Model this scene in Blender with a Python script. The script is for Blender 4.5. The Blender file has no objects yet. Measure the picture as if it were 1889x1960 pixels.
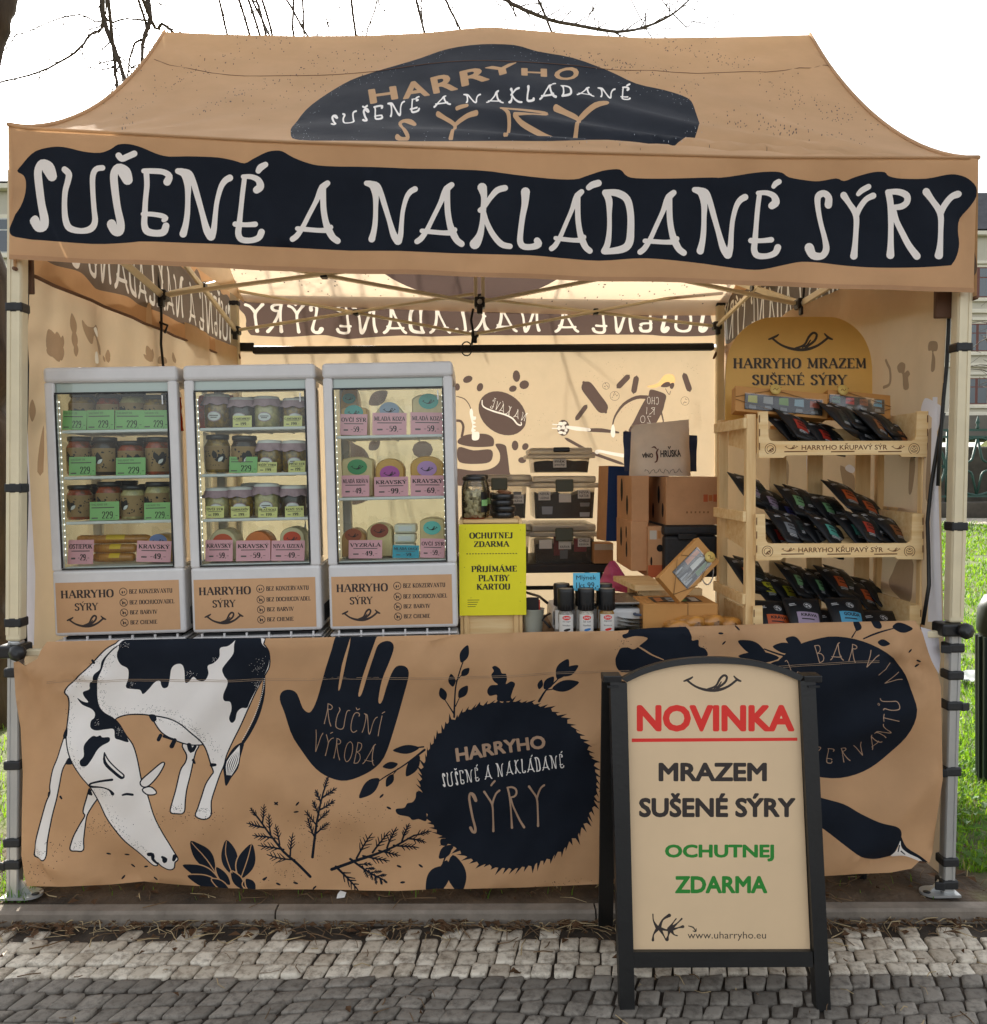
import bpy, bmesh, math, random
import numpy as np
from mathutils import Vector, Matrix
from mathutils.geometry import delaunay_2d_cdt
from mathutils import noise as pnoise
random.seed(7)
R = math.radians
SC = bpy.context.scene
COL = SC.collection
PW = 1889.0
FPX = 1650.0
# ------------------------------------------------------------------ camera
CAM_P = Vector((0.015, -2.735, 1.366))
PITCH, YAW, ROLL = 0.045, 0.020, -0.007
_fw = Vector((math.sin(YAW)*math.cos(PITCH), math.cos(YAW)*math.cos(PITCH), -math.sin(PITCH)))
_r0 = Vector((math.cos(YAW), -math.sin(YAW), 0))
_u0 = _r0.cross(_fw)
_rt = _r0*math.cos(ROLL) + _u0*math.sin(ROLL)
_up = -_r0*math.sin(ROLL) + _u0*math.cos(ROLL)
cam = bpy.data.objects.new('camera', bpy.data.cameras.new('camera'))
COL.objects.link(cam)
m3 = Matrix((_rt, _up, -_fw)).transposed()
cam.matrix_world = Matrix.Translation(CAM_P) @ m3.to_4x4()
cam.data.sensor_fit = 'HORIZONTAL'
cam.data.sensor_width = 36.0
cam.data.lens = 36.0*FPX/PW
cam.data.clip_end = 500
cam.data.clip_start = 0.05
SC.camera = cam
# ------------------------------------------------------------------ light
SUN_EL, SUN_AZ = R(33), R(16)          # azimuth to the left of straight behind the tent
world = bpy.data.worlds.new('World'); SC.world = world
world.use_nodes = True
wn = world.node_tree
bg = wn.nodes['Background']
sky = wn.nodes.new('ShaderNodeTexSky')
sky.sky_type = 'NISHITA'; sky.sun_disc = False
sky.sun_elevation = SUN_EL
sky.sun_rotation = -SUN_AZ
sky.air_density = 1.0; sky.dust_density = 3.0; sky.ozone_density = 1.0
hs = wn.nodes.new('ShaderNodeHueSaturation'); hs.inputs['Saturation'].default_value = .22      # thin bright cloud
wn.links.new(sky.outputs['Color'], hs.inputs['Color']); wn.links.new(hs.outputs['Color'], bg.inputs['Color'])
bg.inputs['Strength'].default_value = 0.15
sun = bpy.data.objects.new('sun', bpy.data.lights.new('sun', 'SUN'))
COL.objects.link(sun)
sun.data.energy = 4.0; sun.data.angle = R(0.5); sun.data.color = (1.0, 0.93, 0.82)
_sd = Vector((-math.sin(SUN_AZ)*math.cos(SUN_EL), math.cos(SUN_AZ)*math.cos(SUN_EL), math.sin(SUN_EL)))
sun.rotation_euler = _sd.to_track_quat('Z', 'Y').to_euler()
SC.view_settings.view_transform = 'Standard'
SC.view_settings.look = 'None'
SC.view_settings.exposure = 1.36
SC.view_settings.gamma = 1.0
SC.render.engine = 'CYCLES'
SC.cycles.use_denoising = True
SC.cycles.max_bounces = 8
SC.cycles.transparent_max_bounces = 24
SC.cycles.diffuse_bounces = 5
SC.cycles.sample_clamp_indirect = 6.0

# ------------------------------------------------------------------ helpers
def ray(px, py):
    return (_fw + _rt*((px-PW/2)/FPX) + _up*((980-py)/FPX))
def at(px, py, Y):
    d = ray(px, py); return CAM_P + d*((Y-CAM_P.y)/d.y)
def at_x(px, py, X):
    d = ray(px, py); return CAM_P + d*((X-CAM_P.x)/d.x)
def at_z(px, py, Z):
    d = ray(px, py); return CAM_P + d*((Z-CAM_P.z)/d.z)
def pxm(Y):                                   # pixels per metre at depth Y
    return FPX/(Y-CAM_P.y)
ZN = {'z1': (0,0,1.1111), 'z2': (1650,0,1.1131), 'z3': (0,850,2.2224), 'z4': (700,850,1.889), 'z5': (1500,850,1.889),
      'z6': (2347,850,1.889), 'z7': (0,1150,1.867), 'z8': (600,1150,1.867), 'y1': (1500,1350,1.889), 'y2': (2347,1050,1.704),
      'y3': (0,2100,1.889), 'y4': (800,2100,1.4531), 'y5': (1900,2100,1.3055), 'y7': (3000,600,1.7031), 'y8': (3000,1700,1.4006),
      'w1': (0,380,2.0989), 'w2': (900,480,2.0989), 'w3': (1700,500,2.0989), 'w4': (2447,500,2.0989), 'w5': (950,120,1.2593)}
def Zp(z, x, y):
    a, b, s = ZN[z]; return ((a+x/s)/1.7718, (b+y/s)/1.7718)
def ZP(z, pts):
    return [Zp(z, *p) for p in pts]
def ZS(z): return 1/(ZN[z][2]*1.7718)

def C(h, k=1.0):
    h = h.lstrip('#'); o = []
    for i in (0, 2, 4):
        c = int(h[i:i+2], 16)/255
        o.append((c/12.92 if c <= .04045 else ((c+.055)/1.055)**2.4)*k)
    return (*o, 1.0)

MATS = {}
def mat(name, col=(.5,.5,.5,1), rough=.6, metal=0.0, noise=0.0, nscale=20.0, bump=0.0, bscale=60.0, spec=0.5, trans=0.0, tcol=None,
        emit=0.0, wave=None, col2=None, coat=0.0, det=4.0, stretch=None, sheen=0.0):
    if name in MATS: return MATS[name]
    m = bpy.data.materials.new(name); m.use_nodes = True
    nt = m.node_tree; N = nt.nodes; L = nt.links
    b = N['Principled BSDF']; out = N['Material Output']
    if isinstance(col, str): col = C(col)
    if isinstance(col2, str): col2 = C(col2)
    b.inputs['Base Color'].default_value = col
    b.inputs['Roughness'].default_value = rough
    b.inputs['Metallic'].default_value = metal
    b.inputs['Specular IOR Level'].default_value = spec
    if coat: b.inputs['Coat Weight'].default_value = coat; b.inputs['Coat Roughness'].default_value = .12
    tc = N.new('ShaderNodeTexCoord'); co = tc.outputs['Object']
    if stretch:
        mp = N.new('ShaderNodeMapping'); mp.inputs['Scale'].default_value = stretch
        L.new(co, mp.inputs['Vector']); co = mp.outputs['Vector']
    csock = None
    if noise > 0:
        n = N.new('ShaderNodeTexNoise'); n.inputs['Scale'].default_value = nscale; n.inputs['Detail'].default_value = det
        n.inputs['Roughness'].default_value = .62
        L.new(co, n.inputs['Vector'])
        mr = N.new('ShaderNodeMapRange'); mr.inputs['From Min'].default_value = .3; mr.inputs['From Max'].default_value = .7
        L.new(n.outputs['Fac'], mr.inputs['Value'])
        mx = N.new('ShaderNodeMix'); mx.data_type = 'RGBA'
        c2 = col2 if col2 else tuple(max(0, c*(1-noise)) for c in col[:3])+(1,)
        c1 = col if col2 else tuple(min(1, c*(1+noise*.6)) for c in col[:3])+(1,)
        mx.inputs['A'].default_value = c1; mx.inputs['B'].default_value = c2
        L.new(mr.outputs['Result'], mx.inputs['Factor'])
        csock = mx.outputs['Result']
        L.new(csock, b.inputs['Base Color'])
        r2 = N.new('ShaderNodeMapRange'); r2.inputs['To Min'].default_value = max(.02, rough-.12); r2.inputs['To Max'].default_value = min(1, rough+.12)
        L.new(n.outputs['Fac'], r2.inputs['Value']); L.new(r2.outputs['Result'], b.inputs['Roughness'])
    nrm = None
    if bump > 0:
        n2 = N.new('ShaderNodeTexNoise'); n2.inputs['Scale'].default_value = bscale; n2.inputs['Detail'].default_value = 5
        L.new(co, n2.inputs['Vector'])
        bp = N.new('ShaderNodeBump'); bp.inputs['Strength'].default_value = bump; bp.inputs['Distance'].default_value = .01
        L.new(n2.outputs['Fac'], bp.inputs['Height']); nrm = bp.outputs['Normal']
        L.new(nrm, b.inputs['Normal'])
    if emit > 0:
        b.inputs['Emission Color'].default_value = col; b.inputs['Emission Strength'].default_value = emit
    if trans > 0:
        t = N.new('ShaderNodeBsdfTranslucent')
        t.inputs['Color'].default_value = tcol if tcol else col
        if csock is not None and not tcol: L.new(csock, t.inputs['Color'])
        if nrm is not None: L.new(nrm, t.inputs['Normal'])
        ms = N.new('ShaderNodeMixShader'); ms.inputs[0].default_value = trans
        L.new(b.outputs[0], ms.inputs[1]); L.new(t.outputs[0], ms.inputs[2]); L.new(ms.outputs[0], out.inputs[0])
    MATS[name] = m
    return m

def glass(name, tint=(1,1,1,1), refl=1.0, rough=.02, milky=0.0, mcol=(.8,.8,.8,1), ior=1.45):
    if name in MATS: return MATS[name]
    m = bpy.data.materials.new(name); m.use_nodes = True
    nt = m.node_tree; N = nt.nodes; L = nt.links
    N.remove(N['Principled BSDF']); out = N['Material Output']
    tr = N.new('ShaderNodeBsdfTransparent'); tr.inputs[0].default_value = tint
    gl = N.new('ShaderNodeBsdfGlossy'); gl.inputs['Roughness'].default_value = rough; gl.inputs[0].default_value = (refl,refl,refl,1)
    lw = N.new('ShaderNodeFresnel'); lw.inputs[0].default_value = ior
    a = tr.outputs[0]
    if milky:
        df = N.new('ShaderNodeBsdfDiffuse'); df.inputs[0].default_value = mcol
        tl = N.new('ShaderNodeBsdfTranslucent'); tl.inputs[0].default_value = mcol
        m0 = N.new('ShaderNodeMixShader'); m0.inputs[0].default_value = .5
        L.new(df.outputs[0], m0.inputs[1]); L.new(tl.outputs[0], m0.inputs[2])
        m1 = N.new('ShaderNodeMixShader'); m1.inputs[0].default_value = milky
        L.new(a, m1.inputs[1]); L.new(m0.outputs[0], m1.inputs[2]); a = m1.outputs[0]
    ms = N.new('ShaderNodeMixShader')
    L.new(lw.outputs[0], ms.inputs[0]); L.new(a, ms.inputs[1]); L.new(gl.outputs[0], ms.inputs[2])
    L.new(ms.outputs[0], out.inputs[0])
    MATS[name] = m
    return m

class MB:
    """collects geometry and links it as ONE mesh object"""
    def __init__(s): s.v = []; s.f = []; s.m = []; s.mats = []; s.sm = []
    def mi(s, m):
        if m not in s.mats: s.mats.append(m)
        return s.mats.index(m)
    def add(s, vs, fs, m, smooth=False):
        o = len(s.v); k = s.mi(m) if not isinstance(m, list) else None
        s.v.extend([tuple(p) for p in vs])
        for i, f in enumerate(fs):
            s.f.append(tuple(o+j for j in f)); s.m.append(k if k is not None else s.mi(m[i])); s.sm.append(smooth)
    def bm(s, b, m, M=None, smooth=False):
        b.verts.ensure_lookup_table()
        for i, v in enumerate(b.verts): v.index = i
        s.add([(M @ v.co if M else v.co) for v in b.verts], [[v.index for v in f.verts] for f in b.faces], m, smooth)
        b.free()
    def box(s, c, d, m, rot=None, bev=0.0, seg=2, smooth=None):
        b = bmesh.new(); bmesh.ops.create_cube(b, size=1.0)
        bmesh.ops.scale(b, vec=d, verts=b.verts)
        if bev > 0:
            bmesh.ops.bevel(b, geom=list(b.edges), offset=min(bev, min(d)*.49), segments=seg, profile=.5, affect='EDGES')
        M = Matrix.Translation(c)
        if rot is not None: M = M @ (rot.to_4x4() if isinstance(rot, Matrix) else Matrix.Rotation(rot, 4, 'Z'))
        s.bm(b, m, M, smooth=False)
    def rbox(s, p0, p1, m, bev=0.0, seg=2):
        p0 = Vector(p0); p1 = Vector(p1)
        s.box((p0+p1)/2, [abs(a-b) for a, b in zip(p0, p1)], m, bev=bev, seg=seg)
    def bar(s, a, b, w, h, m, bev=0.0, upv=(0,0,1)):
        a = Vector(a); b = Vector(b); d = b-a
        z = d.normalized(); u = Vector(upv)
        if abs(z.dot(u)) > .98: u = Vector((0,1,0))
        x = u.cross(z).normalized(); y = z.cross(x)
        M = Matrix((x, y, z)).transposed().to_4x4(); M.translation = (a+b)/2
        q = bmesh.new(); bmesh.ops.create_cube(q, size=1.0); bmesh.ops.scale(q, vec=(w, h, d.length), verts=q.verts)
        if bev: bmesh.ops.bevel(q, geom=list(q.edges), offset=bev, segments=2, profile=.5, affect='EDGES')
        s.bm(q, m, M)
    def tube(s, pts, r, m, n=8, cap=True):
        pts = [Vector(p) for p in pts]; rr = r if isinstance(r, (list, tuple)) else [r]*len(pts)
        vs = []; fs = []; prev = None
        for i, p in enumerate(pts):
            t = (pts[min(i+1, len(pts)-1)]-pts[max(i-1, 0)]).normalized()
            if prev is None:
                u = Vector((0,0,1)) if abs(t.z) < .9 else Vector((1,0,0))
                x = t.cross(u).normalized()
            else:
                x = (prev - t*prev.dot(t)).normalized()
            prev = x; y = t.cross(x)
            for k in range(n):
                a = 2*math.pi*k/n
                vs.append(p + (x*math.cos(a)+y*math.sin(a))*rr[i])
        for i in range(len(pts)-1):
            for k in range(n):
                fs.append((i*n+k, i*n+(k+1)%n, (i+1)*n+(k+1)%n, (i+1)*n+k))
        if cap:
            fs.append(tuple(range(n-1, -1, -1))); fs.append(tuple((len(pts)-1)*n+k for k in range(n)))
        s.add(vs, fs, m, True)
    def lathe(s, prof, c, m, n=20, axis=None, cap=True):
        """prof: list of (r, z)"""
        vs = []; fs = []; c = Vector(c); Mx = axis if axis is not None else Matrix.Identity(3)
        for r, z in prof:
            for k in range(n):
                a = 2*math.pi*k/n
                vs.append(c + Mx @ Vector((r*math.cos(a), r*math.sin(a), z)))
        for i in range(len(prof)-1):
            for k in range(n):
                fs.append((i*n+k, i*n+(k+1)%n, (i+1)*n+(k+1)%n, (i+1)*n+k))
        if cap:
            fs.append(tuple(range(n-1, -1, -1))); fs.append(tuple((len(prof)-1)*n+k for k in range(n)))
        s.add(vs, fs, m, True)
    def prism(s, pts, f0, f1, m):
        """polygon pts (2D) extruded between mapping functions f0 (front) and f1 (back)"""
        n = len(pts); vs = [f0(*p) for p in pts]+[f1(*p) for p in pts]
        fs = [tuple(range(n)), tuple(range(2*n-1, n-1, -1))]
        fs += [(i, i+n, (i+1) % n+n, (i+1) % n) for i in range(n)]
        s.add(vs, fs, m)
    def build(s, name, parent=None, origin=None, smooth_angle=None):
        me = bpy.data.meshes.new(name)
        o = Vector(origin) if origin is not None else Vector((0,0,0))
        me.from_pydata([tuple(Vector(p)-o) for p in s.v], [], s.f)
        for m in s.mats: me.materials.append(m)
        me.polygons.foreach_set('material_index', s.m)
        me.polygons.foreach_set('use_smooth', s.sm)
        b = bmesh.new(); b.from_mesh(me); bmesh.ops.recalc_face_normals(b, faces=b.faces)
        if smooth_angle is not None:
            for f in b.faces: f.smooth = True
            for e in b.edges:
                if len(e.link_faces) == 2 and e.calc_face_angle(0) > smooth_angle: e.smooth = False
        b.to_mesh(me); b.free()
        me.update()
        ob = bpy.data.objects.new(name, me); COL.objects.link(ob)
        if parent: ob.parent = parent
        elif origin is not None: ob.location = o
        return ob

def fan(mb, pts, f, m):
    """polygon on a curved surface: rings towards its centre keep it proud"""
    n = len(pts); cx = sum(p[0] for p in pts)/n; cy = sum(p[1] for p in pts)/n; vs = []
    for k in (1, .66, .33): vs += [f(cx+(x-cx)*k, cy+(y-cy)*k) for x, y in pts]
    vs.append(f(cx, cy)); fs = [(l*n+i, l*n+(i+1) % n, (l+1)*n+(i+1) % n, (l+1)*n+i) for l in range(2) for i in range(n)]+[(2*n+i, 2*n+(i+1) % n, 3*n) for i in range(n)]
    mb.add(vs, fs, m, True)
def tag(o, label, cat, group=None, kind=None):
    o['label'] = label; o['category'] = cat
    if group: o['group'] = group
    return o
def thing(name, label, cat, loc=(0,0,0), rotz=0, group=None):
    o = bpy.data.objects.new(name, None); COL.objects.link(o)
    o.empty_display_size = .05
    o.location = loc; o.rotation_euler = (0,0,rotz)
    return tag(o, label, cat, group)
def dup(root, loc, rot=None, label=None, group=None):
    r = root.copy(); COL.objects.link(r); r.location = loc
    if rot is not None: r.rotation_euler = rot
    if label: r['label'] = label
    if group: r['group'] = group
    for ch in list(root.children):
        c = ch.copy(); COL.objects.link(c); c.parent = r
        for g in ch.children:
            d = g.copy(); COL.objects.link(d); d.parent = c
    return r
def structure(o):
    o['kind'] = 'structure'; return o

# ------------------------------------------------------------------ flat drawing
def smooth(pts, n=5, closed=True):
    P = [np.array(p, float) for p in pts]; L = len(P); out = []
    for i in range(L if closed else L-1):
        if closed: p0, p1, p2, p3 = P[(i-1) % L], P[i], P[(i+1) % L], P[(i+2) % L]
        else: p0, p1, p2, p3 = P[max(i-1,0)], P[i], P[i+1], P[min(i+2,L-1)]
        for k in range(n):
            t = k/n
            out.append(tuple(.5*((2*p1)+(-p0+p2)*t+(2*p0-5*p1+4*p2-p3)*t*t+(-p0+3*p1-3*p2+p3)*t**3)))
    if not closed: out.append(tuple(P[-1]))
    return out
def ribbon(path, closed=False, n=4, rs=1.0):
    """path of (x,y,r) -> outline polygon(s)"""
    P = smooth(path, n, closed) if len(path) > 2 else path
    P = [(p[0], p[1], p[2]*rs) for p in P]
    L = len(P); lf = []; rt = []; ds = []
    for i in range(L):
        a = P[(i-1) % L] if (closed or i > 0) else P[i]; b = P[(i+1) % L] if (closed or i < L-1) else P[i]
        dx, dy = b[0]-a[0], b[1]-a[1]; l = math.hypot(dx, dy) or 1e-9
        dx /= l; dy /= l; ds.append((dx, dy))
        lf.append((P[i][0]-dy*P[i][2], P[i][1]+dx*P[i][2])); rt.append((P[i][0]+dy*P[i][2], P[i][1]-dx*P[i][2]))
    if closed:
        out = []
        for i in range(L):
            j = (i+1) % L
            out.append([lf[i], lf[j], rt[j], rt[i]])
        return out
    poly = list(lf)
    dx, dy = ds[-1]; x, y, r = P[-1]; a0 = math.atan2(dx, -dy)
    for k in range(1, 6): a = a0 - math.pi*k/6; poly.append((x+r*math.cos(a), y+r*math.sin(a)))
    poly += rt[::-1]
    dx, dy = ds[0]; x, y, r = P[0]; a0 = math.atan2(-dx, dy)
    for k in range(1, 6): a = a0 - math.pi*k/6; poly.append((x+r*math.cos(a), y+r*math.sin(a)))
    return [poly]
def disc(x, y, r, n=10, ry=None, rot=0):
    ry = ry or r; c, s = math.cos(rot), math.sin(rot); o = []
    for k in range(n):
        a = 2*math.pi*k/n; u, v = r*math.cos(a), ry*math.sin(a); o.append((x+u*c-v*s, y+u*s+v*c))
    return o
def leaf(p0, p1, w):
    x0, y0 = p0; x1, y1 = p1; dx, dy = x1-x0, y1-y0
    f = [(0,0), (.25,.8), (.5,1), (.75,.72), (1,0)]
    L = [(x0+dx*t-dy*h*w, y0+dy*t+dx*h*w) for t, h in f]; Rr = [(x0+dx*t+dy*h*w, y0+dy*t-dx*h*w) for t, h in f[1:-1]]
    return smooth(L+Rr[::-1], 3)
def winding(poly, X, Y):
    p = np.array(poly); q = np.roll(p, -1, 0); w = np.zeros(len(X), int)
    for (x0, y0), (x1, y1) in zip(p, q):
        cr = (x1-x0)*(Y-y0)-(X-x0)*(y1-y0)
        w += ((y0 <= Y) & (y1 > Y) & (cr > 0)).astype(int) - ((y0 > Y) & (y1 <= Y) & (cr < 0)).astype(int)
    return w
def printed(outline, shapes, spacing, fmap, base, extra=None):
    """one-layer cloth or board: the outline is cut along every printed shape; returns (verts, faces, materials)"""
    vs = []; es = []; ei = []
    def loop(poly):
        o = len(vs); n = len(poly)
        vs.extend([Vector((float(p[0]), float(p[1]))) for p in poly]); es.extend([(o+i, o+(i+1) % n) for i in range(n)])
    loop(outline)
    for m, polys, mode in shapes:
        for p in polys: loop(p)
    oa = np.array(outline)
    x0, y0 = oa.min(0); x1, y1 = oa.max(0)
    gx = np.arange(x0+spacing*.5, x1, spacing); gy = np.arange(y0+spacing*.5, y1, spacing)
    X, Y = [a.ravel() for a in np.meshgrid(gx, gy)]
    ins = winding(outline, X, Y) != 0
    for x, y in zip(X[ins], Y[ins]): vs.append(Vector((float(x), float(y))))
    V, E, F, *_ = delaunay_2d_cdt(vs, es, [], 0, 1e-5*max(x1-x0, y1-y0)*.05)
    va = np.array([(v.x, v.y) for v in V]); fa = np.array([tuple(f) for f in F])
    ce = va[fa].mean(1); CX, CY = ce[:,0], ce[:,1]
    keep = winding(outline, CX, CY) != 0
    mi = np.zeros(len(fa), int); ml = [base]
    for m, polys, mode in shapes:
        if m not in ml: ml.append(m)
        k = ml.index(m)
        if mode == 'eo':
            acc = np.zeros(len(fa), int)
            for p in polys: acc += np.abs(winding(p, CX, CY))
            mi[(acc % 2) == 1] = k
        else:
            for p in polys:
                pa = np.array(p); lo = pa.min(0); hi = pa.max(0)
                idx = np.where((CX >= lo[0]) & (CX <= hi[0]) & (CY >= lo[1]) & (CY <= hi[1]))[0]
                if len(idx):
                    w = winding(p, CX[idx], CY[idx]) != 0
                    mi[idx[w]] = k
    fa = fa[keep]; mi = mi[keep]
    par = list(range(len(va)))                                # drop stray slivers that hang on nothing
    def root(a):
        while par[a] != a: par[a] = par[par[a]]; a = par[a]
        return a
    for a, b, c in fa.tolist():
        ra_, rb2, rc = root(a), root(b), root(c); par[rb2] = ra_; par[root(rc)] = ra_
    rt_ids = np.array([root(a) for a in fa[:, 0].tolist()]); ids, cn = np.unique(rt_ids, return_counts=True)
    big = rt_ids == ids[cn.argmax()]; fa = fa[big]; mi = mi[big]
    W = [fmap(x, y) for x, y in va]
    return W, [tuple(int(i) for i in f) for f in fa], [ml[i] for i in mi]

_TX = {}
def text_geo(s, bold=0.0, res=3):
    k = (s, bold, res)
    if k in _TX: return _TX[k]
    cu = bpy.data.curves.new('t', 'FONT'); cu.body = s; cu.resolution_u = res; cu.offset = bold
    ob = bpy.data.objects.new('t', cu); COL.objects.link(ob)
    bpy.context.view_layer.update()
    dg = bpy.context.evaluated_depsgraph_get()
    me = ob.evaluated_get(dg).to_mesh()
    v = [(p.co.x, p.co.y) for p in me.vertices]
    b = bmesh.new(); b.from_mesh(me); bmesh.ops.remove_doubles(b, verts=b.verts, dist=1e-5); bmesh.ops.triangulate(b, faces=b.faces)
    b.verts.ensure_lookup_table()
    for i, q in enumerate(b.verts): q.index = i
    v = [(q.co.x, q.co.y) for q in b.verts]; f = [[q.index for q in fc.verts] for fc in b.faces]
    nxt = {}
    for e in b.edges:
        if len(e.link_faces) == 1:
            lp = e.link_loops[0]; nxt.setdefault(lp.vert.index, []).append(lp.link_loop_next.vert.index)
    loops = []
    while nxt:
        a = next(iter(nxt)); lp = [a]; c = nxt[a].pop()
        if not nxt[a]: del nxt[a]
        while c != a and c in nxt:
            lp.append(c); d = nxt[c].pop()
            if not nxt[c]: del nxt[c]
            c = d
        if len(lp) > 2: loops.append([v[i] for i in lp])
    b.free(); ob.evaluated_get(dg).to_mesh_clear()
    bpy.data.objects.remove(ob); bpy.data.curves.remove(cu)
    va = np.array(v) if v else np.zeros((1, 2))
    _TX[k] = (v, f, loops, va.min(0), va.max(0))
    return _TX[k]
def text_flat(mb, s, org, ux, uy, nrm, box, m, bold=0.0, align='c', res=2, fit=True):
    """sans text filled into box (x0,y0,x1,y1) of a plane org + x*ux + y*uy, laid 0.5 mm along nrm"""
    v, f, _, lo, hi = text_geo(s, bold, res)
    if not f: return
    x0, y0, x1, y1 = box; w, h = hi-lo
    sy = (y1-y0)/h; sx = (x1-x0)/w
    if not fit: sx = min(sx, sy)
    ox = x0 if align == 'l' else (x0+x1-w*sx)/2
    org = Vector(org)+Vector(nrm)
    mb.add([org+Vector(ux)*(ox+(p[0]-lo[0])*sx)+Vector(uy)*(y0+(p[1]-lo[1])*sy) for p in v], f, m)
# ------------------------------------------------------------------ drawn lettering
_HG = {
 'S': ((195,330,400,852), [[(362,450,38),(335,392,46),(290,362,28),(262,415,28),(268,520,28),(285,650,27),(308,760,30),(300,815,32),(262,812,34),(234,765,37)]]),
 's': ((590,296,798,795), [[(768,402,28),(770,350,26),(735,322,24),(692,345,24),(690,420,20),(710,530,18),(740,640,20),(752,720,25),(720,768,24),(655,765,30),(626,715,36)]]),
 'U': ((430,383,755,858), [[(458,408,22),(488,440,24),(478,490,22),(455,560,20),(447,660,19),(455,760,22),(485,820,24),(565,838,20),(635,820,24),(665,770,22),(662,680,19),(660,560,19),(665,460,20),(690,412,20),(735,402,20)]]),
 'E': ((1003,398,1228,888), [[(1022,418,18),(1080,418,20),(1160,425,20),(1203,455,24),(1188,495,28)],[(1040,430,20),(1045,520,19),(1037,620,18),(1033,720,20),(1030,800,22),(1050,850,26),(1110,865,24),(1165,855,26),(1182,810,24)],[(1020,728,16),(1080,728,17),(1150,738,18),(1180,755,18),(1165,770,16)]]),
 'e': ((190,303,424,795), [[(262,322,16),(320,322,18),(370,345,22),(385,390,28),(358,415,26)],[(272,330,17),(258,440,17),(247,560,17),(238,660,20),(232,730,22),(255,770,22),(320,775,20),(375,755,22),(395,715,24)],[(210,662,20),(280,665,17),(350,660,20)]]),
 'N': ((1243,402,1660,920), [[(1265,420,20),(1315,440,30),(1335,520,24),(1335,620,19),(1332,720,20),(1322,800,22),(1305,868,27)],[(1300,425,22),(1345,440,25),(1375,500,22),(1405,600,21),(1440,720,20),(1475,840,26),(1508,890,32)],[(1508,890,32),(1527,840,22),(1535,740,18),(1545,640,17),(1570,540,19),(1600,490,22),(1635,468,24)]]),
 'A': ((172,273,535,725), [[(440,292,20),(400,330,24),(360,420,17),(310,520,16),(265,610,17),(225,670,20),(193,695,20)],[(405,320,24),(408,400,21),(412,480,21),(425,560,22),(445,620,26),(475,675,24),(510,702,23)],[(228,620,17),(290,625,17),(380,630,17),(440,625,20),(462,605,18)]]),
 'K': ((1448,295,1762,770), [[(1543,328,34),(1556,390,22),(1552,470,20),(1545,560,18),(1530,650,24),(1505,705,34),(1490,725,37)],[(1705,328,22),(1650,345,22),(1600,400,18),(1562,455,17),(1528,487,18)],[(1550,490,18),(1575,570,18),(1620,660,20),(1680,730,22),(1740,748,20)]]),
 'L': ((112,283,290,735), [[(172,314,32),(168,400,24),(150,500,20),(135,620,20),(135,680,22),(160,710,22),(220,712,22),(262,693,26),(254,668,24)]]),
 'D': ((708,294,948,757), [[(740,318,22),(768,370,25),(772,470,17),(772,580,17),(760,680,22),(735,732,22)],[(745,315,19),(830,322,26),(895,365,26),(920,460,24),(922,580,25),(910,680,28),(860,722,27),(740,736,20)]]),
 'Y': ((1427,288,1720,803), [[(1455,318,28),(1500,375,22),(1548,440,24),(1562,500,22),(1555,600,20),(1545,700,22),(1535,775,28)],[(1695,325,25),(1640,350,22),(1590,410,22),(1560,470,22)]]),
 'R': ((1165,295,1417,803), [[(1190,318,22),(1205,400,22),(1208,500,20),(1205,600,19),(1200,700,22),(1196,770,28)],[(1185,315,18),(1260,318,22),(1315,345,24),(1318,390,22),(1280,420,22),(1225,425,18)],[(1225,440,20),(1245,520,20),(1285,610,22),(1330,700,24),(1385,775,28)]]),
 'C': ((0,0,230,500), [[(190,90,26),(190,45,24),(130,22,22),(60,60,22),(28,180,20),(28,330,20),(60,440,22),(130,478,22),(200,430,26)]]),
 'V': ((0,0,280,500), [[(20,25,20),(60,140,20),(95,300,20),(130,470,24)],[(130,470,24),(170,300,20),(205,130,20),(250,30,24)]]),
 'O': ((0,0,270,500), [[(135,22,20),(60,80,20),(25,230,20),(40,390,20),(130,478,20),(220,400,20),(248,240,20),(215,80,20),(135,22,20)]]),
 'I': ((0,0,60,500), [[(32,25,22),(26,250,19),(32,475,24)]]),
 'B': ((0,0,220,500), [[(35,20,22),(40,250,19),(35,475,22)],[(35,22,19),(140,40,20),(170,110,20),(130,200,20),(40,230,18)],[(50,232,18),(150,270,20),(195,370,20),(140,460,20),(35,478,20)]]),
 'Z': ((0,0,230,500), [[(25,40,20),(110,25,20),(200,30,20),(140,200,20),(40,440,20),(30,475,20),(120,470,20),(210,460,22)]]),
 'T': ((0,0,240,500), [[(20,45,20),(120,25,20),(220,35,20)],[(120,30,20),(122,250,19),(115,475,24)]]),
 'H': ((0,0,250,500), [[(35,25,22),(40,250,19),(30,475,24)],[(215,25,22),(210,250,19),(215,475,24)],[(35,260,18),(210,245,18)]]),
}
HG = {}
for k, (bb, st) in _HG.items():
    h = bb[3]-bb[1]
    HG[k] = ((bb[2]-bb[0])/h, [[((x-bb[0])/h, (bb[3]-y)/h, r/h) for x, y, r in s] for s in st])
ACUTE = [[(.0,.06,.04),(.05,.10,.045),(.12,.14,.045)]]
CARON = [[(-.09,.15,.042),(-.03,.09,.042),(.0,.075,.042),(.10,.14,.045)]]
RING = [[(0,.06,.022),(-.055,.11,.022),(0,.165,.022),(.055,.11,.022),(0,.06,.022)]]
ACC = {'Á':('A',ACUTE,.25),'É':('e',ACUTE,.1),'Í':('I',ACUTE,-.02),'Ý':('Y',ACUTE,.0),'Š':('S',CARON,.0),'Č':('C',CARON,.0),'Ě':('e',CARON,.0),'Ů':('U',RING,0),'Ř':('R',CARON,0)}
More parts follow.
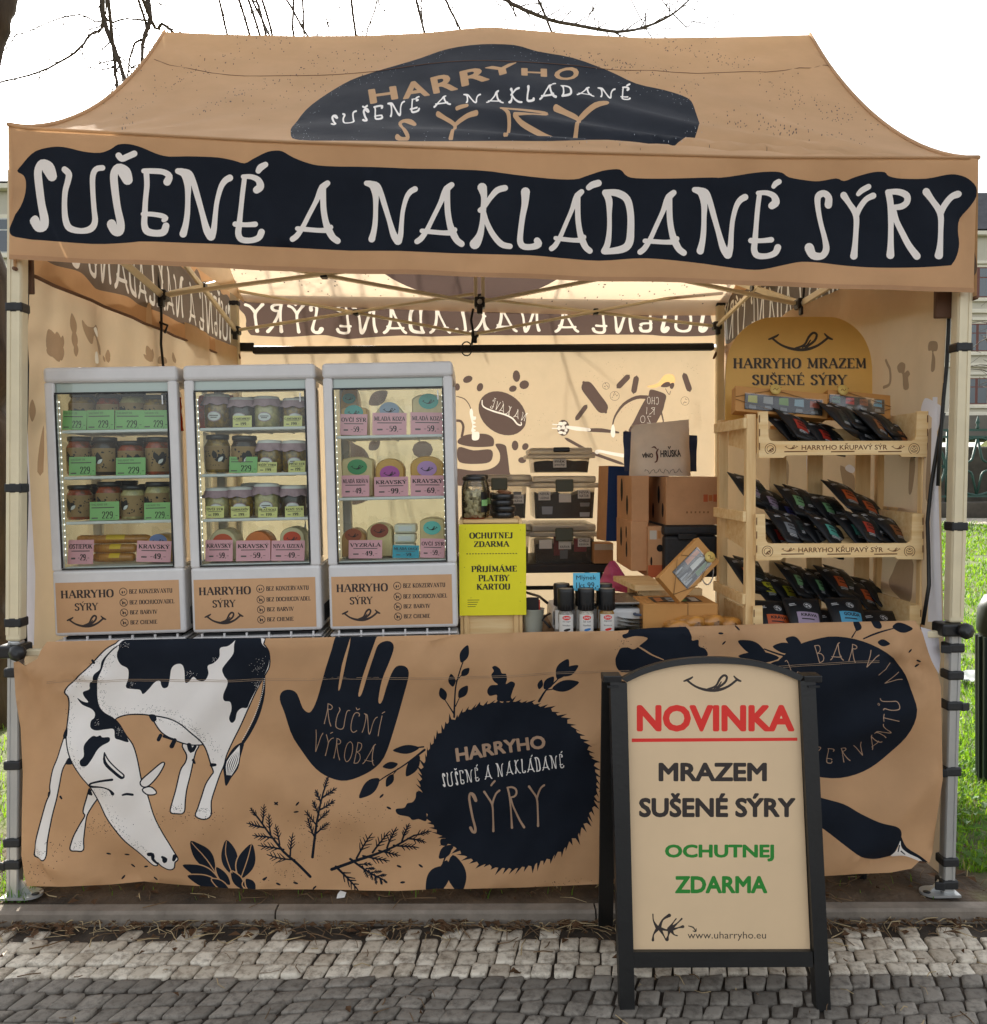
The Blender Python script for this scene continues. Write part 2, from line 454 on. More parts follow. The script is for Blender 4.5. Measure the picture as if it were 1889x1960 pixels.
def hand_glyph(ch, rs=1.0):
    b, ac, dx = ACC.get(ch, (ch, None, 0))
    w, st = HG[b]
    out = [[(x, y, r*rs) for x, y, r in s] for s in st]
    if ac:
        for s in ac: out.append([(w*.5+dx+x, 1.0+y, max(r*rs, .012)) for x, y, r in s])
    return w, out
def hand_text(s, p0, p1, h, rs=1.0, gap=.12, space=.4, bow=0.0, n=3):
    """drawn letters along p0 -> p1 (y down), cap height h; returns polygons"""
    G = []; u = 0
    for ch in s:
        if ch == ' ': u += space; continue
        w, st = hand_glyph(ch, rs); G.append((u, w, st)); u += w+gap
    tot = u-gap
    L = math.hypot(p1[0]-p0[0], p1[1]-p0[1]); kx = L/tot
    ex = ((p1[0]-p0[0])/L, (p1[1]-p0[1])/L); ey = (ex[1], -ex[0])
    out = []
    for u0, w, st in G:
        for s_ in st:
            pth = []
            for x, y, r in s_:
                a = (u0+x)*kx; b = y*h + bow*math.sin(math.pi*a/L)
                pth.append((p0[0]+ex[0]*a+ey[0]*b, p0[1]+ex[1]*a+ey[1]*b, r*h*min(1.0, (kx/h)**.5)))
            out += ribbon(pth, n=n)
    return out
def hand_box(ch, box, n=4, rs=1.0):
    """one drawn letter fitted into a pixel box"""
    w, st = HG[ch]; x0, y0, x1, y1 = box; sx = (x1-x0)/w; sy = (y1-y0); out = []
    for s in st: out += ribbon([(x0+x*sx, y1-y*sy, r*rs*math.sqrt(abs(sx*sy))) for x, y, r in s], n=n)
    return out
def hand_arc(s, c, rx, ry, a0, a1, h, rs=1.0, inward=False):
    """letters standing on an ellipse from angle a0 to a1 (degrees, y up)"""
    out = []; n = len(s)
    for i, ch in enumerate(s):
        if ch == ' ': continue
        a = R(a0+(a1-a0)*i/(n-1)); px, py = c[0]+rx*math.cos(a), c[1]-ry*math.sin(a)
        ux, uy = math.cos(a), -math.sin(a)          # outward (y down)
        if inward: ux, uy = -ux, -uy
        ex = (-uy, ux)
        w, st = hand_glyph(ch, rs)
        for s_ in st:
            out += ribbon([(px+ex[0]*(x-w/2)*h+ux*y*h, py+ex[1]*(x-w/2)*h+uy*y*h, r*h) for x, y, r in s_], n=3)
    return out
def sans_polys(s, p0, p1, h, bold=0.03):
    """built-in sans letters along p0 -> p1 (y down), thickened by stroking their outlines"""
    v, f, loops, lo, hi = text_geo(s, 0.0, 3)
    L = math.hypot(p1[0]-p0[0], p1[1]-p0[1]); ex = ((p1[0]-p0[0])/L, (p1[1]-p0[1])/L); ey = (ex[1], -ex[0])
    sx = L/(hi[0]-lo[0]+2*bold); sy = h/(hi[1]-lo[1]+2*bold)
    g = lambda x, y: (p0[0]+ex[0]*(x-lo[0]+bold)*sx+ey[0]*(y-lo[1]+bold)*sy, p0[1]+ex[1]*(x-lo[0]+bold)*sx+ey[1]*(y-lo[1]+bold)*sy)
    q = [g(*p) for p in v]; out = [[q[i] for i in t] for t in f]
    if bold > 0:
        for lp in loops:
            for i in range(len(lp)):
                a, b = lp[i], lp[(i+1) % len(lp)]; d = math.hypot(b[0]-a[0], b[1]-a[1]) or 1e-9; nx, ny = -(b[1]-a[1])/d*bold, (b[0]-a[0])/d*bold
                out.append([g(a[0]+nx,a[1]+ny), g(b[0]+nx,b[1]+ny), g(b[0]-nx,b[1]-ny), g(a[0]-nx,a[1]-ny)]); out.append([g(*p) for p in disc(a[0], a[1], bold, 6)])
    return out

# serif capitals: t = thick stroke, n = thin stroke, | = serif centre
SF = {
 'A': (.74, 'n.04,0 .37,1;t.37,1 .70,0;n.15,.36 .58,.36', '.06,0 .68,0'),
 'B': (.62, 't.14,0 .14,1;c.14,1 .40,1 .52,.88 .52,.66 .40,.53 .14,.53;c.14,.53 .44,.53 .58,.40 .58,.14 .44,0 .14,0', ''),
 'C': (.66, 'c.60,.80 .50,.97 .34,1 .14,.86 .06,.5 .14,.14 .34,0 .52,.04 .62,.22', ''),
 'D': (.70, 't.14,0 .14,1;c.14,1 .42,.98 .62,.80 .64,.5 .62,.20 .42,.02 .14,0', '.08,1 .08,0'),
 'E': (.60, 't.14,0 .14,1;n.14,.98 .54,.98;n.54,.98 .54,.82;n.14,.52 .42,.52;n.14,.02 .56,.02;n.56,.02 .56,.2', '.1,1 .1,0'),
 'G': (.72, 'c.60,.80 .50,.97 .34,1 .14,.86 .06,.5 .14,.14 .34,0 .52,.04 .60,.14;t.60,.06 .60,.42', '.58,.42'),
 'H': (.76, 't.14,0 .14,1;t.62,0 .62,1;n.14,.52 .62,.52', '.14,0 .14,1 .62,0 .62,1'),
 'I': (.30, 't.15,0 .15,1', '.15,0 .15,1'),
 'J': (.40, 'c.26,1 .26,.3 .22,.05 .08,.0 .02,.1', '.26,1'),
 'K': (.72, 't.14,0 .14,1;n.14,.42 .60,1;t.28,.60 .64,0', '.14,0 .14,1 .60,1 .66,0'),
 'L': (.58, 't.14,0 .14,1;n.14,.02 .54,.02;n.54,.02 .54,.22', '.14,1 .1,0'),
 'M': (.90, 'n.12,0 .14,1;t.14,1 .44,.1;n.44,.1 .74,1;t.76,0 .74,1', '.12,0 .1,1 .78,1 .76,0'),
 'N': (.76, 'n.14,0 .14,1;t.14,1 .62,0;n.62,0 .62,1', '.14,0 .1,1 .62,1'),
 'O': (.74, 'o.37,1 .13,.86 .07,.5 .13,.14 .37,0 .61,.14 .67,.5 .61,.86', ''),
 'P': (.60, 't.14,0 .14,1;c.14,1 .42,1 .55,.87 .55,.62 .42,.48 .14,.48', '.14,0 .1,1'),
 'R': (.68, 't.14,0 .14,1;c.14,1 .42,1 .54,.87 .54,.63 .42,.50 .14,.50;t.34,.50 .62,0', '.14,0 .1,1 .64,0'),
 'S': (.54, 'c.47,.82 .40,.97 .25,1 .10,.90 .09,.70 .25,.55 .44,.40 .46,.15 .30,.01 .12,.04 .05,.2', ''),
 'T': (.64, 't.32,0 .32,1;n.04,.98 .60,.98;n.04,.98 .04,.8;n.60,.98 .60,.8', '.32,0'),
 'U': (.72, 'c.13,1 .13,.3 .22,.04 .38,0 .54,.06 .60,.3 .60,1', '.13,1 .60,1'),
 'V': (.72, 't.06,1 .36,0;n.36,0 .66,1', '.06,1 .66,1'),
 'W': (1.0, 't.06,1 .28,0;n.28,0 .5,.9;t.5,.9 .72,0;n.72,0 .94,1', '.06,1 .94,1'),
 'Y': (.70, 't.04,1 .35,.48;n.35,.48 .66,1;t.35,.48 .35,0', '.06,1 .64,1 .35,0'),
 'Z': (.62, 'n.08,.98 .56,.98;t.56,.98 .06,.02;n.06,.02 .58,.02;n.08,.98 .08,.8;n.58,.02 .58,.2', ''),
 '0': (.52, 'o.26,1 .10,.84 .06,.5 .10,.16 .26,0 .42,.16 .46,.5 .42,.84', ''),
 '1': (.40, 't.22,0 .22,1;n.22,1 .06,.85', '.22,0'),
 '2': (.52, 'c.08,.75 .12,.95 .28,1 .44,.88 .42,.65 .25,.35 .06,.04;n.06,.03 .48,.03', ''),
 '4': (.54, 't.38,0 .38,1;n.38,1 .04,.3;n.04,.28 .52,.28', '.38,0'),
 '5': (.52, 'n.12,.97 .46,.97;n.12,.97 .10,.55;c.10,.55 .28,.62 .45,.50 .45,.18 .28,.01 .06,.06', ''),
 '6': (.52, 'c.42,.92 .28,1 .12,.80 .07,.4 .14,.06 .28,.01 .44,.12 .44,.42 .28,.56 .10,.44', ''),
 '7': (.50, 'n.05,.97 .46,.97;t.46,.97 .18,0', ''),
 '9': (.52, 'c.10,.08 .24,0 .40,.2 .45,.6 .38,.94 .24,1 .08,.88 .08,.58 .24,.44 .42,.56', ''),
 ',': (.22, 'n.12,.08 .06,-.14', ''), '-': (.40, 'n.04,.38 .36,.38', ''), '.': (.2, 'n.1,.02 .1,.07', ''), ' ': (.36, '', ''),
}
SACC = {'Á':'A','É':'E','Í':'I','Ý':'Y','Š':'S','Č':'C','Ř':'R','Ž':'Z','Ť':'T','Ů':'U','Ň':'N','Ě':'E'}
def serif_strokes(ch):
    b = SACC.get(ch, ch)
    w, st, se = SF[b]; out = []
    for s in st.split(';'):
        if not s: continue
        pts = [tuple(float(q) for q in p.split(',')) for p in s[1:].split()]
        out.append((s[0], pts))
    for p in se.split():
        x, y = (float(q) for q in p.split(',')); y = .025 if y == 0 else (.975 if y == 1 else y)
        out.append(('s', [(x-.12, y), (x+.12, y)]))
    if b != ch:
        if ch in 'ÁÉÍÝ': out.append(('n', [(w*.46, 1.08), (w*.66, 1.26)]))
        elif ch == 'Ů': out.append(('o', [(w*.5, 1.06), (w*.38, 1.16), (w*.5, 1.26), (w*.62, 1.16)]))
        else: out += [('n', [(w*.30, 1.25), (w*.5, 1.08)]), ('n', [(w*.5, 1.08), (w*.7, 1.25)])]
    return w, out
def serif_polys(s, x0, y0, x1, y1, heavy=1.0, gap=.10):
    """serif capitals filled into a box (y up); list of polygons"""
    u = 0; P = []
    for ch in s:
        w, st = serif_strokes(ch)
        for k, pts in st:
            q = [(u+x, y) for x, y in pts]
            if k == 'c' or k == 'o':
                pp = smooth(q, 3, k == 'o')
                L = len(pp); pth = []
                for i, p in enumerate(pp):
                    a = pp[(i-1) % L] if (i or k == 'o') else p; b = pp[(i+1) % L] if (i < L-1 or k == 'o') else p
                    d = math.hypot(b[0]-a[0], b[1]-a[1]) or 1
                    pth.append((p[0], p[1], heavy*(.025+.05*abs(b[1]-a[1])/d)))
                if k == 'o': P += ribbon(pth, closed=True, n=1)
                else:
                    for i in range(L-1):
                        P += _seg(pth[i], pth[i+1])
            else:
                r = {'t': .072, 'n': .030, 's': .028}[k]*heavy
                P += _seg((*q[0], r), (*q[1], r))
        u += w+gap
    u -= gap; sx = (x1-x0)/u; sy = y1-y0
    return [[(x0+x*sx, y0+y*sy) for x, y in p] for p in P]
def _seg(a, b):
    dx, dy = b[0]-a[0], b[1]-a[1]; l = math.hypot(dx, dy) or 1e-9; nx, ny = -dy/l, dx/l; ex, ey = dx/l*.02, dy/l*.02
    return [[(a[0]+nx*a[2]-ex, a[1]+ny*a[2]-ey), (a[0]-nx*a[2]-ex, a[1]-ny*a[2]-ey), (b[0]-nx*b[2]+ex, b[1]-ny*b[2]+ey), (b[0]+nx*b[2]+ex, b[1]+ny*b[2]+ey)]]
def flat_polys(mb, polys, org, ux, uy, nrm, m, lift=0.0006, step=0.00002):
    """polygons of one plane laid proud of it, each a hair above the one before"""
    org = Vector(org); ux = Vector(ux); uy = Vector(uy); nrm = Vector(nrm)
    for i, p in enumerate(polys):
        o = org+nrm*(lift+step*(i % 12))
        n = len(p)
        if n <= 4: mb.add([o+ux*x+uy*y for x, y in p], [tuple(range(n))], m)
        else:
            from mathutils.geometry import tessellate_polygon
            v = [Vector((x, y, 0)) for x, y in p]
            mb.add([o+ux*x+uy*y for x, y in p], tessellate_polygon([v]), m)
def serif_flat(mb, s, org, ux, uy, nrm, box, m, heavy=1.0, lift=.0006):
    flat_polys(mb, serif_polys(s, *box, heavy=heavy), org, ux, uy, nrm, m, lift)
SMILE = [[(0,.52,.014),(.06,.58,.02),(.12,.66,.018),(.15,.72,.012)], [(.05,.57,.018),(.2,.26,.018),(.4,.08,.024),(.6,.08,.026),(.78,.26,.02),(.93,.58,.02)],
         [(.88,.76,.012),(.92,.64,.018),(.96,.56,.02),(1,.52,.014)], [(.42,.12,.018),(.56,.28,.018),(.63,.62,.02),(.70,.80,.02),(.755,.72,.02),(.72,.45,.02),(.58,.16,.02)],
         [(.53,.16,.012),(.60,.26,.013),(.655,.48,.011)]]
def smile_polys(x0, y0, w, h, rs=1.0):
    out = []
    for s in SMILE: out += ribbon([(x0+x*w, y0+y*h, r*w*rs) for x, y, r in s], n=3)
    return out
# ------------------------------------------------------------------ materials
TAN = C('#c69d75')
M_tan = mat('tan cloth', TAN, .85, noise=.15, nscale=3.2, det=11, bump=.10, bscale=500, trans=.22, tcol=C('#d9b083'), spec=.2)
M_tanroof = mat('tan roof cloth', C('#c39e79'), .85, noise=.12, nscale=5, bump=.12, bscale=400, trans=.36, tcol=C('#dfc5a2'), spec=.2)
M_navy = mat('navy print', C('#171d27'), .8, noise=.15, nscale=6, bump=.10, bscale=500, trans=.12, tcol=C('#2c3038'), spec=.15)
M_white = mat('white print', C('#efebe6'), .8, noise=.04, nscale=8, bump=.08, bscale=500, trans=.22, tcol=C('#f4ecdf'), spec=.25)
M_wall = mat('tan wall cloth', C('#cbad8a'), .8, noise=.08, nscale=6, bump=.10, bscale=450, trans=.21, tcol=C('#dcc8a8'), spec=.2)
M_wallroof = mat('tan roof cloth from inside', C('#c6a37e'), .8, noise=.08, nscale=6, bump=.10, bscale=450, trans=.34, tcol=C('#e0cdb0'), spec=.2)
M_brown = mat('dark print seen through', C('#5f5048'), .8, noise=.08, nscale=6, bump=.10, bscale=450, trans=.2, tcol=C('#6b5a54'), spec=.2)
M_wwhite = mat('white print seen through', C('#e4ddd0'), .8, noise=.04, nscale=6, bump=.08, bscale=450, trans=.24, tcol=C('#f0e8dc'), spec=.2)
M_wwall = mat('white cloth', C('#d6d2d6'), .8, noise=.05, nscale=6, bump=.10, bscale=450, trans=.2, spec=.2)
M_seam = mat('brown seam tape', C('#6b4a33'), .8, noise=.1)
M_hem = mat('hem cloth', C('#b78d66'), .8, noise=.12, nscale=9, bump=.1, bscale=400, trans=.2, tcol=C('#c99865'))
M_alu = mat('cream coated aluminium', C('#d9ccab'), .40, noise=.08, nscale=9, spec=.5, metal=.05)
M_alu2 = mat('bare aluminium', C('#b9bab8'), .34, noise=.08, nscale=14, metal=.6)
M_blk = mat('black nylon', C('#191a1c'), .55, noise=.2, nscale=40, bump=.1, bscale=150)
M_blkpl = mat('black plastic', C('#121315'), .4, noise=.1, nscale=30)
M_wood = mat('pale pine', C('#e8c993'), .55, noise=.3, nscale=9, col2=C('#d2a86e'), bump=.08, bscale=60, stretch=(4,4,.4))
M_woodx = mat('pale pine board', C('#ecd09c'), .55, noise=.3, nscale=9, col2=C('#d8b074'), bump=.08, bscale=60, stretch=(.4,4,5))
M_burn = mat('burnt engraving', C('#6a4220'), .8, noise=.2)
M_steel = mat('grey enamelled steel', C('#d2d0ce'), .38, noise=.05, nscale=14, spec=.5, coat=.15)
M_white_pl = mat('white plastic', C('#d7d8d6'), .4, noise=.05)
M_glass = glass('clear glass', (.93,.96,.95,1), 1.0)
M_pane = glass('cabinet glass', (.84,.90,.87,1), 1.0, .02, 0, (.8,.8,.8,1), 1.55)
M_film = glass('clear wrap', (.93,.93,.9,1), .9, .16); M_film2 = glass('shiny window film', (.93,.93,.9,1), 1.0, .14, .04, (.8,.8,.8,1), 1.7)
M_milk = glass('milky plastic', (.86,.84,.8,1), .8, .15, .28, C('#d9d3c6'))
M_card = mat('brown cardboard', C('#bf8f64'), .8, noise=.14, nscale=8, bump=.06, bscale=120)
M_kraft = mat('kraft paper', C('#b98d57'), .8, noise=.1, nscale=16)
M_ink = mat('black ink', C('#17161a'), .7)
M_red = mat('red ink', C('#d9281c'), .6)
M_green = mat('green ink', C('#1d7f25'), .6)
M_beige = mat('beige printed board', C('#dabd96'), .42, noise=.06, nscale=3.5, bump=.03, bscale=12, coat=.15)
M_sun = mat('yellow board', C('#e6dc14'), .6, noise=.05, nscale=8)
M_gold = mat('ochre board', C('#dcac55'), .55, noise=.08, nscale=6)

# ------------------------------------------------------------------ ground
def gz(x, y):
    z = -0.0146*x
    t = max(0.0, y-3.0)
    return z + .048*t*t/(t+2.0)
PZ = -0.036                                                  # paving level below the kerb top
def gpt(px, py, off=0.0):
    z = 0
    for _ in range(12):
        p = at_z(px, py, z+off); z = gz(p.x, p.y)
    return at_z(px, py, z+off)
KY0 = gpt(944, 1744).y; KY1 = gpt(944, 1729).y              # kerb front and back
def grid_sheet(xs, ys, fz, m, name):
    mb = MB(); nx = len(xs)
    vs = [(x, y, fz(x, y)) for y in ys for x in xs]
    fs = [(j*nx+i, j*nx+i+1, (j+1)*nx+i+1, (j+1)*nx+i) for j in range(len(ys)-1) for i in range(nx-1)]
    mb.add(vs, fs, m, True); return mb.build(name)
def lin(a, b, n): return [a+(b-a)*i/(n-1) for i in range(n)]
M_soil = mat('dark soil', C('#4a3c2e'), .95, noise=.55, nscale=14, bump=.6, bscale=45, det=8)
M_turf = mat('turf under the blades', C('#46682a'), .95, noise=.5, nscale=5, col2=C('#5a5a30'), bump=.5, bscale=60, det=8)
M_path = mat('pale gravel path', C('#a59c8e'), .95, noise=.25, nscale=6, bump=.2, bscale=200)
# the ground sheet (soil near the tent, turf beyond) reaches the horizon
gm = bpy.data.materials.new('soil and turf'); gm.use_nodes = True
def _gm():
    nt = gm.node_tree; N = nt.nodes; L = nt.links; b = N['Principled BSDF']; b.inputs['Roughness'].default_value = .95
    tc = N.new('ShaderNodeTexCoord'); sp = N.new('ShaderNodeSeparateXYZ'); L.new(tc.outputs['Object'], sp.inputs[0])
    n1 = N.new('ShaderNodeTexNoise'); n1.inputs['Scale'].default_value = 6; n1.inputs['Detail'].default_value = 8; L.new(tc.outputs['Object'], n1.inputs['Vector'])
    r1 = N.new('ShaderNodeValToRGB'); r1.color_ramp.elements[0].color = C('#2e251c'); r1.color_ramp.elements[1].color = C('#6a5743'); L.new(n1.outputs['Fac'], r1.inputs['Fac'])
    r1.color_ramp.elements[0].position = .3; r1.color_ramp.elements[1].position = .75
    r2 = N.new('ShaderNodeValToRGB'); r2.color_ramp.elements[0].color = C('#46532c'); r2.color_ramp.elements[1].color = C('#70774a'); L.new(n1.outputs['Fac'], r2.inputs['Fac'])
    ab = N.new('ShaderNodeMath'); ab.operation = 'ABSOLUTE'; L.new(sp.outputs['X'], ab.inputs[0])
    mx = N.new('ShaderNodeMath'); mx.operation = 'MULTIPLY_ADD'; mx.inputs[1].default_value = .6; mx.inputs[2].default_value = -.6; L.new(n1.outputs['Fac'], mx.inputs[0])
    ad = N.new('ShaderNodeMath'); ad.operation = 'ADD'; L.new(ab.outputs[0], ad.inputs[0]); L.new(mx.outputs[0], ad.inputs[1])
    gt = N.new('ShaderNodeMapRange'); gt.inputs['From Min'].default_value = 1.35; gt.inputs['From Max'].default_value = 1.6; L.new(ad.outputs[0], gt.inputs['Value'])
    g2 = N.new('ShaderNodeMapRange'); g2.inputs['From Min'].default_value = 2.5; g2.inputs['From Max'].default_value = 3.2; L.new(sp.outputs['Y'], g2.inputs['Value'])
    mm = N.new('ShaderNodeMath'); mm.operation = 'MAXIMUM'; L.new(gt.outputs[0], mm.inputs[0]); L.new(g2.outputs[0], mm.inputs[1])
    m = N.new('ShaderNodeMix'); m.data_type = 'RGBA'; L.new(mm.outputs[0], m.inputs['Factor']); L.new(r1.outputs[0], m.inputs['A']); L.new(r2.outputs[0], m.inputs['B'])
    L.new(m.outputs['Result'], b.inputs['Base Color'])
    n2 = N.new('ShaderNodeTexNoise'); n2.inputs['Scale'].default_value = 40; n2.inputs['Detail'].default_value = 6; L.new(tc.outputs['Object'], n2.inputs['Vector'])
    bp = N.new('ShaderNodeBump'); bp.inputs['Strength'].default_value = .7; bp.inputs['Distance'].default_value = .02; L.new(n2.outputs['Fac'], bp.inputs['Height']); L.new(bp.outputs[0], b.inputs['Normal'])
_gm()
rg = random.Random(3)
xs = lin(-60, -4, 12)[:-1]+lin(-4, 4, 81)+lin(4, 60, 12)[1:]
ys = lin(KY1, 1.2, 26)+lin(1.2, 8, 20)[1:]+lin(8, 90, 24)[1:]
def soilz(x, y):
    z = gz(x, y)-.005
    if y < 1.2 and abs(x) < 4 and y > KY1+.01: z += rg.uniform(-.006, .010)
    return z
structure(grid_sheet(xs, ys, soilz, gm, 'ground'))
structure(grid_sheet(lin(-60, 60, 50), lin(-40, KY1+.001, 30), lambda x, y: gz(x, min(y,0))+PZ-.010, mat('sandy joint soil', C('#3d342a'), .95, noise=.5, nscale=18, bump=.5, bscale=60, det=8), 'paving_bed'))

# kerb stones
M_kerb = mat('grey concrete kerb', C('#80766a'), .9, noise=.34, nscale=9, bump=.25, bscale=110, det=8)
kb = MB(); jx = [-60,-20,-6,-3.6,-2.62,-1.62,-.62,.38,1.06,2.06,3.1,4.1,6,20,60]
for a, b in zip(jx, jx[1:]):
    o = rg.uniform(-.003,.003)
    vs = []
    for x in (a+.003, b-.003):
        z = gz(x, 0)
        vs += [(x, KY0+o, z+PZ-.06), (x, KY0+o, z-.008), (x, KY0+o+.008, z), (x, KY1+o, z), (x, KY1+o, z-.06)]
    kb.add(vs, [(0,1,6,5),(1,2,7,6),(2,3,8,7),(3,4,9,8),(0,4,3,2,1),(5,6,7,8,9)], M_kerb)
structure(kb.build('kerb'))

# paving setts: pale rows along the kerb, darker rows laid in shallow arcs in front
def sett_mat(name, a, b, c):
    m = bpy.data.materials.new(name); m.use_nodes = True
    nt = m.node_tree; N = nt.nodes; L = nt.links; p = N['Principled BSDF']; p.inputs['Roughness'].default_value = .82
    at_ = N.new('ShaderNodeAttribute'); at_.attribute_name = 'tone'
    tc = N.new('ShaderNodeTexCoord')
    n = N.new('ShaderNodeTexNoise'); n.inputs['Scale'].default_value = 38; n.inputs['Detail'].default_value = 8; n.inputs['Roughness'].default_value = .7; L.new(tc.outputs['Object'], n.inputs['Vector'])
    r = N.new('ShaderNodeValToRGB'); r.color_ramp.elements[0].color = C(a); r.color_ramp.elements[1].color = C(b); L.new(at_.outputs['Fac'], r.inputs['Fac'])
    mr = N.new('ShaderNodeMapRange'); mr.inputs['From Min'].default_value = .46; mr.inputs['From Max'].default_value = .66; mr.inputs['To Max'].default_value = .75; L.new(n.outputs['Fac'], mr.inputs['Value'])
    mx = N.new('ShaderNodeMix'); mx.data_type = 'RGBA'; mx.inputs['B'].default_value = C(c); L.new(mr.outputs[0], mx.inputs['Factor']); L.new(r.outputs[0], mx.inputs['A'])
    L.new(mx.outputs['Result'], p.inputs['Base Color'])
    bp = N.new('ShaderNodeBump'); bp.inputs['Strength'].default_value = .5; bp.inputs['Distance'].default_value = .006; L.new(n.outputs['Fac'], bp.inputs['Height']); L.new(bp.outputs[0], p.inputs['Normal'])
    return m
M_sett1 = sett_mat('pale granite setts', '#b3a794', '#d8cfbd', '#5e5040')
M_sett2 = sett_mat('grey granite setts', '#6d675e', '#8f887d', '#47413a')
def setts(name, cells, m, seed):
    r = random.Random(seed); V = []; F = []; T = []; sm = []
    for q in cells:
        c = sum((np.array(p) for p in q), np.zeros(2))/4
        zt = gz(c[0], 0)+PZ+r.uniform(-.004,.004); tx, ty = r.uniform(-.05,.05), r.uniform(-.05,.05); tone = r.random()
        o = len(V)
        ring = []
        for i in range(4):
            p = np.array(q[i]); pn = np.array(q[(i+1) % 4]); pp = np.array(q[i-1])
            k1, k2 = r.uniform(.06,.16), r.uniform(.06,.16)
            ring += [p+(pp-p)*k1, p+(pn-p)*k2]
        for s, dz in ((1.0,-.03),(1.0,-.0045),(.955,-.0007),(.6,.0)):
            for p in ring:
                w = c+(p-c)*s; V.append((w[0], w[1], zt+dz+(w[0]-c[0])*tx+(w[1]-c[1])*ty)); T.append(tone)
        V.append((c[0], c[1], zt+.0002)); T.append(tone)
        for l in range(3):
            for i in range(8):
                F.append((o+l*8+i, o+l*8+(i+1) % 8, o+(l+1)*8+(i+1) % 8, o+(l+1)*8+i))
        for i in range(8): F.append((o+24+i, o+24+(i+1) % 8, o+32))
    me = bpy.data.meshes.new(name); me.from_pydata(V, [], F); me.materials.append(m)
    me.polygons.foreach_set('use_smooth', [True]*len(F))
    a = me.attributes.new('tone', 'FLOAT', 'POINT'); a.data.foreach_set('value', T)
    ob = bpy.data.objects.new(name, me); COL.objects.link(ob); return structure(ob)
rs = random.Random(11)
cells = []
RW = [gpt(944, y, PZ).y for y in (1775, 1796, 1819, 1844, 1868)]
XB = 5.0
for k in range(4):
    y1, y0 = RW[k], RW[k+1]; x = -XB+rs.uniform(0,.05)
    while x < XB:
        w = rs.uniform(.050,.066); g = .0026; sk = .012
        j = lambda: rs.uniform(-.004,.004)
        if not (k == 0 and rs.random() < .55):
            cells.append([(x+g+j(), y0+g+j()), (x+w-g+j(), y0+g+j()), (x+w-g+sk+j(), y1-g+j()), (x+g+sk+j(), y1-g+j())])
        x += w
setts('pale_paving', cells, M_sett1, 5)
cells = []
yy = RW[4]; k = 0
def arc(x, y):
    d = RW[4]-y
    f = min(1, d/.12)
    return (x+.0*d, y - f*.055*abs(math.sin(math.pi*(x+.2)/1.9)) + f*.02)
while yy > -3.6:
    h = rs.uniform(.046,.056); x = -XB+rs.uniform(0,.08)
    lim = XB
    while x < lim:
        w = rs.uniform(.052,.072); g = .0028; sk = .020
        q = []
        for (a, b) in ((x+g, yy-h+g), (x+w-g, yy-h+g), (x+w-g+sk, yy-g), (x+g+sk, yy-g)):
            ax, ay = arc(a, b); q.append((ax+rs.uniform(-.005,.005), ay+rs.uniform(-.005,.005)))
        cells.append(q); x += w
    yy -= h; k += 1
setts('dark_paving', cells, M_sett2, 6)
# twigs, dry leaves and crumbs along the kerb
M_twig = mat('dry twig', C('#6b543a'), .9, noise=.3); M_twig2 = mat('pale straw', C('#a8946f'), .9, noise=.3); M_dead = mat('dead leaf', C('#5b4027'), .9, noise=.3, trans=.2)
lit = MB(); rl = random.Random(21)
for i in range(2300):
    band = rl.random()
    x = rl.uniform(-2.6, 2.6)
    if band < .6: y = KY0-abs(rl.gauss(0,.045)); z = gz(x,0)+PZ+.004
    elif band < .84: y = rl.uniform(KY1, .35); z = gz(x,0)+.006
    else: y = rl.uniform(-1.1, KY0); z = gz(x,0)+PZ+.004
    a = rl.uniform(0, 6.28); l = rl.uniform(.008,.05)
    if band > .84: l *= .6
    if rl.random() < .7:
        b = a+rl.uniform(-.6,.6); p = Vector((x,y,z))
        lit.tube([p, p+Vector((math.cos(a)*l, math.sin(a)*l, rl.uniform(0,.012))), p+Vector((math.cos(a)*l+math.cos(b)*l, math.sin(a)*l+math.sin(b)*l, rl.uniform(0,.008)))], rl.uniform(.0007,.002), rl.choice([M_twig,M_twig,M_twig2]), n=4)
    else:
        c, s = math.cos(a)*l*.5, math.sin(a)*l*.5
        lit.add([(x-c,y-s,z),(x+s*.6,y-c*.6,z+rl.uniform(.002,.012)),(x+c,y+s,z+.003),(x-s*.6,y+c*.6,z+rl.uniform(.002,.012))], [(0,1,2),(0,2,3)], M_dead)
o = lit.build('plant_litter'); o['kind'] = 'stuff'; tag(o, 'dry twigs and dead leaves scattered along the kerb and between the setts', 'litter')
# grass
gr = MB(); rgr = random.Random(31)
M_gr = [mat('grass blade', C('#37611a'), .6, trans=.36, tcol=C('#8cbc22'), noise=.2, nscale=3), mat('grass blade light', C('#4f7a22'), .6, trans=.36, tcol=C('#a6cc2e'), noise=.2, nscale=3), mat('grass blade dry', C('#8d8a45'), .7, trans=.3, noise=.2, nscale=3)]
GV = {0: ([],[]), 1: ([],[]), 2: ([],[])}
def blade(x, y, l, wd):
    a = rgr.uniform(0, 6.28); b = rgr.uniform(.2, 1.1)*l; z = gz(x,y)-.004
    pn = pnoise.noise(Vector((x*1.3, y*1.3, 0))); q = rgr.random()+pn*.5; k = 0 if q < .62 else (1 if q < 1.08 else 2)
    V_, F_ = GV[k]; o = len(V_); dx, dy = math.cos(a), math.sin(a); sx, sy = -dy*wd, dx*wd
    V_ += [(x-sx,y-sy,z),(x+sx,y+sy,z),(x+dx*b*.4+sx*.7,y+dy*b*.4+sy*.7,z+l*.62),(x+dx*b*.4-sx*.7,y+dy*b*.4-sy*.7,z+l*.62),(x+dx*b,y+dy*b,z+l*.9)]
    F_ += [(o,o+1,o+2,o+3),(o+3,o+2,o+4)]
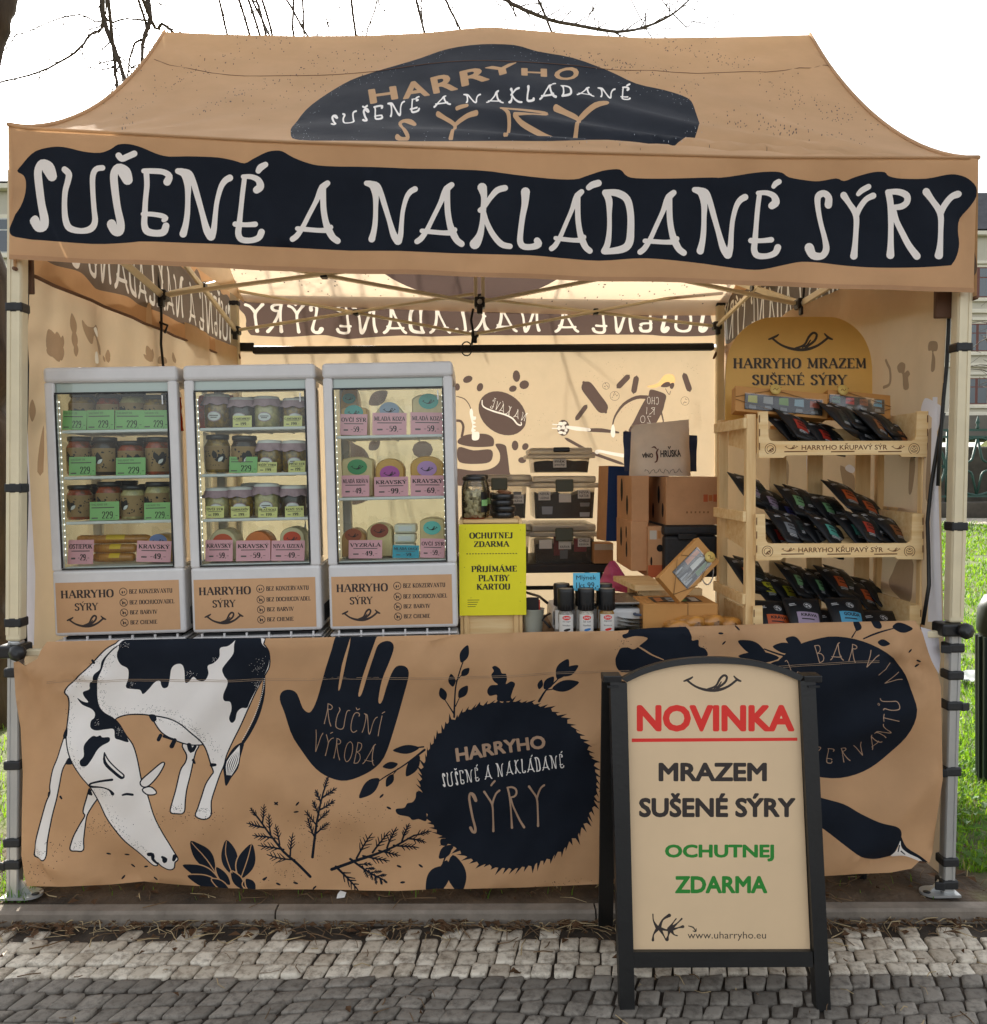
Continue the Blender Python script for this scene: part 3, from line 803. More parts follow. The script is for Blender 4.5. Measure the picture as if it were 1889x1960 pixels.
for i in range(60000):
    t = rgr.random()
    y = .15+ 14*(t**1.8)
    xr = (y+2.73)*.56
    x = rgr.uniform(1.62+rgr.uniform(0,.15), max(2.3, xr*1.12)+.8)
    if y < .5 and rgr.random() < .6: continue
    if pnoise.noise(Vector((x*2.6, y*2.6, 5))) > .28 and rgr.random() < .85: continue
    blade(x, y, rgr.uniform(.018,.055)*(1+.05*y), rgr.uniform(.0015,.0035)*(1+.28*y))
for i in range(9000):
    y = KY1+.02+9*rgr.random()**2.2; x = -1.53-rgr.uniform(-.12,1.3+.3*y)
    if y < .2 and x > -1.42: continue
    blade(x, y, rgr.uniform(.02,.06), rgr.uniform(.0015,.003)*(1+.25*y))
for i in range(260):
    x = rgr.uniform(-1.4,1.5); y = rgr.uniform(KY1+.02,.3); blade(x, y, rgr.uniform(.015,.04), rgr.uniform(.0012,.0025))
for k, (V_, F_) in GV.items(): gr.add(V_, F_, M_gr[k])
# broad low weeds in the shade by the right leg
for i in range(420):
    x = rgr.uniform(1.6, 2.4); y = rgr.uniform(.1, 1.3); a = rgr.uniform(0,6.28); l = rgr.uniform(.02,.05); z = gz(x,y)+rgr.uniform(.005,.05); c, s = math.cos(a)*l, math.sin(a)*l
    gr.add([(x,y,z),(x+c*.5+s*.4,y+s*.5-c*.4,z+.012),(x+c,y+s,z+.004),(x+c*.5-s*.4,y+s*.5+c*.4,z+.012)], [(0,1,2),(0,2,3)], M_gr[0])
o = gr.build('grass'); o['kind'] = 'stuff'; tag(o, 'green lawn grass beside and behind the market tent', 'grass')
# ------------------------------------------------------------------ market tent
def proj(P):
    d = Vector(P)-CAM_P; k = d.dot(_fw); return (PW/2+FPX*d.dot(_rt)/k, 980-FPX*d.dot(_up)/k)
def interp(pts, x):
    if x <= pts[0][0]:
        (a, b), (c, d) = pts[0], pts[1]
    elif x >= pts[-1][0]:
        (a, b), (c, d) = pts[-2], pts[-1]
    else:
        for i in range(len(pts)-1):
            if pts[i][0] <= x <= pts[i+1][0]: (a, b), (c, d) = pts[i], pts[i+1]; break
    return b+(d-b)*(x-a)/(c-a)
def seg_fold(px, py, folds):
    o = 0
    for (x0,y0),(x1,y1),w,a in folds:
        dx, dy = x1-x0, y1-y0; l2 = dx*dx+dy*dy; t = ((px-x0)*dx+(py-y0)*dy)/l2
        if t < -.15 or t > 1.15: continue
        tc = min(1,max(0,t)); d = math.hypot(px-x0-dx*tc, py-y0-dy*tc)
        o += a*math.exp(-(d/w)**2)*math.sin(math.pi*min(1,max(0,(t+.15)/1.3)))
    return o
YB, YV = 2.57, -.045
YR = YB/2
tent = thing('market_tent', 'tan pop-up market tent with dark lettered valance, open front and cloth walls on three sides', 'tent', (0,0,0))
VT = [(16,241),(22,246),(508,272),(1016,291),(1467,303),(1873,304)]          # valance top line
VBt = [(14,497),(17,496),(508,517),(1016,533),(1467,547),(1860,561)]         # valance bottom line
BAND = (ZP('w1',[(110,410),(165,345),(250,275),(380,248),(480,255),(600,285),(715,293),(790,265),(840,232),(920,228),(1010,252),(1100,290),(1200,313),(1400,318),(1550,325),(1660,345),(1740,365),(1800,335)])
  + ZP('w2',[(0,80),(60,66),(120,70),(200,115),(310,155),(430,172),(800,183),(1500,205),(1700,225)]) + ZP('w3',[(0,180),(350,222),(520,228),(600,205),(720,165),(820,153),(860,165),(890,198),(960,218),(1200,222),(1500,215)])
  + ZP('w4',[(0,213),(200,182),(350,172),(430,180),(480,212),(600,232),(700,237),(820,215),(880,233),(960,205),(1080,175),(1160,176),(1190,205),(1280,225),(1450,225),(1600,195),(1690,192),(1760,225),(1810,280),(1812,350),(1770,420),(1710,500),(1690,590),(1695,680),(1670,770),(1635,830),(1590,847),(1300,860),(1100,858),(900,838),(720,818),(570,815),(440,840),(300,868),(180,868)])
  + ZP('w3',[(1440,832),(1100,798),(930,792),(700,800),(400,785),(0,763)]) + ZP('w2',[(600,772),(0,748)]) + ZP('w1',[(1100,925),(900,932),(640,930),(300,912),(110,890),(65,850),(80,790),(130,700),(155,600),(168,490),(150,440)]))
LET = [('w1','S',(195,330,400,852)),('w1','U',(430,383,755,858)),('w1','S',(752,365,945,883)),('w1','E',(1003,398,1228,888)),('w1','N',(1243,402,1660,920)),('w1','e',(1658,440,1890,935)),
  ('w2','A',(172,273,535,725)),('w2','N',(698,280,1087,738)),('w2','A',(1060,292,1420,748)),('w2','K',(1448,295,1762,770)),('w3','L',(112,283,290,735)),('w3','A',(338,296,655,752)),('w3','D',(708,294,948,757)),
  ('w3','A',(967,303,1318,778)),('w3','N',(1352,286,1763,790)),('w4','e',(190,303,424,795)),('w4','s',(590,296,798,795)),('w4','Y',(858,303,1107,796)),('w4','R',(1165,295,1417,803)),('w4','Y',(1427,288,1720,803))]
def zbox(z, b): return (*Zp(z, b[0], b[1]), *Zp(z, b[2], b[3]))
BPOLY = smooth(BAND, 3)
LPOLY = []
for z, ch, b in LET: LPOLY += hand_box(ch, zbox(z, b))
def zrib(z, pth, n=4): return ribbon([(*Zp(z,x,y), r*ZS(z)) for x, y, r in pth], n=n)
LPOLY += zrib('w1', [(845,310,22),(868,333,22),(905,318,22),(955,295,22)])
LPOLY += zrib('w1', [(1838,418,20),(1855,395,24),(1890,375,20)]) + zrib('w3', [(622,285,20),(650,265,24),(692,252,24)]) + zrib('w4', [(370,278,16),(385,258,20),(408,244,20)]) + zrib('w4', [(985,323,16),(1010,298,20),(1052,275,20)])
vfolds = [((30,300),(70,480),10,.010),((24,360),(40,470),7,-.008),((1835,330),(1850,540),10,.012),((1790,420),(1800,545),12,-.008),((640,300),(700,290),14,.006),((1380,350),(1450,310),16,.006),((300,285),(340,300),14,.006)]
def f_val(px, py):
    p = at(px, py, YV)
    return p + Vector((0, .006*math.sin(px*.013)*((py-260)/260) + .016*pnoise.noise(Vector((px/120, py/160, 3.1)))*min(1,max(0,(py-interp(VT,px))/60)) + seg_fold(px, py, vfolds), 0))
vo = [(p[0], p[1]) for p in VT]; 
out_v = [(15,243)]+[(x,interp(VT,x)) for x in range(30,1870,40)]+[(1872,304)]+[(1866,430)]+[(x,interp(VBt,x)) for x in range(1860,20,-40)]+[(18,497)]
mb = MB(); mb.add(*printed(out_v, [(M_navy, [BPOLY], 'nz'), (M_white, LPOLY, 'nz')], 22, f_val, M_tan), True)
mb.build('front_valance', tent)
# hem stitched along the lower edge and piping along the eave
mb = MB()
for i in range(46):
    xa, xb = 20+i*40, 20+(i+1)*40
    qa = [f_val(x, y)+Vector((0,-.004,0)) for x, y in ((xa, interp(VBt,xa)-8),(xb, interp(VBt,xb)-8),(xb, interp(VBt,xb)+1),(xa, interp(VBt,xa)+1))]
    mb.add(qa, [(0,1,2,3)], M_hem)
mb.build('valance_hem', tent)

# roof
z0 = [(at(x,y,YV).x, at(x,y,YV).z) for x, y in VT]
RID = [(315,61),(440,66),(574,69),(700,68),(813,63),(880,56),(935,51),(990,56),(1100,65),(1235,73),(1400,71),(1550,67)]
zr = [(at(x,y,YR).x, at(x,y,YR).z) for x, y in RID]
xL0, xR0 = z0[0][0], z0[-1][0]; xL1, xR1 = zr[0][0], zr[-1][0]
ed = [at_x(x, y, xL0*(1-k)+xL1*k) for (x, y), k in zip([(97,226),(168,196),(224,163),(264,130),(292,109),(310,76)], (.1,.3,.5,.65,.8,.95))]
_zl0, _zl1 = z0[0][1], zr[0][1]
GE = [(0.0,0.0)]+sorted(((p.y-YV)/(YR-YV), (p.z-_zl0)/(_zl1-_zl0)) for p in ed)+[(1.0,1.0)]
print('GABLE', [(round(a,2), round(b,2)) for a, b in GE], 'xs', xL0, xR0, xL1, xR1, 'z', z0[0][1], z0[-1][1], zr[0][1], zr[6][1])
PE = float(np.mean([math.log(max(.01,b))/math.log(a) for a, b in GE if .05 < a < .97 and b > .01]))
SLMIN = .46
def prof(t, x):
    e = max(0.0, 1-min(abs(x-xL1), abs(x-xR1))/.5); p = 1.12+.30*e
    a = .40
    return a*t+(1-a)*t**(p+.35)
def rwrk(x, y):
    """creases radiating from the front corners"""
    o = 0
    dx, dy = xR0-x, (y-YV)+.02; r = math.hypot(dx, dy); a = math.atan2(dy, dx)
    env = max(0, min(1, (r-.05)/.4))*max(0, 1-r/2.3)
    o += env*(.016*math.exp(-((a-.16)/.035)**2) - .012*math.exp(-((a-.24)/.05)**2) + .011*math.exp(-((a-.33)/.035)**2) - .008*math.exp(-((a-.43)/.04)**2)
              + .010*math.exp(-((a-.55)/.05)**2) - .006*math.exp(-((a-.70)/.06)**2)+.006*math.exp(-((a-.9)/.06)**2))
    dx = x-xL0; r = math.hypot(dx, dy); a = math.atan2(dy, dx); env = max(0, min(1, (r-.05)/.4))*max(0, 1-r/1.6)
    o += env*.0022*math.sin(a*22)*(1 if a > .3 else 0)
    t = (y-YV)/(YR-YV)
    dx = xL1-x; r = math.hypot(dx, y-YR); 
    if r < .9: o += .0022*math.sin(math.atan2(y-YR, x-xL1)*17)*(1-r/.9)*min(1,r/.2)
    dx = xR1-x; r = math.hypot(dx, y-YR)
    if r < .9: o += .0025*math.sin(math.atan2(y-YR, dx)*17)*(1-r/.9)*min(1,r/.2)
    o *= max(0, min(1, t*8))*max(0, min(1, (1-t)*8))
    return o
def roofz(x, y, wr=True):
    t = (y-YV)/(YR-YV); back = t > 1
    if back: t = max(0, 2-t)
    za, zb = interp(z0, max(xL0,min(xR0,x))), interp(zr, max(xL1,min(xR1,x)))
    z = za+(zb-za)*prof(t, x) + .022*math.sin(math.pi*t)*math.exp(-(x/.45)**2)
    if wr and not back: z += 3.2*rwrk(x, y)
    return z
def roof_hit(px, py):
    d = ray(px, py); lo, hi = YV, YR
    f = lambda y: (CAM_P.z+d.z*(y-CAM_P.y)/d.y) - roofz(CAM_P.x+d.x*(y-CAM_P.y)/d.y, y, False)
    for i in range(40):
        m = (lo+hi)/2
        if f(m) > 0: lo = m
        else: hi = m
    k = (lo-CAM_P.y)/d.y
    return (CAM_P.x+d.x*k, lo)
def RH(z, pts): return [roof_hit(*Zp(z, *p)) for p in pts]
def f_roof(x, y): return Vector((x, y, roofz(x, y)))
logo = smooth([Zp('w5',*p) for p in [(45,420),(60,380),(110,320),(200,250),(300,190),(400,155),(490,130),(600,100),(720,58),(860,36),(1000,38),(1100,65),(1250,95),(1400,150),(1520,205),(1640,235),(1740,270),(1770,310),(1792,380),(1770,430),(1700,465),(1560,480),(1400,478),(1150,468),(900,456),(600,453),(300,450),(80,447)]], 3)
rl_ = [roof_hit(*p) for p in logo]
def rtext(polys): return [[roof_hit(*p) for p in q] for q in polys]
W5 = lambda x, y: Zp('w5', x, y)
tx = []
for ch, (a, b, h) in zip('HARRYHO', [((385,295),(505,275),62),((525,278),(640,256),75),((655,248),(760,225),70),((775,215),(895,193),58),((885,192),(1020,160),48),((1030,180),(1140,178),40),((1175,195),(1280,178),55)]):
    tx += [sans_polys(ch, W5(*a), W5(*b), h*ZS('w5'), .03)]
wt = hand_text('SUŠENÉ A NAKLÁDANÉ', W5(215,392), W5(1500,268), 54*ZS('w5'), 1.5, gap=.16, bow=17)
tt = []
for g, (a, b, h) in zip(['S','Ý','R','Y'], [((478,456),(600,448),100),((655,452),(855,452),125),((920,455),(1275,445),140),((1155,455),(1420,450),160)]):
    tt += hand_text(g, W5(*a), W5(*b), h*ZS('w5'), 1.35)
tt = [[(x, min(y, W5(900,450)[1])) for x, y in p] for p in tt]
dots = []; rd = random.Random(4)
for (ax, ay, bx, by, w, n) in [(440,385,1080,145,50,110),(760,420,1300,190,30,90),(950,430,1480,170,40,60),(480,480,520,400,20,20)]:
    for i in range(n):
        t = rd.random(); x = ax+(bx-ax)*t+rd.gauss(0,w); y = ay+(by-ay)*t+rd.gauss(0,w*.35); dots.append((*Zp('z1',x,y), rd.uniform(.6,1.2)))
for (ax, ay, bx, by, w, n) in [(230,200,700,290,45,110),(620,150,1000,250,40,80),(1000,280,1400,470,60,100),(880,430,1180,520,40,50),(1080,480,1430,530,30,40),(700,450,800,300,20,30)]:
    for i in range(n):
        t = rd.random(); x = ax+(bx-ax)*t+rd.gauss(0,w); y = ay+(by-ay)*t+rd.gauss(0,w*.4); dots.append((*Zp('z2',x,y), rd.uniform(.6,1.25)))
for i in range(70): dots.append((rd.uniform(300,1500), rd.uniform(286,300)-8, .6))
dp = []
for x, y, r in dots:
    yr_ = interp(RID, x)
    if y < yr_+4 or y > interp(VT, x)-4: continue
    dp.append([roof_hit(*q) for q in disc(x, y, r, 5, r*1.25)])
bd = []
for i in range(260):
    k = rd.randrange(len(logo)); x, y = logo[k]; t = rd.random()**2*.22; x += (950-x)*t*.4+rd.gauss(0,6); y += (190-y)*t+rd.gauss(0,3)
    bd.append([roof_hit(*q) for q in disc(x, y, rd.uniform(.35,.6), 4)])
def xe(t): return (xL0+(xL1-xL0)*t, xR0+(xR1-xR0)*t)
yy_ = lin(YV, YR, 16)
out_r = [(xe((y-YV)/(YR-YV))[0], y) for y in yy_]+[(x, YR) for x in lin(xL1, xR1, 60)[1:-1]]+[(xe((y-YV)/(YR-YV))[1], y) for y in yy_[::-1]]+[(x, YV) for x in lin(xR0, xL0, 60)[1:-1]]
mb = MB()
mb.add(*printed(out_r, [(M_tan, dp, 'nz') if False else (mat('printed dots', C('#4a3a30'), .8), dp, 'nz'), (M_navy, [rl_], 'nz'), (mat('dot white', C('#aab0b8'), .7), bd, 'nz')]
   + [(M_tanroof, rtext(t), 'nz') for t in tx] + [(M_white, rtext(wt), 'nz'), (M_tanroof, rtext(tt), 'nz')], .035, f_roof, M_tanroof), True)
mb.build('front_roof_cloth', tent)
# back slope, with part of the print showing from inside
el = [(.70*math.cos(a), YB-.56+.58*math.sin(a)) for a in lin(0, 6.2, 40)]
mb = MB(); ys2 = lin(YR, YB-YV, 24)
out_b = [(xe((YB-YV*1-y+YV-YV)/(YR-YV) if False else max(0,2-(y-YV)/(YR-YV)))[0], y) for y in ys2]+[(x, YB-YV) for x in lin(xL0, xR0, 50)[1:-1]]+[(xe(max(0,2-(y-YV)/(YR-YV)))[1], y) for y in ys2[::-1]]+[(x, YR) for x in lin(xR1, xL1, 50)[1:-1]]
bdot = [disc(rd.uniform(-1.4,1.4), rd.uniform(YR+.4, YB-.05), rd.uniform(.003,.006), 5) for i in range(420)]
mb.add(*printed(out_b, [(M_brown, bdot, 'nz'), (M_brown, [smooth([(x*1.0, y-.08) for x, y in el], 2)], 'nz')], .05, f_roof, M_wallroof), True)
mb.build('back_roof_cloth', tent)
# seams and edge tapes of the roof
mb = MB()
for sx in (0, 1):
    pts = []
    for y in lin(YV, YR, 20):
        x = xe((y-YV)/(YR-YV))[sx]; pts.append(Vector((x, y, roofz(x, y)+.004)))
    mb.tube(pts, .007, M_tanroof, n=8)
mb.tube([at(x, interp(VT,x), YV)+Vector((0,-.004,.002)) for x in range(16, 1873, 40)], .0045, M_tanroof, n=6)
sl = [(295,117),(406,140),(500,146),(610,145),(711,137),(820,124),(935,118),(1060,120),(1180,135),(1290,140),(1430,139),(1530,132),(1590,124)]
mb.tube([Vector((*q, roofz(*q)+.001)) for q in [roof_hit(*p) for p in smooth(sl, 3, False)]], .0013, M_seam, n=5)
mb.build('roof_piping', tent)
# gable panels closing the roof ends
for sx in (0, 1):
    mb = MB(); yl = lin(YV, YB-YV, 40); vs = []
    for y in yl:
        t = (y-YV)/(YR-YV); t = t if t <= 1 else max(0, 2-t); x = xe(t)[sx]
        vs += [(x, y, roofz(x, y, False)), (xe(0)[sx], y, z0[0 if sx == 0 else -1][1]-.01)]
    mb.add(vs, [(2*i, 2*i+1, 2*i+3, 2*i+2) for i in range(len(yl)-1)], M_wall, True)
    mb.build('gable_panel', tent)

# back and side valances: the same print, seen from inside
def vuv(px, py):
    u = (px-16)/(1872-16); a, b = interp(VT, px), interp(VBt, px); return (u, (py-a)/(b-a))
NB = [vuv(*p) for p in BPOLY]; NL = [[vuv(*p) for p in q] for q in LPOLY]
NO = [(u, 0) for u in lin(0,1,30)]+[(u, 1) for u in lin(1,0,30)]
bl, br = at(452,556,YB-YV), at(1374,556,YB-YV); bzb = at(915,661,YB-YV).z
def f_bval(u, v):
    ztop = bl.z+(br.z-bl.z)*(1-u)
    return Vector((br.x+(bl.x-br.x)*u, YB-YV+.008*math.sin(u*24)*v, ztop+(bzb-ztop)*v))
mb = MB(); mb.add(*printed(NO, [(M_brown, [NB], 'nz'), (M_wwhite, NL, 'nz')], .03, f_bval, M_wall), True)
mb.build('back_valance', tent)
for sx in (0, 1):
    xA = xe(0)[sx]; zA = z0[0 if sx == 0 else -1][1]; xBk = bl.x-.02 if sx == 0 else br.x+.02; zBk = bl.z
    def f_sval(u, v, sx=sx, xA=xA, zA=zA, xBk=xBk, zBk=zBk):
        k = (1-u) if sx == 0 else u                       # 0 at the front
        y = YV+.004+(YB-2*YV-.008)*k
        zt = zA+(zBk-zA)*k
        return Vector((xA+(xBk-xA)*k+(1 if sx else -1)*(.034*math.exp(-((k-.07)/.05)**2)*(.4+.6*v) if sx else 0)+.006*math.sin(k*40)*v, y, zt-.425*v))
    M_b2 = mat('grey print seen through', C('#6e6258'), .8, noise=.08, trans=.25, tcol=C('#7b6a5c')); M_t2 = M_tan
    mb = MB(); mb.add(*printed(NO, [(M_b2, [NB], 'nz'), (M_white, NL, 'nz')], .03, f_sval, M_tan), True)
    mb.build('side_valance', tent)
    mb = MB(); mb.tube([f_sval(u, 1.0) for u in lin(0,1,20)], .006, M_seam, n=6); mb.build('valance_hem', tent)
mb = MB(); mb.tube([Vector((x, YB-YV-.01, bl.z+(br.z-bl.z)*(x-bl.x)/(br.x-bl.x))) for x in lin(bl.x, br.x, 10)], .005, M_seam, n=6); mb.build('valance_hem', tent)

# legs
LEGS = []
def leg(foot, top, yp, step, plate_dir, straps, front):
    f = Vector(foot); t = Vector(top)
    mb = MB(); s = f+(t-f)*step
    mb.bar(f+Vector((0,0,.004)), s, .038, .038, M_alu2, .006)
    mb.bar(s-(t-f)*.0, t, .046, .046, M_alu, .007)
    for dx in (-.0145, .0145): mb.bar(s+Vector((dx,-.024,.02)), t+Vector((dx,-.024,0)), .010, .003, M_alu)
    for dx in (-.012, .012): mb.bar(f+Vector((dx,-.0198,.02)), s+Vector((dx,-.0198,-.004)), .008, .003, M_alu2)
    o = mb.build('leg', tent); LEGS.append((f, t))
    mb = MB(); n = 14
    poly = [(-.03,-.035)]+[(plate_dir*(.045+.042*math.cos(a))-.0, .036*math.sin(a)) for a in lin(-math.pi/2, math.pi/2, n)]+[(-.03,.035)]
    if plate_dir < 0: poly = [(-x if i in (0, len(poly)-1) else x, y) for i, (x, y) in enumerate(poly)]
    mb.prism(poly, lambda x, y: f+Vector((x, y, .012)), lambda x, y: f+Vector((x, y, .004)), M_alu2)
    mb.tube([f+Vector((plate_dir*.07,-.01,.0125)), f+Vector((plate_dir*.07,-.01,.0135))], .012, M_blk, n=10)
    mb.prism([(0,0),(plate_dir*.055,0),(0,.07)], lambda x, z: f+Vector((x, -.004, .012+z)), lambda x, z: f+Vector((x, .004, .012+z)), M_alu2)
    mb.build('foot_plate', o)
    for pc, tail in straps:
        c = f+(t-f)*pc; mb = MB()
        mb.box(c, (.054,.054,.030), M_blk, bev=.006)
        if tail: mb.box(c+Vector((tail*.034, -.022, -.003)), (.03,.008,.026), M_blk, rot=.3*tail, bev=.003)
        mb.build('strap', o)
    return o
fl = gpt(29, 1716); fr = gpt(1811, 1711)
tl_ = at(35, 330, fl.y+.0); tr_ = at(1846, 380, fr.y)
hl = lambda py: None
def frac(f, t, px, py):           # share of the leg height that shows at a pixel row
    lo, hi = 0, 1
    for i in range(30):
        m = (lo+hi)/2
        if proj(f+(t-f)*m)[1] > py: lo = m
        else: hi = m
    return lo
sL = [(frac(fl,tl_,0,y), s) for y, s in ((590,0),(934,0),(1190,0),(1285,0),(1461,0),(1608,0),(1650,-1))]
sR = [(frac(fr,tr_,0,y), s) for y, s in ((666,0),(1007,0),(1238,-1),(1290,0),(1348,1),(1473,-1),(1645,0),(1688,-1))]
Lg1 = leg(fl, tl_, 0, frac(fl,tl_,0,1225), 1, sL, True)
Lg2 = leg(fr, tr_, 0, frac(fr,tr_,0,1190), -1, sR, True)
gl_ = Vector((at(450,640,YB-.06).x, YB-.06, 0)); gr_ = Vector((at(1378,620,YB-.06).x, YB-.06, 0))
for b, px in ((gl_, 450), (gr_, 1378)):
    t = Vector((b.x, b.y, at(px, 556, YB).z+.02)); f = Vector((b.x, b.y, gz(b.x, b.y)))
    leg(f, t, 0, .5, 1 if px < 900 else -1, [((at(px, 585, YB).z)/t.z, 0)], False)
# clamps that hold the counter rail
def clamp(px, py, o):
    p = at(px, py, fl.y-.0); mb = MB()
    mb.box(p, (.075,.075,.042), M_blkpl, bev=.008)
    mb.lathe([(.0,-.018),(.022,-.018),(.026,-.010),(.026,.004),(.012,.012),(.0,.012)], p+Vector((.03,-.05,0)), M_blkpl, n=8, axis=Matrix.Rotation(R(90), 3, 'X'))
    mb.build('clamp', o)
clamp(30, 1244, Lg1); clamp(1815, 1203, Lg2)
ra, rb_ = at(45, 1249, fl.y+.004), at(1800, 1213, fr.y+.004)
mb = MB(); mb.bar(ra, rb_, .024, .022, M_alu, .004); mb.build('counter_rail', tent)

# scissor trusses with black joints
def joint(p, s=(.05,.06,.05)):
    mb = MB(); mb.box(p, s, M_blkpl, bev=.008); mb.box(Vector(p)+Vector((0,-.02,-.035)), (s[0]*.55, s[1]*.6, .04), M_blkpl, bev=.006)
    mb.tube([Vector(p)+Vector((0,-s[1]*.5-.006,0)), Vector(p)+Vector((0,-s[1]*.5+.004,0))], .012, M_alu2, n=8)
    mb.build('truss_joint', tent)
def bar(a, b, w=.014, h=.03):
    mb = MB(); mb.bar(a, b, w, h, M_alu, .002, upv=(0,1,0)); mb.build('truss_bar', tent)
def pivot(p):
    mb = MB(); mb.box(p, (.03,.05,.034), M_blkpl, bev=.005); mb.build('truss_pivot', tent)
YM = YR
ML, MC, MR = at(311,566,YM), at(918,580,YM), at(1533,582,YM)
def xbars(a, b, cx, off=.012):
    """a, b: low end points; cx: crossing; each bar runs on through the crossing to a high end"""
    a = Vector(a); b = Vector(b); c = Vector(cx); o = Vector((0, off, 0))
    bar(a-o, c-o+(c-a)*(((b-c).x)/((c-a).x))-o*0); bar(b+o, c+o+(c-b)*(((a-c).x)/((c-b).x)))
    pivot(c)
xbars(ML, MC, at(620,526,YM)); xbars(MC, MR, at(1228,519,YM))
BL, BC, BR = at(452,633,YB-.1), at(909,640,YB-.1), at(1372,624,YB-.1)
xbars(BL, BC, at(681,598,YB-.1)); xbars(BC, BR, at(1140,597,YB-.1))
for p in (ML, MC, MR, BL, BR): joint(p)
joint(BC, (.045,.05,.035))
joint(at(920,572,YM+.9), (.04,.05,.05))
for sgn, Mp, Bp, ft in ((-1, ML, BL, tl_), (1, MR, BR, tr_)):
    Fl = Vector((ft.x-sgn*.03, .06, Mp.z)); Fh = Vector((ft.x-sgn*.03, .06, min(Mp.z+.30, ft.z-.03))); Mh = Mp+Vector((0,0,.28)); Bh = Bp+Vector((0,0,.30))
    bar(Fl, Mh); bar(Fh, Mp); bar(Mp, Bh); bar(Mh, Bp)
    pivot((Fl+Mh)/2); pivot((Mp+Bh)/2)
mb = MB()
for dx in (-.018, .016): mb.bar(MC+Vector((dx,0,-.02)), Vector((MC.x+dx, YM, interp(zr, MC.x)-.02)), .016, .02, M_alu, .003)
mb.build('ridge_pole', tent)
mb = MB(); p = MC+Vector((-.03,-.02,-.03)); mb.tube([p, p+Vector((-.01,0,-.05)), p+Vector((.0,.02,-.11)), p+Vector((-.008,.02,-.16))], .006, M_blk, n=6); mb.build('tie_strap', tent); mb = MB()
p = ML+Vector((0,-.02,-.02)); mb.tube([p+Vector((-.02,0,.16)), p, p+Vector((.0,0,-.10)), p+Vector((-.012,.02,-.2)), p+Vector((.005,.02,-.42))], .006, M_blk, n=6)
mb.tube([p+Vector((-.02,0,-.1)), p+Vector((.03,-.01,-.12)), p+Vector((.01,.01,-.15))], .006, M_blk, n=6); mb.build('tie_strap', tent); mb = MB()
p = MR+Vector((.0,-.02,-.02)); mb.tube([p+Vector((.01,0,.16)), p, p+Vector((.0,0,-.08))], .006, M_blk, n=6)
mb.build('tie_strap', tent)

# back wall, hung from a black roll
bw = YB-.03
zlow = gz(0, YB)+.01
pb = proj((at(455,680,bw).x, bw, zlow)); pc = proj((at(1372,680,bw).x, bw, zlow))
WB = [(453,664)]+[(x, 664) for x in range(490,1372,40)]+[(1373,664)]+[(pc[0], pc[1])]+[(x, pb[1]) for x in range(int(pc[0])-40, int(pb[0]), -60)]+[(pb[0], pb[1])]
Z5 = lambda pts: smooth(ZP('z5', pts), 4)
def z5r(pth, n=3): return ribbon([(*Zp('z5',x,y), r*ZS('z5')) for x, y, r in pth], n=n)
br_ = []; wh_ = []; tn_ = []
br_ += [smooth([Zp('z5', 385+165*math.cos(a)*math.cos(.62)-128*math.sin(a)*math.sin(.62), 1042+165*math.cos(a)*math.sin(.62)+128*math.sin(a)*math.cos(.62)) for a in lin(0, 6.0, 16)], 2)]
wh_ += z5r([(255,960,3),(262,1000,4),(330,1030,5),(400,1050,5),(450,1075,5),(480,1110,5),(505,1118,4),(505,1100,3)])
wh_ += hand_text('NA KÁVĚ'[::-1], Zp('z5',305,1000), Zp('z5',530,1090), -62*ZS('z5')*-1, .55) if False else []
def mirror_text(s, p0, p1, h, rs):
    """text read from outside the cloth, so mirrored in here: p0 is the right-hand end"""
    return hand_text(s, p0, p1, -h, -rs if False else rs)
def mtext(s, p0, p1, h, rs):
    # lay out left-to-right from p0 to p1 in a mirrored frame about p0
    L = math.hypot(p1[0]-p0[0], p1[1]-p0[1]); polys = hand_text(s, (0,0), (L,0), h, rs)
    ex = ((p1[0]-p0[0])/L, (p1[1]-p0[1])/L); ey = (-ex[1], ex[0])
    if ey[1] < 0: ey = (-ey[0], -ey[1])
    return [[(p0[0]+ex[0]*x+ey[0]*y, p0[1]+ex[1]*x+ey[1]*y) for x, y in p] for p in polys]
wh_ += mtext('NA KÁVĚ', Zp('z5',528,1098), Zp('z5',302,1008), 62*ZS('z5'), .6)
for x, y, a, b, r in [(163,826,32,22,-.4),(241,876,28,20,-1.2),(475,803,38,24,1.5),(525,858,32,28,-.4),(452,884,26,20,-.4),(95,875,18,24,0),(466,1248,22,32,0),(532,1255,20,24,.6),(512,1342,26,20,0)]:
    br_ += [disc(*Zp('z5',x,y), a*ZS('z5'), 12, b*ZS('z5'), r)]
# coffee machine
br_ += [Z5([(100,1215),(140,1185),(200,1175),(280,1175),(325,1200),(330,1240),(310,1255),(200,1258),(110,1240)]), Z5([(105,1260),(200,1280),(310,1275),(320,1330),(280,1362),(150,1365),(100,1340)]),
        Z5([(340,1240),(400,1245),(415,1290),(430,1417),(430,1500),(60,1500),(60,1400),(200,1410),(300,1400),(360,1360),(368,1300)])]
br_ += z5r([(90,1090,8),(120,1095,8),(135,1130,8),(125,1190,8)]); br_ += z5r([(92,935,3),(140,950,3),(170,985,3),(182,1015,3)])
wh_ += [Z5([(178,1060),(175,1030),(185,1012),(196,1030),(198,1060),(215,1065),(212,1085),(195,1090),(215,1105),(195,1115),(218,1128),(198,1138),(215,1150),(205,1160),(235,1165),(232,1210),(192,1212),(190,1165),(185,1155),(192,1120),(185,1090)])]
tn_ += z5r([(110,1385,6),(220,1390,7),(320,1370,6),(362,1300,4)]); tn_ += z5r([(335,1250,4),(342,1320,5),(320,1350,4)])
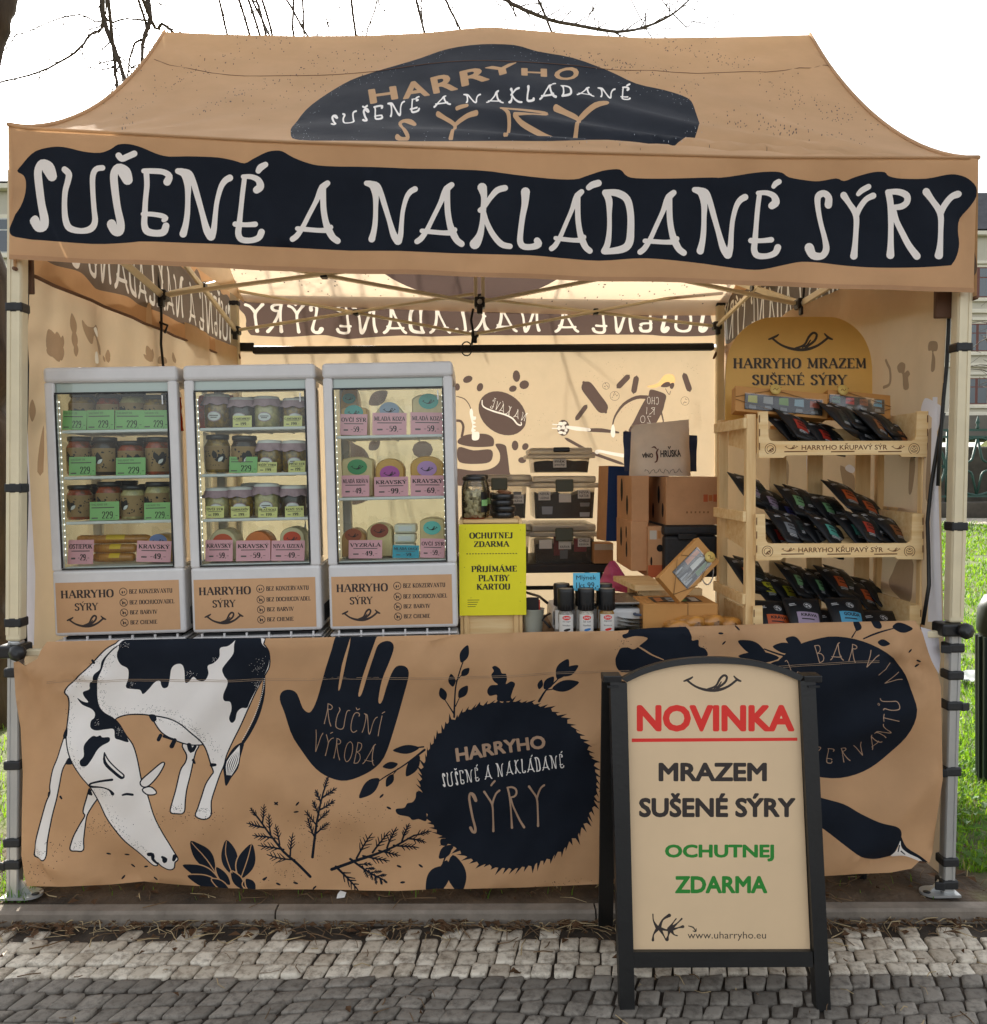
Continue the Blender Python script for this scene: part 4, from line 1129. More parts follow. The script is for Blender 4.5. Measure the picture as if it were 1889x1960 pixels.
# sausages, slices and seeds
for (x0_,y0_),(x1_,y1_),w in [((905,845),(1045,1035),36),((925,990),(855,1085),14),((1195,800),(1118,880),17),((1243,805),(1222,915),17),((1550,785),(1590,900),17),((785,1200),(945,1290),9),((940,1290),(1160,1370),9)]:
    p0 = Zp('z5',x0_,y0_); p1 = Zp('z5',x1_,y1_); w *= ZS('z5')
    br_ += ribbon([(*p0, w*.25),(p0[0]*.88+p1[0]*.12, p0[1]*.88+p1[1]*.12, w),((p0[0]+p1[0])/2,(p0[1]+p1[1])/2,w*1.05),(p0[0]*.12+p1[0]*.88, p0[1]*.12+p1[1]*.88, w),(*p1, w*.25)], n=4)
for x, y, r in [(1047,868,22),(1102,932,30),(1558,962,28)]:
    c = Zp('z5',x,y); rr = r*ZS('z5')
    br_ += ribbon([(*q, .35) for q in disc(*c, rr, 12)], closed=True, n=1)
    for i in range(7): a = rd.uniform(0,6.28); k = rd.uniform(.2,.75)*rr; br_ += [disc(c[0]+k*math.cos(a), c[1]+k*math.sin(a), rd.uniform(.8,1.8), 6, .7, a)]
for i in range(170):
    cx, cy, sp_ = rd.choice([(960,815,40),(1130,760,45),(1580,740,40),(685,1080,40),(440,830,40),(530,1190,40),(1020,1060,40),(1600,1040,40),(1130,1215,40),(500,920,35),(1180,1000,30)])
    x, y = Zp('z5', cx+rd.gauss(0,sp_), cy+rd.gauss(0,sp_*.7)); br_ += [leaf((x,y),(x+rd.uniform(-1.2,1.2),y+rd.uniform(-1.2,1.2)), .3)]
# fork with a slice
wh_ += z5r([(800,1130,9),(860,1140,13),(940,1148,10)]); wh_ += z5r([(708,1112,3),(780,1118,4)]); wh_ += z5r([(705,1138,3),(780,1140,4)]); br_ += z5r([(935,1150,11),(1020,1152,13),(1125,1166,6)])
br_ += [disc(*Zp('z5',775,1135), 40*ZS('z5'), 14, 52*ZS('z5'))]
for dx, dy, a, b in [(-14,-30,16,12),(10,-32,15,10),(-24,0,12,16),(4,-4,14,12),(20,12,10,12),(-14,28,16,10),(10,32,12,10)]: wh_ += [disc(*Zp('z5',772+dx,1137+dy), a*ZS('z5'), 8, b*ZS('z5'))]
wh_ += [Z5([(1085,1120),(1098,1120),(1105,1170),(1098,1195),(1085,1195),(1076,1168)])]
wh_ += z5r([(990,1290,14),(1010,1285,9),(1080,1300,10),(1165,1315,12)])
# sausage-shaped figure
br_ += [Z5([(1330,892),(1380,900),(1432,925),(1425,975),(1405,1040),(1340,1150),(1300,1200),(1250,1215),(1190,1160),(1220,1100),(1265,1010),(1300,950),(1318,930)])]
br_ += z5r([(1310,940,12),(1240,942,11),(1160,985,9),(1105,1060,6),(1088,1120,4)]); br_ += z5r([(1400,1030,6),(1415,1090,4),(1420,1160,4)])
br_ += [Z5([(1398,870),(1425,845),(1455,842),(1458,866),(1430,876)]), Z5([(1458,856),(1480,845),(1487,862),(1475,885),(1460,880)])]
br_ += z5r([(1430,885,2),(1440,905,2),(1455,922,2),(1462,900,2)])
for s_, a, b in [('CHO',(1385,988),(1308,985)),('RI',(1360,1055),(1300,1050)),('ZO',(1335,1110),(1262,1105))]: wh_ += mtext(s_, Zp('z5',*a), Zp('z5',*b), 50*ZS('z5'), .45)
tn2 = [Z5([(1310,870),(1380,850),(1420,800),(1470,792),(1492,815),(1485,850),(1440,842),(1400,865),(1350,880)])]
# leaf prints that show through the third cabinet
br_ += [leaf(Zp('z4',1040,985), Zp('z4',1160,900), .3), leaf(Zp('z4',1040,1275), Zp('z4',1110,1215), .35), disc(*Zp('z4',1385,1275), 20, 10, 17)]
br_ += [Z5([(-600,1250),(-560,1240),(-480,1300),(-430,1500),(-480,1600),(-620,1600)])]
br_ += [Z5([(1160,1165),(1190,1160),(1215,1180),(1200,1330),(1170,1380),(1165,1300)])]
M_tn2 = mat('pale print seen through', C('#b18f69'), .8, noise=.08, trans=.4, tcol=C('#d2a870'))
wfold = [((500,700),(460,1000),30,.012),((1340,700),(1366,1000),16,.02),((1310,720),(1345,900),14,-.014),((1250,690),(1180,1000),50,.008),((900,690),(940,1000),60,.008)]
def f_back(px, py):
    p = at(px, py, bw); return p+Vector((0, .010*math.sin(px*.02)+seg_fold(px, py, wfold)*-1, 0))
mb = MB(); mb.add(*printed(WB, [(M_tn2, tn2, 'nz'), (M_brown, br_, 'nz'), (M_wall, tn_, 'nz'), (M_wwhite, wh_, 'nz')], 22, f_back, M_wall), True)
mb.build('back_wall', tent)
mb = MB(); a, b = at(484,671,bw-.04), at(1366,664,bw-.04); mb.bar(a, b, .05, .044, M_blk, .012); 
mb.bar(at(455,664,bw-.0), at(486,664,bw-.0), .02, .05, M_blk, .005)
q = at(893,668,bw-.07); mb.tube([q+Vector((.032*math.cos(t),-.01,.042*math.sin(t))) for t in lin(0,6.28,14)], .004, M_blk, n=5)
mb.build('rolled_curtain', tent)
mb = MB()
for x, s in ((453,1),(1372,-1)):
    vs = []
    for i in range(12):
        t = i/11; p = at(x+s*6*t, 672+14*t, bw-.02-.02*math.sin(t*3)); vs += [p, p+Vector((s*.02*math.sin(t*6),0,-.02))]
    mb.tube([vs[k] for k in range(0, 24, 2)], .008, M_seam, n=5); mb.build('wall_edge_tape', tent); mb = MB()

# side walls
def wallplane(P0, P1):
    P0 = Vector(P0); d = (Vector(P1)-P0); n = Vector((d.y, -d.x, 0)).normalized()
    def hit(px, py):
        r = ray(px, py); k = (P0-CAM_P).dot(n)/r.dot(n); p = CAM_P+r*k; return (p.y, p.z)
    def pos(y, z): return Vector((P0.x+d.x*(y-P0.y)/d.y, y, z))
    return hit, pos
hitL, posL = wallplane((fl.x+.012, .05, 0), (gl_.x-.0, YB-.02, 0))
hitR, posR = wallplane((fr.x-.004, .05, 0), (gr_.x+.02, YB-.02, 0))
WO = [(y, 2.13) for y in lin(.05, YB-.02, 30)]+[(YB-.02, z) for z in lin(2.1, .03, 20)]+[(y, .02) for y in lin(YB-.05, .05, 30)]+[(.05, z) for z in lin(.05, 2.1, 20)]
def HL(z, pts): return [hitL(*Zp(z, *p)) for p in pts]
def HR(z, pts): return [hitR(*Zp(z, *p)) for p in pts]
M_faint = mat('faint print seen through', C('#8d7a66'), .8, noise=.08, trans=.35, tcol=C('#96795c'))
M_faintw = mat('faint white seen through', C('#cfc6ba'), .8, trans=.4, tcol=C('#e8dcc8'))
fL = [smooth(HL('z3',[(600,520),(640,570),(700,575),(740,558),(765,590),(750,640),(790,720),(792,785),(770,770),(740,680),(700,640),(680,700),(650,690),(610,600)]),3)]
for a, b in [((425,840),(360,590)),((420,800),(350,670)),((425,830),(350,700)),((425,780),(405,610)),((430,760),(445,640)),((440,830),(435,700)),((380,800),(352,740)),((545,640),(520,470)),((550,740),(535,590)),((555,800),(552,690)),
             ((830,840),(815,790)),((845,840),(848,745)),((850,845),(858,800)),((1100,840),(1060,780)),((1110,840),(1075,715)),((1115,820),(1110,740)),((1340,840),(1330,765)),((1350,850),(1345,800)),((270,1290),(270,1120))]:
    fL += [[hitL(*q) for q in leaf(Zp('z3',*a), Zp('z3',*b), .16)]]
fL += [smooth(HL('z3',[(1190,850),(1195,810),(1220,795),(1260,810),(1265,850)]),3), smooth(HL('z3',[(310,1667),(320,1500),(340,1350),(350,1340),(350,1667)]),2)]
fLw = [smooth(HL('z3',[(705,780),(725,760),(750,775),(760,845),(705,845)]),3), smooth(HL('z3',[(700,590),(745,580),(765,640),(750,650)]),3)]
stripL = [hitL(*p) for p in [(48,850),(56,800),(60,900),(66,1000),(72,1100),(64,1235),(46,1235)]]
def f_L(y, z):
    return posL(y, z)+Vector((.016*math.sin(y*9+z*2)*min(1,y*2)+.006*math.sin(y*23), 0, 0))
mb = MB(); mb.add(*printed(WO, [(M_faint, fL, 'nz'), (M_faintw, fLw, 'nz'), (M_wwall, [stripL], 'nz')], .06, f_L, M_wall), True)
mb.build('side_wall', tent)
fR = [smooth(HR('y7',[(250,975),(262,950),(300,950),(311,975),(305,1005),(285,1010),(298,1050),(297,1115),(275,1118),(278,1010),(255,1005)]),3), smooth(HR('y7',[(52,1095),(70,1070),(90,1085),(85,1130),(92,1125),(105,1118),(117,1140),(105,1160),(110,1220),(80,1225),(75,1140),(58,1130)]),3),
      smooth(HR('y7',[(140,1625),(185,1625),(190,1700),(170,1820),(140,1825),(135,1720)]),3), smooth(HR('y7',[(275,1460),(320,1470),(300,1600),(315,1780),(300,1860),(265,1860),(270,1600)]),3),
      smooth(HR('y2',[(1200,1440),(1300,1440),(1305,1560),(1280,1700),(1180,1640),(1140,1580),(1160,1520)]),3), smooth(HR('y2',[(880,900),(940,960),(935,1060),(900,1050),(890,1000)]),3), smooth(HR('y2',[(540,870),(560,900),(550,1010),(535,980)]),3)]
fR += ribbon([(*hitR(*Zp('y7',x,y)), .006) for x, y in [(5,1060),(12,1085),(20,1110),(22,1160),(15,1200),(-10,1215)]], n=3)
fRw = [smooth(HR('y7',[(218,1345),(235,1290),(260,1278),(320,1310),(343,1335),(335,1420),(320,1470),(300,1465),(290,1390),(240,1360)]),3), [hitR(*p) for p in [(1790,760),(1799,760),(1800,1190),(1780,1190),(1788,1000)]], smooth(HR('y2',[(905,910),(925,895),(945,920),(935,945),(910,930)]),3), smooth(HR('y2',[(640,840),(665,850),(655,960),(640,940)]),3)]
def f_R(y, z): return posR(y, z)+Vector((.014*math.sin(y*8+z*3)+.005*math.sin(y*21+1), 0, 0))
mb = MB(); mb.add(*printed(WO, [(M_faint, fR, 'nz'), (M_wwall, fRw, 'nz')], .06, f_R, M_wall), True)
mb.build('side_wall', tent)
# wall edge bands beside the front legs and the cable that hangs inside the right wall
mb = MB()
mb.tube([at(x, y, .05) for x, y in [(52,530),(50,600),(47,640),(51,700),(49,800),(46,860),(50,950),(47,1060),(46,1180),(48,1235)]], .0075, M_blk, n=6); mb.build('edge_strap', tent); mb = MB()
mb.tube([at(x, y, .05) for x, y in [(1818,560),(1815,640),(1812,700),(1806,760),(1800,840),(1795,930)]], .006, M_blk, n=6)
mb.build('edge_strap', tent)
mb = MB(); mb.rbox(at(47,500,.03)+Vector((0,0,-.10)), at(60,500,.05)+Vector((.01,0,.02)), mat('brown webbing', C('#5e4331'), .85), .004); mb.build('corner_flap', tent); mb = MB(); mb.rbox(at(1810,560,.03)+Vector((-.03,0,-.08)), at(1822,560,.05)+Vector((0,0,.05)), mat('brown webbing'), .004); mb.build('corner_flap', tent)
cab = MB(); cab.tube([at(x, y, Y) for x, y, Y in [(1806,790,.06),(1795,850,.07),(1782,930,.085),(1775,1000,.09),(1777,1060,.09),(1778,1120,.085),(1766,1196,.07)]], .0065, M_blkpl, n=8)
tag(cab.build('power_cable'), 'black power cable hanging down inside the right tent wall beside the wooden rack', 'cable')
# ------------------------------------------------------------------ printed counter cloth
YC = fl.y-.03
y3 = lambda pts, n=4: smooth(ZP('y3', pts), n)
y4 = lambda pts, n=4: smooth(ZP('y4', pts), n)
y5 = lambda pts, n=4: smooth(ZP('y5', pts), n)
BO = ZP('y3',[(285,150),(500,145),(800,138),(1050,133),(1300,128),(1600,125)])+ZP('y4',[(160,97),(400,93),(690,88),(1100,78),(1500,66),(1880,60)])+ZP('y5',[(400,44),(640,36),(1000,25),(1300,18),(1590,12),(1605,60),(1640,170),(1672,230),(1690,300),(1690,420),(1682,700),(1670,900),(1655,1040),(1640,1085),(1600,1075),(1560,1108),(1460,1122),(1320,1128),(1165,1132)])
BO += ZP('y4',[(1790,1306),(1600,1312),(1400,1316),(1200,1320),(950,1326),(800,1332),(600,1338),(395,1338),(250,1332),(120,1326)])+ZP('y3',[(1889,1728),(1640,1718),(1300,1708),(905,1700),(700,1714),(400,1714),(172,1712),(150,1640),(146,1500),(140,1300),(132,1000),(125,700),(110,480),(90,275),(130,262),(190,285),(245,250),(262,200)])
SH = []
Wp = [y3([(800,132),(740,160),(680,195),(620,255),(560,320),(490,385),(440,430),(425,465),(440,495),(437,560),(432,640),(435,730),(455,810),(490,900),(540,980),(600,1060),(630,1150),(680,1250),(760,1350),(840,1440),(900,1500),(950,1545),(985,1570),(1010,1568),(1018,1545),(1040,1568),(1085,1592),(1120,1582),(1130,1540),(1150,1520),(1138,1490),(1100,1430),(1060,1370),(1010,1270),(970,1160),(945,1090),(920,1020),(905,940),(885,860),(860,790),(820,740),(770,680),(735,640),(800,610),(880,600),(960,605),(1080,625),(1180,670),(1250,735),(1300,800),(1330,870),(1350,940),(1365,985),(1350,1010),(1320,1060),(1300,1130),(1280,1200),(1268,1245),(1320,1263),(1358,1240),(1355,1160),(1375,1080),(1400,1000),(1425,940),(1440,880),(1480,790),(1530,690),(1580,580),(1640,450),(1690,360),(1720,300),(1718,210),(1685,160),(1650,118),(1200,100)], 3),
  y3([(430,735),(410,800),(385,880),(350,960),(332,1060),(332,1110),(300,1180),(265,1290),(237,1420),(218,1510),(255,1528),(297,1522),(300,1430),(325,1280),(365,1150),(385,1060),(410,960),(440,905),(468,875),(450,800)]),
  y3([(592,1085),(560,1150),(535,1230),(545,1262),(510,1320),(470,1390),(452,1440),(446,1482),(480,1490),(518,1488),(520,1420),(540,1310),(555,1250),(590,1190),(628,1130)]),
  y3([(1180,795),(1200,870),(1190,920),(1160,970),(1138,1090),(1122,1160),(1114,1212),(1150,1222),(1190,1218),(1195,1150),(1200,1080),(1215,1000),(1230,920),(1248,850),(1265,805)]),
  y3([(985,608),(1000,650),(1050,715),(1130,760),(1200,790),(1250,802),(1305,796),(1250,735),(1180,670),(1080,625)]),
  y3([(922,1022),(990,960),(1045,915),(1057,922),(1020,990),(965,1050),(930,1055)]), y3([(930,1078),(975,1066),(1012,1100),(960,1108)])]
def y3r(pth, closed=False, n=3): return ribbon([(*Zp('y3',x,y), r*ZS('y3')) for x, y, r in pth], closed=closed, n=n)
ol = []
for p, r in zip(Wp, (8,9,9,8,9,9,8)): ol += ribbon([(x, y, r*ZS('y3')) for x, y in p], closed=True, n=1)
order = [3, 4, 1, 2, 0, 5, 6]
for i in order:
    SH.append((M_navy, ribbon([(x, y, 8.5*ZS('y3')) for x, y in Wp[i]], closed=True, n=1), 'nz')); SH.append((M_white, [Wp[i]], 'nz'))
bp = [y3([(800,132),(760,190),(748,240),(770,290),(815,320),(815,380),(802,440),(850,450),(895,455),(915,480),(950,450),(990,405),(1020,398),(1040,440),(1075,432),(1085,380),(1095,320),(1125,290),(1165,290),(1182,330),(1188,400),(1210,400),(1240,368),(1270,392),(1312,392),(1335,350),(1330,300),(1370,280),(1405,240),(1410,185),(1460,172),(1500,140),(1515,100),(1100,100)]),
  y3([(1525,110),(1500,160),(1495,220),(1450,280),(1425,320),(1440,360),(1465,400),(1435,480),(1440,520),(1475,530),(1480,580),(1462,640),(1478,670),(1502,650),(1515,600),(1545,572),(1580,570),(1600,525),(1650,430),(1700,340),(1722,270),(1715,200),(1680,160),(1650,115)]),
  y3([(800,146),(740,175),(690,220),(650,270),(640,320),(610,350),(600,390),(575,410),(568,450),(525,470),(530,500),(558,535),(520,532),(485,510),(515,552),(580,575),(606,600),(605,630),(585,650),(585,690),(620,710),(680,705),(730,705),(742,755),(780,765),(838,775),(815,730),(770,670),(720,630),(670,600),(637,560),(622,500),(625,420),(650,330),(672,260),(712,210),(765,165)]),
  y3([(580,760),(605,742),(625,748),(645,742),(660,755),(702,755),(705,780),(660,805),(635,830),(610,880),(580,920),(545,920),(537,890),(560,860),(555,800)])]
SH.append((M_navy, bp, 'nz'))
ln = []
ln += y3r([(682,845,4),(692,900,9),(745,960,9),(795,1000,9),(812,985,5),(770,948,4),(715,890,4),(682,845,4)])
ln += y3r([(737,1012,8),(660,1020,7),(603,1035,6),(600,1055,9),(665,1062,5),(715,1080,6),(737,1103,13)]) + y3r([(805,1108,6),(832,1102,8),(866,1108,8)])
ln += y3r([(955,1502,12),(985,1500,13),(985,1530,12),(1010,1555,8)]) + y3r([(1052,1510,9),(1075,1522,11),(1062,1540,11),(1056,1520,6)])
ln += y3r([(1040,735,12),(1028,760,12)]) + y3r([(1130,765,13),(1110,805,14)]) + y3r([(1215,800,13),(1225,845,14),(1250,815,9)]) + y3r([(1135,1500,14),(1125,1525,10)]) + y3r([(1120,760,8),(1060,740,8)])
ln += y3r([(1690,365,6),(1682,480,12),(1645,620,13),(1592,730,12),(1552,795,10)])
ln += [y3([(1558,795),(1500,820),(1455,880),(1425,950),(1432,1010),(1448,1068),(1482,1015),(1525,955),(1540,880)])]
ln += y3r([(1350,940,12),(1372,940,9)]) + y3r([(1235,905,9),(1245,925,6)]) + y3r([(325,1105,8),(318,1125,5)]) + y3r([(395,1130,7),(402,1142,6)])+ y3r([(590,265,8),(600,280,8)])
ln += [y3([(430,690),(410,740),(425,760),(440,740)]), y3([(465,870),(440,910),(470,915),(490,905)]), y3([(590,1065),(570,1110),(600,1120)]), y3([(960,608),(985,650),(1010,640),(1000,608)])]
SH.append((M_navy, ln, 'nz'))
wl = []
for k in range(6):
    t = k/5; wl += y3r([(1530+t*0-12*k*.0,815,1.5),(1450+80*t*.9,920,4.0),(1450+30*t,1000,2)])
for i in range(34):
    t = i/33; x = 1690-140*t**1.6; y = 385+390*t; wl += [disc(*Zp('y3',x,y), 1.2, 4)]
SH.append((M_white, wl, 'nz'))
# stippling along the body and on the ground
st = []; rd2 = random.Random(9)
def stip(pts, n, w, rr=(.5,.8)):
    P = ZP('y3', pts)
    for i in range(n):
        k = rd2.randrange(len(P)-1); t = rd2.random(); a, b = P[k], P[k+1]
        st.append(disc(a[0]+(b[0]-a[0])*t+rd2.gauss(0,w), a[1]+(b[1]-a[1])*t+rd2.gauss(0,w), rd2.uniform(*rr), 4))
stip([(750,190),(680,260),(640,400),(650,540),(740,615)], 130, 5); stip([(760,600),(980,575),(1120,600),(1230,670),(1310,770)], 150, 5); stip([(690,1180),(760,1300),(860,1420),(950,1500)], 80, 5)
stip([(450,520),(445,700),(490,860),(560,980)], 80, 5); stip([(230,1500),(290,1490)], 30, 3); stip([(455,1470),(510,1450)], 22, 3); stip([(1120,1190),(1190,1190)], 26, 3); stip([(1280,1210),(1350,1220)], 30, 3); stip([(1310,750),(1400,880)], 40, 6)
stip([(470,445),(560,330),(650,230)], 60, 4); stip([(600,1090),(740,1110)], 40, 5); stip([(980,620),(1250,700),(1290,780)], 70, 4)
stip([(1020,1250),(1440,1270)], 60, 11, (.6,1.1)); stip([(540,1350),(760,1300)], 60, 12, (.6,1.1)); stip([(320,1450),(420,1480)], 24, 12, (.6,1.1)); stip([(200,1600),(320,1640)], 40, 16, (.6,1.1)); stip([(1750,1600),(1889,1640)], 24, 12, (.6,1.1)); stip([(1889,1330),(2300,1290)],50,12,(.6,1.1))
SH.append((M_navy, st, 'nz'))
ws = []
for (cx, cy, sx, sy, n) in [(1660,300,35,60,40),(1640,420,20,20,30),(800,165,30,12,20),(1225,350,30,25,25),(840,425,20,15,16),(1390,270,20,15,14),(770,710,25,25,24),(620,660,15,18,16),(1370,260,15,15,10)]:
    for i in range(n): ws.append(disc(*Zp('y3', cx+rd2.gauss(0,sx*.6), cy+rd2.gauss(0,sy*.6)), .5, 4))
SH.append((M_white, ws, 'nz'))
# hand with lettering
hand = y4([(495,80),(470,150),(430,280),(395,400),(370,455),(350,465),(325,440),(300,370),(265,350),(225,360),(213,400),(240,470),(280,600),(340,700),(410,770),(490,802),(570,800),(660,760),(730,680),(780,540),(820,400),(850,290),(852,245),(830,225),(792,230),(765,270),(740,340),(722,400),(708,417),(702,395),(720,300),(760,200),(778,140),(765,112),(735,108),(700,128),(680,180),(650,270),(622,360),(608,384),(602,370),(622,290),(660,180),(690,95),(696,75),(576,75),(560,130),(530,260),(508,350),(500,345),(520,230),(560,100),(562,75)],3)
SH.append((M_navy, [hand], 'nz'))
for t, a, b, h, bow in [('RUČNÍ',(425,525),(705,580),110,-4),('VÝROBA',(362,668),(680,735),125,-8)]:
    SH.append((mat('tan print on dark', C('#a98a70'), .7, noise=.05, trans=.1), hand_text(t, Zp('y4',*a), Zp('y4',*b), h*ZS('y4'), .42, bow=bow), 'nz'))
# furry wreath and sprigs
fur = []; cx, cy = 1345, 812
for i in range(84):
    a = 2*math.pi*i/84; r = 1+.012*math.sin(i*2.3)+rd2.uniform(-.008,.008); big = .02+.05*rd2.random()**2+.04*max(0,math.sin(a))*rd2.random()
    for da, k in ((0,.985),(.7+rd2.uniform(0,.5),1.0+big),(.62,.99)):
        b = a+da*2*math.pi/84; fur.append((cx+438*k*r*math.cos(b), cy+412*k*r*math.sin(b)))
SH.append((M_navy, [ZP('y4', fur)], 'nz'))
def y4r(pth, n=3): return ribbon([(*Zp('y4',x,y), r*ZS('y4')) for x, y, r in pth], n=n)
def y5r(pth, n=3): return ribbon([(*Zp('y5',x,y), r*ZS('y5')) for x, y, r in pth], n=n)
def lf(z, a, b, w): return leaf(Zp(z,*a), Zp(z,*b), w)
sg = y4r([(1075,485,5),(1078,400,4),(1085,320,3.5),(1110,230,3),(1130,180,2)]) + y4r([(1075,470,4),(1050,430,3),(1022,385,2)]) + y4r([(1082,430,3),(1100,390,2)]) + y4r([(1085,300,3),(1120,262,2)])
sg += [lf('y4',(1110,208),(1143,125),.24), lf('y4',(1070,330),(1060,262),.26), lf('y4',(1112,275),(1150,235),.3), lf('y4',(1030,400),(1010,332),.27), lf('y4',(1098,388),(1142,325),.27)]
sg += y4r([(1495,410,6),(1530,355,4),(1580,310,3),(1640,240,2)]) + y4r([(1530,355,3),(1600,345,2)])
sg += [lf('y4',(1585,300),(1640,200),.26), lf('y4',(1610,285),(1690,232),.22), lf('y4',(1560,348),(1695,318),.2), lf('y4',(1520,350),(1568,288),.28), lf('y4',(1495,350),(1508,302),.28)]
sg += [y4([(1290,400),(1285,370),(1250,375),(1238,350),(1255,322),(1290,318),(1270,300),(1258,270),(1270,250),(1262,232),(1278,225),(1300,240),(1310,262),(1330,265),(1335,290),(1330,315),(1355,302),(1375,315),(1365,345),(1355,380),(1360,400)]), y4([(940,990),(900,985),(870,988),(850,970),(800,955),(790,930),(830,925),(845,905),(870,900),(885,880),(890,850),(915,850),(930,900)])]
sg += y4r([(930,640,6),(860,690,4),(790,740,3.5),(720,790,3),(660,840,2)]) + y4r([(925,625,4),(850,628,3)]) + y4r([(900,660,4),(885,700,2)]) + y4r([(800,730,3),(770,770,2)])
sg += [lf('y4',(905,628),(775,640),.16), lf('y4',(905,665),(840,770),.22), lf('y4',(705,792),(607,880),.22), lf('y4',(775,762),(740,828),.24), lf('y4',(800,705),(722,730),.22)]
sg += y4r([(1065,1130,6),(1030,1180,4),(1010,1240,3)])+[lf('y4',(1062,1120),(1000,1185),.26), lf('y4',(1010,1120),(1040,1090),.5), lf('y4',(1030,1220),(940,1335),.3), lf('y4',(1068,1165),(1108,1345),.26), lf('y4',(1040,1190),(1000,1345),.2)]
SH.append((M_navy, sg, 'nz'))
fx = []
for a, b in [((1790,845),(1815,848)),((1785,900),(1812,905))]: fx += y4r([(*a,3),(*b,3)])
SH.append((M_navy, fx, 'nz'))
SH.append((mat('tan print on dark', C('#a98a70'), .7, noise=.05, trans=.1), sans_polys('HARRYHO', Zp('y4',1088,698), Zp('y4',1530,640), 66*ZS('y4'), .035), 'nz'))
SH.append((M_white, hand_text('SUŠENÉ A NAKLÁDANÉ', Zp('y4',1022,822), Zp('y4',1620,735), 72*ZS('y4'), .9, gap=.14), 'nz'))
SH.append((mat('tan print on dark'), hand_text('sÝRY'.replace('s','S'), Zp('y4',1148,1068), Zp('y4',1548,1028), 225*ZS('y4'), .55, gap=.16), 'nz'))
# dill twigs
def twig(z, a, b, r, depth, rdm, out):
    k = ZS(z); L = math.hypot(b[0]-a[0], b[1]-a[1]); mx = ((a[0]+b[0])/2+rdm.uniform(-.05,.05)*L, (a[1]+b[1])/2+rdm.uniform(-.05,.05)*L)
    pth = [(*Zp(z,*a), r*k), (*Zp(z,*mx), r*k*.85), (*Zp(z,*b), r*k*.6)]; out.extend(ribbon(pth, n=2))
    if depth == 0: return
    an = math.atan2(b[1]-a[1], b[0]-a[0])
    for t, s in ((.3,-1),(.38,1),(.5,-1),(.58,1),(.68,-1),(.76,1),(.86,-1),(.93,1),(1.0,.15)):
        l = L*(.30 if depth > 1 else .36)*rdm.uniform(.8,1.1)*(1.1-.5*t if t < 1 else .6)
        c = an+s*rdm.uniform(.5,.85); p = (a[0]+(b[0]-a[0])*t, a[1]+(b[1]-a[1])*t)
        twig(z, p, (p[0]+l*math.cos(c), p[1]+l*math.sin(c)), max(2.3, r*.65), depth-1, rdm, out)
dl = []; rt_ = random.Random(17)
for a, b, r, d in (((365,1272),(110,990),7,2),((376,1175),(430,855),7,2),((470,1238),(875,1070),8,2),((560,1190),(720,1280),6,2),((490,1225),(590,1325),6,1)): twig('y4',a,b,r,d,rt_,dl)
SH.append((M_navy, dl, 'nz'))
# corner plant
pl = [lf('y3',(1380,1610),(1238,1398),.2), lf('y3',(1500,1620),(1450,1412),.25), lf('y3',(1550,1650),(1615,1435),.25), lf('y3',(1400,1660),(1180,1560),.17), lf('y3',(1430,1720),(1205,1635),.17), lf('y3',(1480,1690),(1390,1580),.2), lf('y3',(1560,1720),(1490,1600),.2), lf('y3',(1600,1720),(1590,1650),.5), lf('y3',(1470,1720),(1360,1660),.2), lf('y3',(1640,1730),(1580,1655),.3)]
for p in pl: SH.append((M_tan, ribbon([(x,y,2.2) for x, y in p], closed=True, n=1), 'nz')); SH.append((M_navy, [p], 'nz'))
SH.append((M_tan, y3r([(1245,1410,2),(1330,1530,3),(1378,1605,3)])+y3r([(1452,1420,2),(1450,1500,3),(1495,1610,3)])+y3r([(1612,1440,2),(1590,1530,3),(1552,1640,3)]), 'nz'))
# round badge, blot, chilli on the right
SH.append((M_navy, [[Zp('y5', 1215+355*math.cos(a)*(1+.01*math.sin(5*a)), 395+318*math.sin(a)) for a in lin(0, 2*math.pi*.99, 60)]], 'nz'))
M_top = mat('tan print on dark')
SH.append((M_top, hand_arc('BEZ BARVIV', Zp('y5',1215,400), 262*ZS('y5'), 218*ZS('y5'), 163, 30, 82*ZS('y5'), .5), 'nz'))
SH.append((M_top, hand_arc('KONZERVANTŮ', Zp('y5',1215,392), 285*ZS('y5'), 262*ZS('y5'), 205, 364, 76*ZS('y5'), .5, inward=True), 'nz'))
SH.append((M_navy, [y5([(340,30),(540,30),(580,70),(585,95),(612,92),(615,120),(642,132),(647,165),(560,200),(400,230),(290,240),(255,222),(245,180),(255,150),(268,128),(300,125),(330,132),(385,95),(380,82),(330,75),(285,85),(275,70),(300,60)])], 'nz'))
SH.append((M_tan, y5r([(330,112,2),(375,140,4),(410,160,3),(455,178,2)]), 'nz'))
sg = [lf('y5',(905,150),(790,98),.22), lf('y5',(960,165),(790,165),.14), lf('y5',(1040,130),(935,118),.22), lf('y5',(1065,110),(995,85),.3), lf('y5',(1000,190),(905,205),.2), lf('y5',(1400,100),(1450,105),.3), lf('y5',(1470,35),(1560,42),.22), lf('y5',(1310,52),(1335,8),.3), lf('y5',(1390,35),(1430,10),.4)]
sg += y5r([(900,130,3),(960,150,4),(1040,170,3)])+y5r([(1340,85,3),(1400,60,4),(1480,38,2)])+y5r([(1290,80,3),(1310,50,2)])+y5r([(1000,125,2),(1070,120,3)])
SH.append((M_navy, sg, 'nz'))
SH.append((M_navy, [y5([(1100,780),(1150,788),(1250,815),(1330,860),(1400,890),(1470,905),(1500,930),(1505,965),(1490,1010),(1470,1052),(1410,1072),(1340,1052),(1250,992),(1155,918),(1100,880)])], 'nz'))
